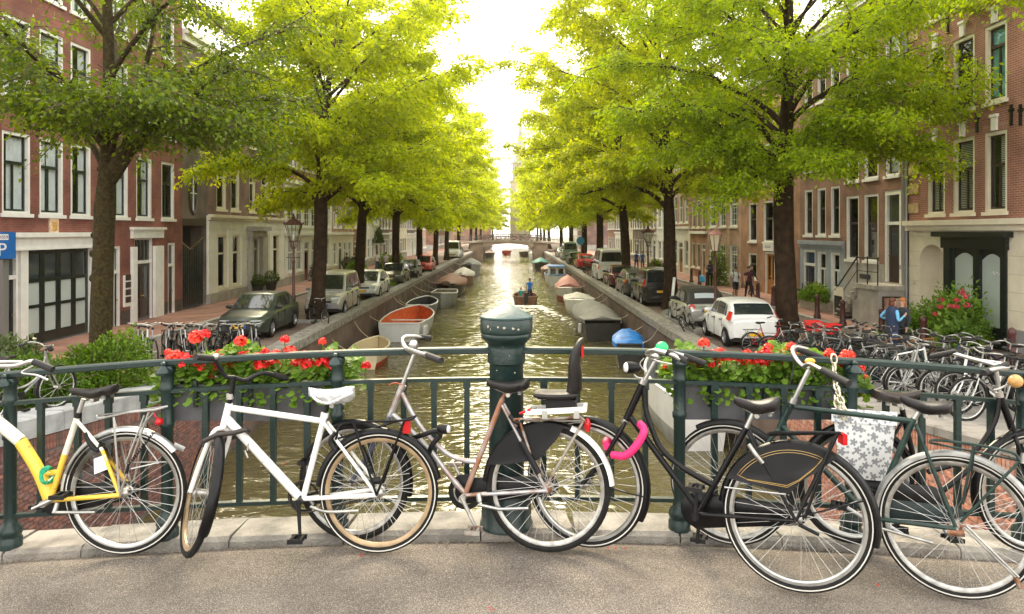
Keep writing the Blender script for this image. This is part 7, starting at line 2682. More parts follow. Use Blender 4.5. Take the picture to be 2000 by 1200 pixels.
# x from tail (-) to nose (+) in metres: top of the lower body, then the roof line
KIND = {
'hatch': dict(L=3.43, W=1.63, H=1.45, top=[(-1.72, .80), (-1.62, .93), (-.9, .95), (.75, .90), (1.45, .76), (1.72, .55)], roof=[(-1.68, .93), (-1.5, 1.2), (-1.3, 1.35), (-.9, 1.42), (-.2, 1.45), (.3, 1.39), (1.05, .88)], rw=(-1.66, -1.32), ws=(.96, .32), pil=[-.98, -.12], sw=(-1.22, .62), wx=(-1.17, 1.17), wr=.29),
'mini': dict(L=3.55, W=1.63, H=1.49, top=[(-1.77, .70), (-1.70, .90), (-1.2, .95), (.7, .92), (1.4, .80), (1.77, .55)], roof=[(-1.50, .95), (-1.12, 1.32), (-.8, 1.43), (-.1, 1.49), (.25, 1.44), (.9, .92)], rw=(-1.42, -1.10), ws=(.88, .28), pil=[-.1], sw=(-.95, .55), wx=(-1.12, 1.18), wr=.29),
'sedan': dict(L=4.5, W=1.72, H=1.42, top=[(-2.25, .72), (-2.1, .93), (-1.0, .93), (.95, .90), (1.9, .74), (2.25, .52)], roof=[(-1.75, .93), (-1.15, 1.34), (-.8, 1.40), (-.1, 1.42), (.25, 1.38), (1.1, .88)], rw=(-1.7, -1.12), ws=(1.08, .27), pil=[-.85, .02], sw=(-1.35, .75), wx=(-1.27, 1.30), wr=.31),
'liftback': dict(L=4.45, W=1.74, H=1.49, top=[(-2.22, .78), (-2.12, .98), (-1.0, .95), (1.1, .90), (1.95, .74), (2.22, .50)], roof=[(-2.12, .98), (-1.5, 1.28), (-.8, 1.44), (0, 1.49), (.3, 1.43), (1.45, .86)], rw=(-2.05, -1.45), ws=(1.42, .34), pil=[-.75, .1], sw=(-1.5, 1.0), wx=(-1.33, 1.36), wr=.31),
'smallvan': dict(L=4.12, W=1.72, H=1.80, top=[(-2.06, .88), (-2.02, 1.02), (-.5, 1.03), (1.05, 1.0), (1.75, .86), (2.06, .58)], roof=[(-2.04, 1.02), (-1.92, 1.68), (-1.7, 1.78), (-.2, 1.80), (.4, 1.74), (1.2, 1.0)], rw=(-2.03, -1.93), ws=(1.18, .46), pil=[-1.0, .0], sw=(-1.75, .95), wx=(-1.33, 1.36), wr=.31),
'van': dict(L=4.9, W=1.9, H=2.35, top=[(-2.45, 1.0), (-2.42, 1.25), (-.5, 1.25), (1.6, 1.2), (2.2, 1.0), (2.45, .6)], roof=[(-2.43, 1.25), (-2.34, 2.22), (-2.1, 2.33), (.5, 2.35), (1.0, 2.25), (1.75, 1.2)], rw=(-2.42, -2.35), ws=(1.73, 1.05), pil=[-.9, .35], sw=(-2.1, 1.3), wx=(-1.5, 1.6), wr=.34)}
CARM = {}
def car(label, X, D, facing, kind, pm, name='parked_car', cat='car', roofm=None, bump=None, rot=0.0, plate=True, group=None):
 k = KIND[kind]
 L, W, H = k['L'], k['W'], k['H']
 hw = W / 2
 rz_ = (PI / 2 if facing > 0 else -PI / 2) + rot
 t = thing(name, label, cat, (X, D, ramp(D) + 0.004), rz_, group)
 top, roof = k['top'], k['roof']
 def wid(x):
  u = abs(x) / (L / 2)
  return hw * (1 - 0.20 * max(0, (u - .62) / .38) ** 2.2)
 def sill(x):
  z = 0.24 + 0.10 * max(0, (abs(x) / (L / 2) - .85) / .15)
  for wx in k['wx']:
   d = abs(x - wx)
   r = k['wr'] * 1.16
   if d < r:
    z = max(z, k['wr'] + math.sqrt(r * r - d * d) - .02)
  return z
 xs = sorted({-L / 2 + L * i / 56 for i in range(57)} | {wx + s * k['wr'] * 1.155 for wx in k['wx'] for s in (-1, 1)})
 q = MB()
 rings = []
 for x in xs:
  w, zs, zt = wid(x), sill(x), lerp_tab(top, x)
  zt = max(zt, zs + .06)
  h = zt - zs
  half = [(w * .95, zs), (w * .985, zs + h * .12), (w, zs + h * .45), (w * .985, zs + h * .72), (w * .95, zt - .05), (w * .90, zt - .012), (w * .6, zt + .012), (w * .3, zt + .022), (0, zt + .026)]
  rings.append([(x, y, z) for y, z in half] + [(x, -y, z) for y, z in reversed(half[:-1])])
 q.loft(rings, 0, closed=False)
 for rg, rv in ((rings[0], 1), (rings[-1], 0)):
  q.add(rg, [tuple(range(len(rg)))[::-1] if rv else tuple(range(len(rg)))])
 q.build('body', pm, t, angle=50)
 q = MB()
 q.box((-L / 2 + .12, -hw * .80, .2), (L / 2 - .12, hw * .80, .62))
 q.build('underbody', C_trim, t, smooth=False)
 wb, wr_ = hw * .90, hw * .74
 zb = lambda x: lerp_tab(top, x) - .03
 zr = lambda x: lerp_tab(roof, x)
 def yw(z):
  z0 = .93 * H * .66
  return wb + (wr_ - wb) * max(0, min(1, (z - z0) / (H - z0)))
 x0, x1 = roof[0][0], roof[-1][0]
 q = MB()
 rings = []
 n = 30
 for i in range(n + 1):
  x = x0 + (x1 - x0) * i / n
  z = max(zr(x), zb(x) + .01)
  y = yw(z)
  half = [(yw(zb(x)), zb(x)), (y * 1.0, z - .06 if z - .06 > zb(x) else zb(x) + .005), (y * .95, z - .018), (y * .8, z), (y * .4, z + .018), (0, z + .022)]
  rings.append([(x, a, b) for a, b in half] + [(x, -a, b) for a, b in reversed(half[:-1])])
 q.loft(rings, 0, closed=False)
 for rg in (rings[0], rings[-1]):
  q.add(rg, [tuple(range(len(rg)))])
 q.build('cabin' if not roofm else 'folding_roof', roofm or pm, t, angle=40)
 # glass
 def side_win(a, b, c, d):       # bottom a..b, top c..d
  for s in (-1, 1):
   def fn(u, v):
    x = (a + (b - a) * u) * (1 - v) + (c + (d - c) * u) * v
    z = (zb(x) + .05) * (1 - v) + (zr((c + (d - c) * u)) - .10) * v
    return (x, s * (yw(z) + .012), z)
   q = MB()
   q.grid(fn, 4, 3)
   q.build('side_window', C_glass, t)
 cuts = [k['sw'][0]] + k['pil'] + [k['sw'][1]]
 for i in range(len(cuts) - 1):
  a, b = cuts[i] + .04, cuts[i + 1] - .04
  c, d = a, b
  if i == 0:
   c = max(a, k['rw'][1] + .28) if k['rw'][1] + .28 < b - .1 else a + .1
  if i == len(cuts) - 2:
   d = min(b, k['ws'][1] - .02)
  side_win(a, b, c, d)
 def screen(xa, xb, nm, m=C_glass, f0=.08, f1=.93, wk=.86):
  s = 1 if xa > xb else -1
  def fn(u, v):
   f = f0 + (f1 - f0) * v
   x = xa + (xb - xa) * f
   z = max(zr(x), zb(x))
   y = yw(z) * wk
   return (x + s * .016, y * (2 * u - 1), z + .016 + .014 * (1 - (2 * u - 1) ** 2))
  q = MB()
  q.grid(fn, 6, 4)
  q.build(nm, m, t)
 screen(*k['ws'], 'windscreen')
 if roofm:
  screen(k['rw'][0], k['rw'][1], 'rear_window', mat('pale rear window', (0.5, 0.56, 0.6), 0.1), .25, .8, .6)
 else:
  screen(*k['rw'], 'rear_window', f0=.12, f1=.98)
 # wheels
 key = ('w', round(k['wr'], 2))
 if key not in CARM:
  r = k['wr']
  q = MB()
  q.lathe([(r * .62, -.085), (r * .9, -.095), (r, -.07), (r, .07), (r * .9, .095), (r * .62, .085)], 22, axis=(0, 1, 0), caps=False)
  ty = q.mesh('tyre', K_tyre)
  q = MB()
  q.lathe([(r * .64, .0), (r * .64, .085), (r * .58, .088), (r * .54, .06), (r * .2, .055), (r * .18, .075), (0, .08)], 20, axis=(0, 1, 0), caps=False)
  for i in range(6):
   a = 2 * PI * i / 6
   d = Vector((math.cos(a), 0, math.sin(a)))
   q.bar(d * r * .15 + Vector((0, .075, 0)), d * r * .6 + Vector((0, .075, 0)), .045, .02, up=(0, 1, 0))
  CARM[key] = (ty, q.mesh('rim', C_rim))
 for wx in k['wx']:
  for s in (-1, 1):
   w = link('wheel', CARM[key][0], t, (wx, s * (hw - .11), k['wr']))
   w.rotation_euler = (0, 0, 0 if s > 0 else PI)
   link('rim', CARM[key][1], w)
 # lights, bumpers, plates, mirrors
 def patch(nm, m, x, y0, y1, z0, z1, th=.05, shear=.0):
  q = MB()
  s = 1 if x > 0 else -1
  def fx(y):
   return x - s * .18 * (abs(y) / hw) ** 3
  pts = [(fx(y), y, z) for y, z in ((y0, z0), (y1, z0 + shear), (y1, z1), (y0, z1 - shear))]
  q.prism(pts, (s * th, 0, 0))
  return q.build(nm, m, t, smooth=False)
 e = L / 2
 for s in (-1, 1):
  zn = lerp_tab(top, e - .25)
  patch('headlight', C_head, e - .16, s * hw * .42, s * hw * .80, zn - .16, zn - .02)
  if kind in ('hatch', 'smallvan', 'van', 'liftback'):
   q = MB()
   xr = k['rw'][0] + .02
   za, zb_ = (.86, 1.12) if kind == 'hatch' else (.95, 1.3) if kind != 'liftback' else (.8, 1.0)
   q.prism([(xr - .03, s * hw * .985, za), (xr + .20, s * (hw * .99 + .01), za + .03), (xr + .24, s * (yw(zb_) + .02), zb_), (xr + .05, s * yw(zb_), zb_)], (-.055, -s * .03, 0))
   q.build('tail_light', K_red, t, smooth=False)
  elif kind == 'mini':
   q = MB()
   q.lathe([(.11, 0), (.12, .02), (.10, .05), (.03, .055), (0, .05)], 16, c=(-e + .11, s * hw * .72, .82), axis=(-1, s * .35, .15))
   q.build('tail_light', K_red, t)
  else:
   patch('tail_light', K_red, -e + .14, s * hw * .48, s * hw * .86, .70, .88)
  q = MB()
  xm = k['sw'][1] - .05
  q.ball((xm, s * hw * 1.0, zb(xm) + .1), (.07, .15, .075))
  q.build('mirror', C_trim if bump is None else bump, t)
 bm = bump or pm
 for s in (-1, 1):
  q = MB()
  x = s * (e - .04)
  ys = [-hw * .82 + 2 * hw * .82 * i / 8 for i in range(9)]
  def ring(y):
   xx = x - s * .24 * (abs(y) / hw) ** 3
   return [(xx - s * .1, y, .30), (xx + s * .05, y, .33), (xx + s * .07, y, .44), (xx + s * .04, y, .55), (xx - s * .1, y, .56)]
  q.loft([ring(y) for y in ys], 0, True, True, True)
  q.build('bumper', bm, t)
  if plate:
   q = MB()
   zc = .47 if s > 0 else (.44 if kind == 'hatch' else .72)
   px_ = x + s * (.075 if zc < .5 else .09)
   q.box((min(px_, px_ + s * .012), -.26, zc - .055), (max(px_, px_ + s * .012), .26, zc + .055))
   p = q.build('number_plate', C_plate, t, smooth=False)
   q = MB()
   q.box((px_ + s * .006, -s * .26 - .0 if s < 0 else .21, zc - .054), (px_ + s * .0145, -s * .21 if s < 0 else .26, zc + .054))
   q.build('plate_strip', C_eu, p, smooth=False)
 if kind == 'hatch':
  patch('tailgate_strip', C_trim, -e + .03, -hw * .7, hw * .7, .50, .62, .03)
 q = MB()
 q.box((e - .02, -hw * .45, .58), (e + .012, hw * .45, .66))
 q.build('grille', C_trim, t, smooth=False)
 for s in (-1, 1):
  for xd in k['pil'] + [k['sw'][1] + .02]:
   q = MB()
   ya, yb = s * hw * .96, s * (hw + .004)
   q.box((xd - .006, min(ya, yb), sill(xd) + .05), (xd + .006, max(ya, yb), zb(xd) - .06))
   q.build('door_seam', C_trim, t, smooth=False)
  for xd in k['pil']:
   q = MB()
   zz = (zb(xd) + .0)
   q.box((xd + .1, min(s * (hw * .975), s * (hw * .975 + .03)), zz - .13), (xd + .28, max(s * hw * .975, s * (hw * .975 + .03)), zz - .10))
   q.build('door_handle', C_trim, t, smooth=False)
 return t
CW = paint('white', (0.78, 0.78, 0.77))
CS = paint('silver', (0.55, 0.54, 0.52), .6)
CP = paint('pearl', (0.66, 0.68, 0.68), .4)
CG = paint('dark green', (0.055, 0.07, 0.06), .5)
CB = paint('black', (0.012, 0.011, 0.011))
CD = paint('graphite', (0.12, 0.115, 0.11), .6)
CR = paint('red', (0.48, 0.012, 0.01))
CM = paint('maroon', (0.10, 0.012, 0.015), .3)
CN = paint('dark olive', (0.05, 0.055, 0.045), .3)
car('dark green saloon car facing the bridge, first in line on the left bank', -8.95, 26.5, -1, 'sedan', CG, bump=C_trim)
car('boxy silver van parked right behind the leaning elm on the left bank', -8.0, 33.3, -1, 'smallvan', CS, 'parked_van', 'van', bump=mat('grey bumper', (0.22, 0.22, 0.22), .6))
car('pearl white liftback car behind the silver van', -7.9, 41.2, -1, 'liftback', CP)
car('dark olive car behind the pearl white one, left bank', -8.1, 51.3, -1, 'sedan', CN)
car('black car between the olive and the red car, left bank', -7.8, 56.6, -1, 'hatch', CB)
car('red hatchback on the left bank with light windscreen', -7.8, 66.0, -1, 'liftback', CR)
car('distant white van on the left bank near the far bridge', -7.7, 98.5, -1, 'van', CW, 'parked_van', 'van')
car('distant silver car just past the far white van, left bank', -7.9, 106, -1, 'liftback', CS)
car('white three door hatchback seen from behind beside the right elm', 7.42, 24.4, 1, 'hatch', CW, bump=CW)
car('silver small convertible with black folding roof behind the white hatchback', 7.15, 28.7, 1, 'mini', CS, roofm=C_trim)
car('black boxy van beside the leaning elm on the right bank', 7.1, 37.4, 1, 'smallvan', CB, 'parked_van', 'van', bump=C_trim)
car('graphite hatchback just ahead of the black van', 6.95, 42.2, 1, 'liftback', CD)
car('dark maroon car ahead of the graphite hatchback on the right bank', 6.95, 48.2, 1, 'sedan', CM)
car('tall white van under branches on the right bank', 6.95, 54.2, 1, 'van', CW, 'parked_van', 'van')
car('bright red car beyond the white van, right bank', 6.9, 71, 1, 'liftback', CR)
car('dark car beyond the bright red one, right bank', 6.7, 79, 1, 'sedan', CB)
car('greenish van far along the right bank', 6.9, 90, 1, 'van', paint('sage', (0.16, 0.24, 0.17)), 'parked_van', 'van')
car('silver car farthest along the right bank', 6.8, 101, 1, 'liftback', CS)
# ------------------------------------------------------------------ boats
W_in = mat('boat inside', (0.25, 0.20, 0.15), .7, var=.2, scale=5)
def boat(label, X, D, L, Bm, fb, hullm, rimm, inm=W_in, bow=1, rz=0.0, cover=None, ridge=.5, cabin=None, bottom=None, extras=(), name='moored_boat', sheer=.25, blunt=False):
 """D = middle; bow +1 points away from us"""
 t = thing(name, label, 'boat', (X, D, WATER), (PI / 2 if bow > 0 else -PI / 2) + rz)
 n = 22
 def beam(u):
  if u < .45:
   return Bm / 2 * (.80 + .20 * math.sin(PI / 2 * u / .45))
  v = (u - .45) / .55
  return Bm / 2 * max(.02 if not blunt else .25, (1 - v ** 2.4) ** (.75))
 def sh(u):
  return fb * (1 + sheer * max(0, (u - .3) / .7) ** 2 + .08 * (1 - u) ** 2)
 q = MB()
 rings, inner = [], []
 for i in range(n + 1):
  u = i / n
  x = -L / 2 + L * u
  b_, z = beam(u), sh(u)
  k = .12 + .25 * max(0, (u - .75) / .25) ** 2
  rk = .12 * L * .3 * max(0, u - .8)
  half = [(0, -.3 + k * .3), (b_ * .55, -.28 + k * .3), (b_ * .80, -.10), (b_ * .92, z * .35), (b_ * .98, z * .75), (b_, z)]
  rings.append([(x + rk * zz, y, zz) for y, zz in half[::-1]] + [(x + rk * zz, -y, zz) for y, zz in half[1:]])
  bi = max(.01, b_ - .07)
  inner.append([(x + rk * z, bi, z), (x, bi * .92, z * .25), (x, bi * .75, .06), (x, 0, .05), (x, -bi * .75, .06), (x, -bi * .92, z * .25), (x + rk * z, -bi, z)])
 q.loft(rings, 0, closed=False)
 q.add(rings[0], [tuple(range(len(rings[0])))])
 q.m = [(1 if bottom and max(q.v[i][2] for i in f) < fb * .45 else 0) for f in q.f]
 q.build('hull', [hullm] + ([bottom] if bottom else []), t, angle=45)
 q = MB()
 q.loft(inner[1:], 0, closed=False)
 q.add(inner[1], [tuple(range(7))])
 q.build('interior', inm, t, angle=50)
 q = MB()
 g1 = [(r[0][0], r[0][1] - .03, r[0][2]) for r in rings]
 g2 = [(r[-1][0], r[-1][1] + .03, r[-1][2]) for r in rings]
 q.tube(g1 + g2[::-1], .045, 6, closed=True)
 q.build('gunwale', rimm, t)
 if not cover and not cabin:
  for u in (.3, .58):
   x = -L / 2 + L * u
   q = MB()
   q.box((x - .14, -beam(u) + .06, fb * .62), (x + .14, beam(u) - .06, fb * .68))
   q.build('thwart', rimm, t, smooth=False)
 if cover:
  cm, u0, u1 = cover
  q = MB()
  rr = []
  for i in range(15):
   u = u0 + (u1 - u0) * i / 14
   x = -L / 2 + L * u
   hgt = ridge * math.sin(PI * min(1, max(0, (i + 1.2) / 16.4))) ** .8
   b_, z = beam(u) + .05, sh(u)
   sag = (.13 if cm is T_blue else .05) * math.sin(i * 2.1)
   rr.append([(x, b_, z - .14), (x, b_, z + .03), (x, b_ * .55, z + hgt * .62 - .05 + sag), (x, 0, z + hgt), (x, -b_ * .55, z + hgt * .62 - .05 - sag), (x, -b_, z + .03), (x, -b_, z - .14)])
  q.loft(rr, 0, closed=False)
  q.add(rr[0], [tuple(range(7))])
  q.add(rr[-1], [tuple(range(7))[::-1]])
  q.build('cover', cm, t, angle=70)
 if cabin:
  cm, u0, u1, hc = cabin
  x0, x1 = -L / 2 + L * u0, -L / 2 + L * u1
  b_ = Bm * .40
  q = MB()
  q.loft([[(x0, b_, fb * .7), (x0 + .05, b_ * .86, fb + hc), (x0 + .05, -b_ * .86, fb + hc), (x0, -b_, fb * .7)], [(x1, b_ * .8, fb * .8), (x1 - .5, b_ * .7, fb + hc), (x1 - .5, -b_ * .7, fb + hc), (x1, -b_ * .8, fb * .8)]], 0, True, True, True)
  q.build('cabin', cm, t, smooth=False)
  for s in (-1, 1):
   q = MB()
   q.box((x0 + .0 - .012, s * b_ * .16 if s > 0 else -b_ * .72, fb + hc * .2), (x0 + .05, b_ * .72 if s > 0 else -b_ * .16, fb + hc * .8))
   q.build('cabin_window', C_glass, t, smooth=False)
  q = MB()
  q.box((x0 - .1, -b_ * .95, fb + hc), (x1 - .4, b_ * .95, fb + hc + .06))
  q.build('cabin_roof', rimm, t, smooth=False)
 if abs(X) > 2 and D < 110:
  qs = (1 if X < 0 else -1) * bow
  ql = abs(X - (XL if X < 0 else XR)) + .3
  for u in (.08, .9):
   q = MB()
   x = -L / 2 + L * u
   q.tube(bez([(x, qs * beam(u) * .9, sh(u)), (x + (.4 if u > .5 else -.4), qs * (beam(u) + ql) / 2, (sh(u) + 1.7) / 2 - .1), (x + (.9 if u > .5 else -.9), qs * ql, 1.84)], 4), .014, 4)
   q.build('mooring_line', B_cream, t)
 for fx, s in extras:            # fenders hung over the side
  q = MB()
  u = fx
  q.lathe([(0, -.25), (.09, -.2), (.1, 0), (.09, .2), (0, .25)], 10, c=(-L / 2 + L * u, s * (beam(u) + .09), sh(u) * .55))
  q.tube([(-L / 2 + L * u, s * (beam(u) + .06), sh(u)), (-L / 2 + L * u, s * (beam(u) + .09), sh(u) * .8)], .01, 4)
  q.build('fender', mat('boat fender', (.6, .6, .58), .5), t)
 return t
B_white = mat('white hull', (.68, .68, .66), .4, var=.08, scale=2)
B_grey = mat('grey hull', (.28, .29, .29), .5, var=.15, scale=2)
B_dark = mat('dark hull', (.025, .022, .02), .4, var=.3, scale=3)
B_cream = mat('cream hull', (.62, .52, .34), .5, var=.1, scale=3)
B_red = mat('red antifouling', (.42, .05, .025), .6)
B_or = mat('orange boat lining', (.62, .12, .03), .7, var=.15, scale=4)
B_wood = mat('varnished boat wood', (.22, .09, .035), .4, var=.3, scale=6)
T_grey = mat('grey tarpaulin', (.24, .235, .215), .8, var=.12, scale=2, bump=.3, bscale=6)
T_blue = mat('blue tarpaulin', (.015, .20, .62), .55, var=.2, scale=3, bump=.5, bscale=7)
T_brown = mat('brown boat cover', (.25, .13, .09), .75, var=.15, scale=2)
T_pink = mat('faded red boat cover', (.45, .19, .17), .75, var=.12, scale=2)
T_cream = mat('cream boat cover', (.55, .50, .42), .75, var=.1, scale=2)
T_teal = mat('teal boat cover', (.03, .22, .19), .7)
boat('small beige dinghy with red bottom nearest on the left side', -5.75, 30.2, 3.6, 1.5, .62, B_cream, B_cream, mat('beige dinghy inside', (.58, .48, .3), .6), bow=1, bottom=B_red)
boat('big white rowing sloop with orange lining moored at the left quay', -5.4, 39.3, 7.6, 2.5, .82, B_white, B_white, B_or, bow=1, extras=((.06, -1), (.12, -1)))
boat('dark grey open boat with white rim behind the orange lined sloop', -5.7, 47.6, 5.2, 1.9, .75, B_grey, B_white, mat('dark boat inside', (.05, .05, .06), .6), bow=1)
boat('pale grey launch with its bow towards us on the left', -4.9, 53.6, 5.0, 1.9, .85, B_grey, B_white, bow=-1)
boat('long dark barge under a brown cover, left side', -5.2, 63, 9.5, 2.5, .95, B_dark, B_dark, cover=(T_brown, .02, .9), bow=-1, ridge=.75, blunt=True)
boat('boat under a cream cover beyond the brown covered barge', -4.95, 75.5, 8, 2.2, .9, B_wood, B_white, cover=(T_cream, .02, .95), bow=-1, ridge=.75)
boat('grey covered boat nearest the far bridge, left side', -5.0, 91, 9, 2.3, 1.2, B_grey, B_grey, cover=(T_grey, .02, .9), bow=-1, ridge=.8, blunt=True)
boat('dark boat under a wide grey tarpaulin tent, right side', 4.35, 39.6, 8.0, 2.15, .95, B_dark, B_dark, cover=(T_grey, 0, .96), bow=1, ridge=.6, extras=((.1, 1),))
boat('white open boat heaped with loose covers beyond the grey tarpaulin', 4.4, 48.4, 5.4, 1.9, .85, B_white, B_white, B_white, bow=-1, cover=(mat('white sailcloth', (.62, .60, .55), .8, var=.25, scale=2, bump=.8, bscale=4), .0, .55), ridge=.35)
boat('white motorboat with faded red cover, right side', 4.45, 58.2, 6.6, 2.0, .9, B_white, B_white, bow=-1, cover=(T_pink, .0, .62), ridge=.9, bottom=B_red)
boat('little blue boat between the faded red cover and white cabin boat', 4.7, 66.5, 3.0, 1.3, .55, mat('blue hull', (.06, .16, .34), .4), B_white, bow=1, cover=(mat('pale blue cover', (.2, .32, .5), .7), 0, .9), ridge=.3)
boat('white cabin cruiser with blue roof, right side', 4.4, 76, 7.0, 2.2, .95, B_white, mat('blue trim', (.05, .22, .55), .5), bow=1, cabin=(B_white, .05, .7, .85))
boat('wooden boat with brown cover past the cabin cruiser', 4.4, 86, 6.5, 2.0, .9, B_wood, B_white, bow=-1, cover=(T_brown, 0, .8), ridge=.6)
boat('dark boat with teal cover nearest the far bridge, right side', 3.9, 103, 8, 2.2, 1.0, B_dark, B_wood, bow=1, cover=(T_teal, .0, .6), ridge=.7)
boat('dark little boat under a bright blue tarpaulin by the right quay', 4.75, 30.4, 3.4, 1.2, .85, B_dark, B_dark, bow=1, cover=(T_blue, .02, .95), ridge=.24, rz=-.12)
boat('white hulled boat partly hidden by the right flower box', 4.55, 20.6, 5.6, 1.55, 1.2, B_white, B_white, B_grey, bow=1, bottom=B_grey)
mbt = boat('small brown motor launch carrying two people up the canal', BX, 55.1, 4.2, 1.85, .55, B_wood, B_wood, mat('launch inside', (.16, .08, .05), .6), bow=1, name='motor_launch')
q = MB()
q.box((-2.28, -.14, .2), (-2.1, .14, .95))
q.box((-2.24, -.06, -.3), (-2.14, .06, .2))
q.build('outboard_motor', C_trim, mbt, smooth=False)
q = MB()
q.box((-1.5, -.75, .34), (-1.05, .75, .5))
q.build('bench', mat('orange cushion', (.6, .2, .06), .7), mbt, smooth=False)
for i, (X, D, c, hm) in enumerate(((-1.2, 165, T_pink, CR), (-4.6, 150, T_brown, B_dark), (2.6, 158, T_grey, B_dark), (4.4, 147, T_cream, B_white))):
 boat('boat seen through the far bridge opening, ' + ('red, in midstream', 'dark, at the left', 'dark, right of the middle', 'pale, at the right')[i], X, D, 7, 2.2, .9, hm, B_white, cover=(c, .1, .8), bow=-1)
# ------------------------------------------------------------------ people
SKIN = mat('skin', (0.50, 0.29, 0.20), 0.55)
SHOE = mat('dark shoe', (0.03, 0.028, 0.026), 0.6)
def cloth(n, c):
 return mat('cloth ' + n, c, 0.85, var=0.12, scale=12)
HAIR = {'dark': mat('dark hair', (0.02, 0.014, 0.01), .6), 'auburn': mat('auburn hair', (0.11, 0.03, 0.012), .6, var=.3, scale=40), 'red': mat('ginger hair', (0.38, 0.13, 0.04), .6, var=.3, scale=40)}
def person(label, X, D, z, h, face, shirt, legs, pose='stand', hair='dark', shorts=False, sleeve=0.5, long_hair=False, arms=None, step=.16, bag=None, head_turn=0):
 """face: heading in degrees, 0 looks along +Y (away from the camera)"""
 t = thing('person', label, 'person', (X, D, z), R(-face))
 k = h / 1.75
 sit = pose == 'sit'
 hip = 0.92 if not sit else 0.30
 P = {}
 P['pel'] = (0, 0, hip)
 P['wai'] = (0, 0.0, hip + .18)
 P['che'] = (0, 0.02, hip + .38)
 P['nec'] = (0, 0.01, hip + .545)
 P['chi'] = (0, 0.03, hip + .625)
 P['hed'] = (0, 0.025, hip + .715)
 P['top'] = (0, 0.01, hip + .80)
 sg = {'L': -1, 'R': 1}
 E, rad, zone = [], dict(pel=(.145, .11), wai=(.125, .095), che=(.155, .11), nec=(.055, .055), chi=(.068, .075), hed=(.078, .095), top=(.052, .065)), {}
 for a, b, zz in (('pel', 'wai', 0), ('wai', 'che', 0), ('che', 'nec', 0), ('nec', 'chi', 2), ('chi', 'hed', 2), ('hed', 'top', 2)):
  E.append((a, b, zz))
 A = arms or {}
 for s in 'LR':
  x = sg[s]
  f = step * x if pose == 'walk' else 0
  P['sh' + s] = (x * .175, 0, hip + .475)
  el, wr = A.get(s, ((x * .235, -.03 - f * .6, hip + .20), (x * .235, .06 - f * 1.0, hip - .04)))
  P['el' + s], P['wr' + s] = el, wr
  d = (Vector(wr) - Vector(el)).normalized()
  pm = Vector(wr) + d * .07
  P['pa' + s] = tuple(pm)
  rad['sh' + s], rad['el' + s], rad['wr' + s], rad['pa' + s] = (.062, .058), (.042, .042), (.028, .026), (.030, .018)
  E += [('che', 'sh' + s, 0), ('sh' + s, 'el' + s, 0), ('el' + s, 'wr' + s, 0 if sleeve > .8 else 2), ('wr' + s, 'pa' + s, 2)]
  sd = Vector((0, 1, 0)) - d * d.y
  sd.normalize()
  for i, (o, ln) in enumerate(((-.024, .062), (-.008, .075), (.008, .07), (.022, .055))):
   a, b = 'f%d%s' % (i, s), 'g%d%s' % (i, s)
   P[a] = tuple(pm + sd * o * 1.1 + d * ln * .5)
   P[b] = tuple(pm + sd * o * 1.2 + d * ln + Vector((-x * .012, 0, 0)))
   rad[a] = rad[b] = (.0095, .0095)
   E += [('pa' + s, a, 2), (a, b, 2)]
  P['th' + s] = tuple(Vector(wr) + d * .065 + sd * .05)
  rad['th' + s] = (.011, .011)
  E.append(('wr' + s, 'th' + s, 2))
  if sit:
   P['hi' + s], P['kn' + s], P['an' + s], P['to' + s] = (x * .10, .03, hip - .02), (x * .13, .42, hip + .05), (x * .12, .50, .06 - .25), (x * .13, .66, .02 - .25)
  else:
   P['hi' + s] = (x * .095, 0, hip - .06)
   P['kn' + s] = (x * .10, f * .9 + .03, .49)
   P['an' + s] = (x * .10, f * 1.6 - (.05 if f < 0 else 0), .085 + (.04 if f < -.05 else 0))
   P['to' + s] = (x * .12, f * 1.6 + .17 - (.05 if f < 0 else 0), .035)
  rad['hi' + s], rad['kn' + s], rad['an' + s], rad['to' + s] = (.092, .095), (.058, .06), (.04, .042), (.042, .03)
  E += [('pel', 'hi' + s, 1), ('hi' + s, 'kn' + s, 1), ('kn' + s, 'an' + s, 2 if shorts else 1), ('an' + s, 'to' + s, 3)]
 names = list(P)
 idx = {n: i for i, n in enumerate(names)}
 me = bpy.data.meshes.new('body')
 me.from_pydata([tuple(c * k for c in P[n]) for n in names], [(idx[a], idx[b]) for a, b, zz in E], [])
 o = bpy.data.objects.new('body', me)
 COL.objects.link(o)
 o.modifiers.new('s', 'SKIN')
 for i, n in enumerate(names):
  sv = me.skin_vertices[0].data[i]
  sv.radius = (rad[n][0] * k, rad[n][1] * k)
  sv.use_root = n == 'pel'
 ss = o.modifiers.new('u', 'SUBSURF')
 ss.levels = ss.render_levels = 1
 dg = bpy.context.evaluated_depsgraph_get()
 m2 = bpy.data.meshes.new_from_object(o.evaluated_get(dg))
 bpy.data.objects.remove(o)
 m2.name = 'body'
 m2.materials.clear()
 for m in (shirt, legs, SKIN, SHOE):
  m2.materials.append(m)
 V = np.array([v.co for v in m2.vertices]).reshape(-1, 3)
 C = np.array([V[list(p.vertices)].mean(0) for p in m2.polygons])
 best, mi = np.full(len(C), 9e9), np.zeros(len(C), dtype=np.int32)
 for a, b, zz in E:
  p, q_ = np.array(P[a]) * k, np.array(P[b]) * k
  d = q_ - p
  tt = np.clip(((C - p) @ d) / (d @ d + 1e-12), 0, 1)
  ds = np.linalg.norm(C - (p + tt[:, None] * d), axis=1)
  zi = np.full(len(C), zz)
  if a[:2] == 'sh' and b[:2] == 'el' and sleeve <= .8:
   zi = np.where(tt > sleeve, 2, 0)
  if shorts and a[:2] == 'hi':
   zi = np.where(tt > .92, 2, 1)
  up = ds < best
  best[up], mi[up] = ds[up], zi[up]
 m2.polygons.foreach_set('material_index', mi)
 m2.polygons.foreach_set('use_smooth', [True] * len(m2.polygons))
 link('body', m2, t)
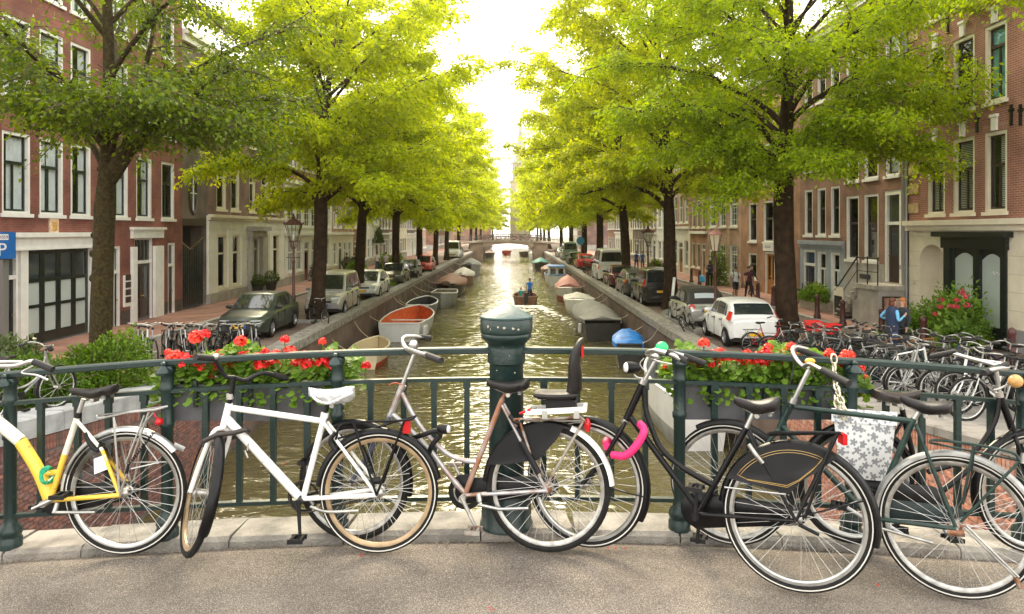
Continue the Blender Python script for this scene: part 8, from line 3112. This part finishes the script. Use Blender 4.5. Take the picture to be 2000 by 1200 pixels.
 hc = Vector(P['hed']) * k
 q = MB()
 q.ball(hc + Vector((0, -.022, .035)) * k, (.088 * k, .105 * k, .085 * k), 0, 12, 8)
 if long_hair:
  q.ball(hc + Vector((0, -.05, -.07)) * k, (.095 * k, .07 * k, .13 * k), 0, 10, 6)
 q.build('hair', HAIR[hair], t)
 q = MB()
 q.ball(hc + Vector((0, .10, -.015)) * k, (.013 * k, .022 * k, .02 * k), 0, 6, 4)
 for s in (-1, 1):
  q.ball(hc + Vector((s * .08, .0, -.01)) * k, (.012 * k, .022 * k, .03 * k), 0, 6, 4)
  q.ball(hc + Vector((s * .032, .087, .012)) * k, (.012 * k, .006, .007 * k), 1, 6, 4)
 q.ball(hc + Vector((0, .085, -.05)) * k, (.024 * k, .008, .007 * k), 2, 6, 4)
 q.build('face', [SKIN, mat('eye', (.03, .02, .02), .3), mat('lips', (.35, .1, .09), .5)], t)
 return t
blk = cloth('black', (.015, .015, .017))
nvy = cloth('navy', (.02, .035, .08))
jean = cloth('jeans', (.05, .08, .16))
p1 = person('young man in white tee shirt and black shorts walking on the right street', 11.75, 39.0, 0.0, 1.75, 186, cloth('white tee', (.72, .72, .72)), blk, 'walk', shorts=True)
q = MB()
for s in (-1, 1):
 q.tube([(s * .11, -.1, 1.42), (s * .11, .02, 1.46), (s * .11, .125, 1.35), (s * .13, .11, 1.15), (s * .13, -.05, 1.05)], .02, 6)
q.build('rucksack_strap', nvy, p1)
person('man in maroon tee shirt and black trousers walking on the right street', 12.3, 38.6, 0.0, 1.8, 183, cloth('maroon', (.09, .018, .035)), blk, 'walk', step=-.14)
person('person in dark clothes walking just behind the maroon tee shirt', 12.9, 40.0, 0.1, 1.72, 150, cloth('charcoal', (.03, .03, .035)), nvy, 'walk', sleeve=1)
p4 = person('woman with dark rucksack and blue carrier bag by the right lamp', 12.4, 46.5, 0.1, 1.7, 12, cloth('grey', (.2, .19, .2)), blk, 'walk', long_hair=True, sleeve=1)
q = MB()
q.lathe([(.05, .95), (.17, 1.0), (.19, 1.2), (.16, 1.42), (.05, 1.46)], 12, c=(0, -.2, 0))
tag(q.build('rucksack', blk, None, loc=p4.location, rot=p4.rotation_euler), 'dark rucksack on the back of the woman by the right lamp', 'rucksack')
q = MB()
q.loft([[(-.47 + a * .16 * c, b * .09 * c2, z) for a, b in ((-1, -1), (1, -1), (1, 1), (-1, 1))] for z, c, c2 in ((.30, .8, 1.2), (.36, 1.05, 1.6), (.68, 1, .9), (.72, .9, .2))], 0, True, True, True)
tag(q.build('carrier_bag', mat('blue plastic bag', (.03, .33, .62), .4), loc=p4.location, rot=p4.rotation_euler), 'bright blue plastic carrier bag held by the woman with rucksack', 'bag')
arms = {'L': ((-.33, -.12, 1.18), (-.20, .12, 1.08)), 'R': ((.25, -.02, 1.10), (.2, .22, 1.25))}
gv = person('auburn haired woman in navy vest with light blue sleeves behind the bicycles', 10.45, 20.4, ramp(20.4) + .01, 1.70, 75, cloth('light blue jacket', (.16, .46, .72)), jean, 'stand', 'auburn', sleeve=1, long_hair=True, arms=arms)
q = MB()
q.loft([[(rx_ * math.cos(a), ry_ * math.sin(a), z) for a in [2 * PI * i / 16 for i in range(16)]] for z, rx_, ry_ in ((.82, .19, .15), (1.0, .175, .14), (1.2, .19, .15), (1.36, .185, .14), (1.46, .10, .09))], 0, True)
q.build('vest', nvy, gv)
person('person with red brown hair facing the woman in the navy vest', 11.0, 20.9, ramp(20.9) + .01, 1.68, 255, cloth('dark coat', (.03, .035, .05)), blk, 'stand', 'red', sleeve=1, long_hair=True)
sk = person('man in blue shirt standing at the stern of the motor launch', BX + .30, 54.3, WATER + .08, 1.82, 5, cloth('bright blue shirt', (.01, .22, .80)), nvy, 'stand', 'auburn', sleeve=.6)
person('child in teal shirt sitting in the motor launch', BX - .35, 54.0, WATER + .30, 1.45, 0, cloth('teal shirt', (.01, .45, .55)), jean, 'sit', 'red')
for i, (px, D, sh, lg, f, lb) in enumerate(((677, 60, cloth('brown jacket', (.10, .06, .05)), blk, 10, 'person in brown jacket walking away past the clipped shrubs'), (692, 59, blk, nvy, 5, 'person in black walking beside the brown jacket'),
  (737, 63, cloth('white shirt', (.72, .72, .75)), jean, 175, 'man in white shirt and jeans walking on the left pavement'), (754, 62, cloth('pale shirt', (.62, .58, .66)), nvy, 15, 'person in pale lilac shirt next to the slim elm trunk'),
  (1243, 66, cloth('royal blue', (.02, .06, .32)), nvy, 20, 'person in royal blue top far along the right pavement'), (1255, 65, cloth('mid blue', (.04, .12, .4)), jean, 185, 'person in mid blue top beside the royal blue one'))):
 person(lb, (px - 1000) * D / F, D, .10, 1.76, f, sh, lg, 'walk', sleeve=1 if i < 2 else .6)
# ------------------------------------------------------------------ street furniture
L_brown = mat('oxblood lamp paint', (.075, .022, .02), .45, var=.2, scale=10)
L_glass = glass_mat('lantern glass', (.85, .87, .85), .12)
L_opal = mat('opal lantern pane', (.62, .54, .38), .3)
def lamp(label, X, D, z, h, capm, ornate):
 t = thing('street_lamp', label, 'street lamp', (X, D, z))
 q = MB()
 hp = h * .68
 q.lathe([(.15, 0), (.15, .12), (.11, .2), (.12, .5), (.085, .62), (.085, .95), (.1, 1.0), (.06, 1.08), (.05, hp * .8), (.075, hp * .82), (.045, hp * .85), (.04, hp - .02), (.07, hp), (.04, hp + .04)], 12)
 q.tube([(-.28, 0, hp * .88), (.28, 0, hp * .88)], .016, 6)
 q.build('pole', L_brown, t)
 w0, w1 = (.16, .34) if ornate else (.11, .22)
 z0, z1 = hp + h * .07, hp + h * .22
 q = MB()
 if ornate:
  for i in range(4):
   a = PI / 4 + i * PI / 2
   q.tube(bez([(0, 0, hp), (.10 * math.cos(a), .10 * math.sin(a), hp + .04), (w0 * math.cos(a), w0 * math.sin(a), z0)], 4), .014, 5)
 for i in range(6):
  a = i * PI / 3
  q.tube([(w0 * math.cos(a), w0 * math.sin(a), z0), (w1 * math.cos(a), w1 * math.sin(a), z1)], .012, 5)
 q.lathe([(w0 * 1.05, z0 - .02), (w0 * 1.05, z0 + .02)], 6)
 q.lathe([(.04, hp), (.03, z0)], 6)
 q.build('lantern_frame', L_brown, t, smooth=False)
 for i in range(6):
  a, b_ = i * PI / 3, (i + 1) * PI / 3
  q = MB()
  q.add([(w0 * .98 * math.cos(a), w0 * .98 * math.sin(a), z0), (w0 * .98 * math.cos(b_), w0 * .98 * math.sin(b_), z0), (w1 * .98 * math.cos(b_), w1 * .98 * math.sin(b_), z1), (w1 * .98 * math.cos(a), w1 * .98 * math.sin(a), z1)], [(0, 1, 2, 3)])
  q.build('pane', L_glass if ornate else L_opal, t, smooth=False)
 q = MB()
 q.lathe([(w1 * 1.2, z1), (w1 * 1.22, z1 + .03), (w1 * .6, z1 + .13), (.06, z1 + .16), (.05, z1 + .2), (0, z1 + .23)] if not ornate else [(w1 * 1.12, z1), (w1 * 1.15, z1 + .04), (w1 * .8, z1 + .12), (w1 * .45, z1 + .22), (.07, z1 + .26), (.08, z1 + .32), (.03, z1 + .36), (.05, z1 + .41), (0, z1 + .46)], 6 if not ornate else 12)
 if ornate:
  for i in range(12):
   a = i * PI / 6
   q.ball((w1 * 1.1 * math.cos(a), w1 * 1.1 * math.sin(a), z1 + .07), (.03, .03, .05), 0, 6, 4)
 q.build('cap', capm, t)
 q = MB()
 q.lathe([(.05, z0 + .02), (.07, z0 + .2), (.05, z0 + .3), (0, z0 + .32)], 10)
 q.build('bulb', mat('opal bulb', (.8, .8, .76), .4), t)
lamp('ornate oxblood street lamp with crowned lantern on the left bank', -8.62, 29.3, 0.02, 4.25, L_brown, True)
lamp('oxblood street lamp with pinkish lantern roof between the white hatchback and convertible', 7.22, 26.35, 0, 3.85, mat('faded red cap', (.45, .20, .17), .6), False)
lamp('street lamp behind the black van on the right bank', 8.3, 45.3, 0, 3.9, L_brown, True)
bol = None
for i, D in enumerate((18.2, 22.1, 24.6, 27.5, 29.8, 34.8, 37.0, 40.8, 46.6, 48.5, 50.7, 56, 60, 64)):
 lb = 'oxblood iron bollard on the right kerb, ' + ('nearest to us', 'second', 'third', 'fourth', 'fifth', 'sixth', 'seventh', 'eighth', 'ninth', 'tenth', 'eleventh', 'twelfth', 'thirteenth', 'fourteenth')[i] + (' from the bridge' if i else '')
 z = ramp(D) + .11
 if bol is None:
  bol = thing('bollard', lb, 'bollard', (12.25, D, z), 0, 'bollards along the right kerb')
  q = MB()
  q.lathe([(.14, -.05), (.14, .12), (.11, .16), (.085, .75), (.10, .78), (.10, .82)], 10)
  q.build('shaft', L_brown, bol)
  q = MB()
  q.lathe([(.10, .82), (.10, .86), (.07, .92), (0, .96)], 10)
  q.build('cap', L_brown, bol)
 else:
  dup(bol, (12.25, D, z), None, lb)
# parking meter with blue head at the left edge
t = thing('parking_meter', 'parking meter with blue head marked P at the left edge', 'parking meter', (-14.2, 20.6, ramp(20.6) + .1))
q = MB()
q.box((-.16, -.12, 0), (.16, .12, 2.65))
q.build('pillar', P_zinc, t, smooth=False)
q = MB()
q.box((-.34, -.14, 2.68), (.34, .14, 3.42))
q.build('head', mat('meter blue', (.01, .13, .42), .4), t, smooth=False)
M_wl = mat('sign white', (.8, .8, .8), .5)
text_mesh('letter', 'P', .5, M_wl, t, (.15, -.145, 2.92), (R(90), 0, 0))
q = MB()
q.box((.0, -.146, 3.20), (.325, -.141, 3.36))
q.build('number_panel', M_wl, t, smooth=False)
text_mesh('number', '11059', .125, mat('dark print', (.03, .03, .05), .5), t, (.163, -.149, 3.275), (R(90), 0, 0))
q = MB()
q.prism([(-.04, -.141, 3.28), (-.09, -.141, 3.23), (-.09, -.141, 3.33)], (0, -.004, 0))
q.build('arrow', M_wl, t, smooth=False)
t = thing('road_sign', 'round blue road sign on a post far along the right bank', 'road sign', (6.35, 69, 0))
q = MB()
q.tube([(0, 0, 0), (0, 0, 3.0)], .035, 8)
q.build('post', P_zinc, t)
q = MB()
q.lathe([(.38, 0), (.38, .03)], 20, c=(0, -.04, 2.7), axis=(0, -1, 0))
q.build('disc', mat('sign teal blue', (.02, .22, .4), .45), t)
t = thing('quay_fence', 'short black iron fence on the right quay edge', 'fence', (6.0, 57, .13))
for i in range(6):
 q = MB()
 q.lathe([(.05, 0), (.035, .1), (.03, 1.0), (.05, 1.03), (0, 1.1)], 8, c=(0, i * 1.1, 0))
 q.build('post', P_black, t)
for z in (.5, .95):
 q = MB()
 q.tube([(0, 0, z), (0, 5.5, z)], .022, 6)
 q.build('rail', P_black, t)
q = MB()
q.bar((7.0, 32.7, .0), (7.35, 33.6, 1.5), .12, .05)
tag(q.build('plank', B_white, smooth=False), 'white plank leaning against the second right elm', 'plank')
q = MB()
g = random.Random(2)
q.grid(lambda u, v: (6.15 + 1.25 * u, 30.3 + 1.7 * v, .02 + .34 * math.sin(PI * u) * math.sin(PI * v) + .07 * mnoise.noise(Vector((u * 6, v * 6, 1)))), 14, 14)
tag(q.build('tarpaulin', mat('dark green tarp', (.03, .04, .035), .6, bump=.4, bscale=8)), 'crumpled dark tarpaulin lying on the right quay by the elm', 'tarpaulin')
for i, (X, D, w, l) in enumerate(((6.3, 27.9, .5, 1.6), (6.2, 29.4, .4, 1.2), (6.35, 26.0, .45, 1.4))):
 q = MB()
 q.box((X, D, .0), (X + w, D + l, .14))
 tag(q.build('kerb_block', M_stone, smooth=False), 'loose kerb stone on the right quay, ' + ('beside the convertible', 'nearest the dark tarpaulin', 'beside the white hatchback')[i], 'stone')
for i, D in enumerate((29.0, 36.4, 46.6, 58.5)):
 q = MB()
 q.box((-8.5, D, .0), (-7.2, D + .2, .13))
 q.box((-7.4, D + .21, .0), (-7.2, D + 1.9, .13))
 struct(q.build('kerb', M_grey, smooth=False))
# ------------------------------------------------------------------ parked bicycles on the quays
def bg_bike():
 r, wb = .34, 1.08
 out = []
 q = MB()
 for x in (0,):
  q.tube([(r * .95 * math.cos(a), 0, r * .95 * math.sin(a)) for a in [2 * PI * i / 28 for i in range(28)]], .02, 6, 0, closed=True)
  q.tube([(r * .86 * math.cos(a), 0, r * .86 * math.sin(a)) for a in [2 * PI * i / 24 for i in range(24)]], .012, 4, 1, closed=True)
  for i in range(14):
   a = 2 * PI * i / 14
   q.tube([(.02, .02 if i % 2 else -.02, 0), (r * .85 * math.cos(a), 0, r * .85 * math.sin(a))], .0022, 3, 1, caps=False)
  q.tube([(0, -.05, 0), (0, .05, 0)], .025, 8, 1)
 whl = q.mesh('wheel', [K_tyre, K_steel])
 frames = []
 for loop in (0, 1):
  q = MB()
  hd0, hd1, bb, st = (.86, 0, .92), (.93, 0, .66), (.44, 0, .28), (.28, 0, .80)
  if loop:
   q.tube(bez([(.87, 0, .86), (.80, 0, .62), (.62, 0, .48), (.40, 0, .44)], 4), .016, 6)
  else:
   q.tube([(.87, 0, .88), st], .015, 6)
  q.tube([hd0, hd1], .02, 6)
  q.tube([hd1, bb], .018, 6)
  q.tube([bb, st], .016, 6)
  for s in (-1, 1):
   q.tube([(bb[0], s * .03, bb[2]), (0, s * .06, r)], .011, 5)
   q.tube([(st[0], s * .03, st[2] - .03), (0, s * .06, r)], .009, 5)
   q.tube([(hd1[0], s * .04, hd1[2]), (1.0, s * .055, .48), (wb, s * .055, r)], .012, 5)
  q.tube([hd0, (.84, 0, 1.02)], .013, 6, 1)
  q.tube([(.28, 0, .78), (.25, 0, .90)], .013, 6, 1)
  frames.append(q)
 q = MB()
 q.tube(bez([(.66, -.28, 1.02), (.80, -.24, 1.06), (.86, -.1, 1.04), (.84, 0, 1.02), (.86, .1, 1.04), (.80, .24, 1.06), (.66, .28, 1.02)], 3), .012, 6, 0)
 for s in (-1, 1):
  q.tube([(.64, s * .285, 1.015), (.76, s * .255, 1.05)], .018, 6, 1)
 q.ball((.95, 0, .95), (.05, .035, .035), 1, 8, 5)
 hb = q.mesh('handlebar', [K_steel, K_grip])
 q = MB()
 q.ball((.20, 0, .93), (.10, .09, .035), 0, 10, 6)
 q.ball((.33, 0, .935), (.09, .035, .028), 0, 8, 5)
 sd = q.mesh('saddle', K_leather)
 q = MB()
 for s in (-1, 1):
  q.tube([(.18, s * .06, .74), (-.26, s * .06, .74)], .007, 5)
  q.tube([(-.2, s * .06, .74), (0, s * .06, r)], .006, 5)
 for x in (.16, 0, -.13, -.26):
  q.tube([(x, -.06, .74), (x, .06, .74)], .006, 5)
 ca = q.mesh('carrier', K_matte)
 q = MB()
 for cx_, a0, a1 in ((0, -5, 170), (wb, 60, 190)):
  q.loft([[(cx_ + (r + .025) * math.cos(R(a)), y, r + (r + .025) * math.sin(R(a))) for y in (-.025, 0, .025)] for a in [a0 + (a1 - a0) * i / 14 for i in range(15)]], 0, False)
 mg = q.mesh('mudguard', K_matte)
 q = MB()
 q.box((-.03, -.045, r - .06), (.52, -.02, r + .05))
 q.tube([(.44, -.06, .28), (.5, -.07, .13)], .01, 5)
 q.box((.45, -.14, .11), (.55, -.06, .14))
 cc = q.mesh('chain_case', K_matte)
 return whl, frames, hb, sd, ca, mg, cc
BGB = bg_bike()
BCOL = [('black', K_black), ('dark green', K_green), ('silver', K_alu), ('navy blue', mat('navy frame', (.02, .03, .10), .35)), ('red', mat('red frame', (.45, .02, .02), .35)), ('grey', K_greyg), ('white', K_white), ('brown', B_wood), ('black', K_black), ('black', K_black)]
FRM = {}
def park(label, X, D, z, rz, ci, loop, lean=0.05, group=None):
 key = (ci, loop)
 if key not in FRM:
  FRM[key] = BGB[1][loop].mesh('frame', [BCOL[ci][1], K_steel])
 t = thing('parked_bicycle', label, 'bicycle', (X, D, z), rz, group)
 t.rotation_euler = (lean, 0, rz)
 link('frame', FRM[key], t)
 link('wheel', BGB[0], t, (0, 0, .34))
 link('wheel', BGB[0], t, (1.08, 0, .34))
 for nm, i in (('handlebar', 2), ('saddle', 3), ('carrier', 4), ('mudguard', 5), ('chain_case', 6)):
  link(nm, BGB[i], t)
 return t
ORD = 'first second third fourth fifth sixth seventh eighth ninth tenth eleventh twelfth thirteenth fourteenth fifteenth sixteenth seventeenth eighteenth nineteenth twentieth'.split()
g = random.Random(77)
for i in range(20):
 D = 11.2 + .47 * i
 ci = g.choice((0, 1, 2, 2, 2, 3, 5, 5, 6, 7, 8))
 X = 6.75 + g.uniform(-.12, .2) + .02 * i
 flip = g.random() < .45
 park('%s bicycle, %s from us in the row along the right quay edge' % (BCOL[ci][0], ORD[i]), X + (1.08 if flip else 0), D, ramp(D) + .01, (PI if flip else 0) + g.uniform(-.25, .25), ci, g.randrange(2), g.uniform(-.12, .12), 'bicycles along the right quay edge')
for i in range(14):
 D = 12.8 + .62 * i
 ci = g.choice((0, 1, 2, 2, 2, 3, 5, 5, 6, 7, 8))
 X = 8.75 + g.uniform(-.15, .2)
 flip = g.random() < .5
 park('%s bicycle, %s from us in the second row on the right street' % (BCOL[ci][0], ORD[i]), X + (1.08 if flip else 0), D, ramp(D) + .01, (PI if flip else 0) + g.uniform(-.3, .3), ci, g.randrange(2), g.uniform(-.12, .12), 'second row of bicycles on the right')
for i in range(13):
 X = -10.6 + .27 * i
 D = 20.6 + g.uniform(-.3, .3)
 ci = g.choice((0, 1, 2, 2, 2, 3, 5, 5, 6, 7, 8))
 park('%s bicycle, %s from the left in the cluster before the dark green car' % (BCOL[ci][0], ORD[i]), X, D, ramp(D) + .01, R(-55 + g.uniform(-18, 18)), ci, g.randrange(2), g.uniform(-.1, .1), 'bicycles clustered before the dark green car')
park('silver bicycle standing by the leaning elm, left of its trunk', -8.75, 28.6, .01, R(-60), 2, 1)
park('black bicycle propped against the leaning elm trunk', -7.75, 28.9, .01, R(-50), 0, 0)
park('black bicycle leaning on the white house beside the lamp post', FL + .45, 52.0, .11, R(86), 0, 1)
park('dark bicycle leaning on the blue grey house front, nearer one', FR - .4, 34.8, .11, R(88), 0, 0)
park('dark bicycle leaning on the blue grey house front, farther one', FR - .55, 35.9, .11, R(95), 5, 1)
park('grey bicycle lying by the wheel of the silver convertible', 6.15, 25.8, .01, R(60), 5, 0, -.5)
park('grey bicycle half hidden behind the post at the left edge', -7.5, 10.6, ramp(10.6), R(70), 5, 1)
park('red bicycle with white tyres at the rear of the white hatchback', 6.9, 21.4, ramp(21.4), R(12), 4, 1)
for i, (X, D, zz) in enumerate(((8.35, 20.6, .78), (8.75, 20.3, .72))):
 q = MB()
 s = .2
 z0 = ramp(D) + zz
 q.box((X - s, D - .15, z0), (X + s, D - .135, z0 + .28))
 q.box((X - s, D + .135, z0), (X + s, D + .15, z0 + .28))
 q.box((X - s, D - .134, z0), (X - s + .015, D + .134, z0 + .28))
 q.box((X + s - .015, D - .134, z0), (X + s, D + .134, z0 + .28))
 q.box((X - s + .016, D - .134, z0), (X + s - .016, D + .134, z0 + .015))
 tag(q.build('crate', mat('red crate', (.6, .02, .015), .5), smooth=False), 'red plastic crate on a parked bicycle, ' + ('left one', 'right one')[i] + ' of two', 'crate')
# bicycles crowding the far bridge, one small mesh each
q = MB()
for x in (0, 1.08):
 q.tube([(x + .32 * math.cos(a), 0, .34 + .32 * math.sin(a)) for a in [2 * PI * i / 12 for i in range(12)]], .035, 4, closed=True)
for p in BGB[1][0].f[:0]:
 pass
q.tube([(.87, 0, .88), (.28, 0, .8), (.44, 0, .28), (.9, 0, .75), (.86, 0, 1.02)], .03, 4)
q.tube([(0, 0, .34), (.28, 0, .8), (.25, 0, .95)], .03, 4)
q.box((.6, -.28, 1.0), (.85, .28, 1.05))
q.box((.1, -.08, .92), (.38, .08, .98))
sm = [q.mesh('bicycle', m) for m in (K_black, mat('dusty frame', (.2, .18, .16), .6), mat('rosy frame', (.35, .15, .14), .6))]
for i in range(26):
 x = -6.2 + .44 * i + g.uniform(-.1, .1)
 o = link('parked_bicycle', sm[i % 3], None, (x, 129.9 + .35 * (i % 2) - .15, fdeck(x + .5)), (0, 0, g.uniform(-.3, .3)))
 tag(o, 'tiny bicycle leaning on the railing of the far stone bridge', 'bicycle', 'bicycles crowding the far bridge')
# ------------------------------------------------------------------ sunlit summer haze
HAZE = 0.0004
q = MB()
q.box((-410, -409, -3.6), (410, 409, 46))
hz = q.build('haze', [], smooth=False)
m = bpy.data.materials.new('haze')
m.use_nodes = True
nt = m.node_tree
nt.nodes.clear()
o_ = nt.nodes.new('ShaderNodeOutputMaterial')
v_ = nt.nodes.new('ShaderNodeVolumePrincipled')
v_.inputs['Color'].default_value = (1.0, 0.90, 0.62, 1)
v_.inputs['Density'].default_value = HAZE
v_.inputs['Anisotropy'].default_value = 0.8
nt.links.new(v_.outputs['Volume'], o_.inputs['Volume'])
hz.data.materials.append(m)
struct(hz, 'pale sunlit haze hanging over the canal', 'stuff')
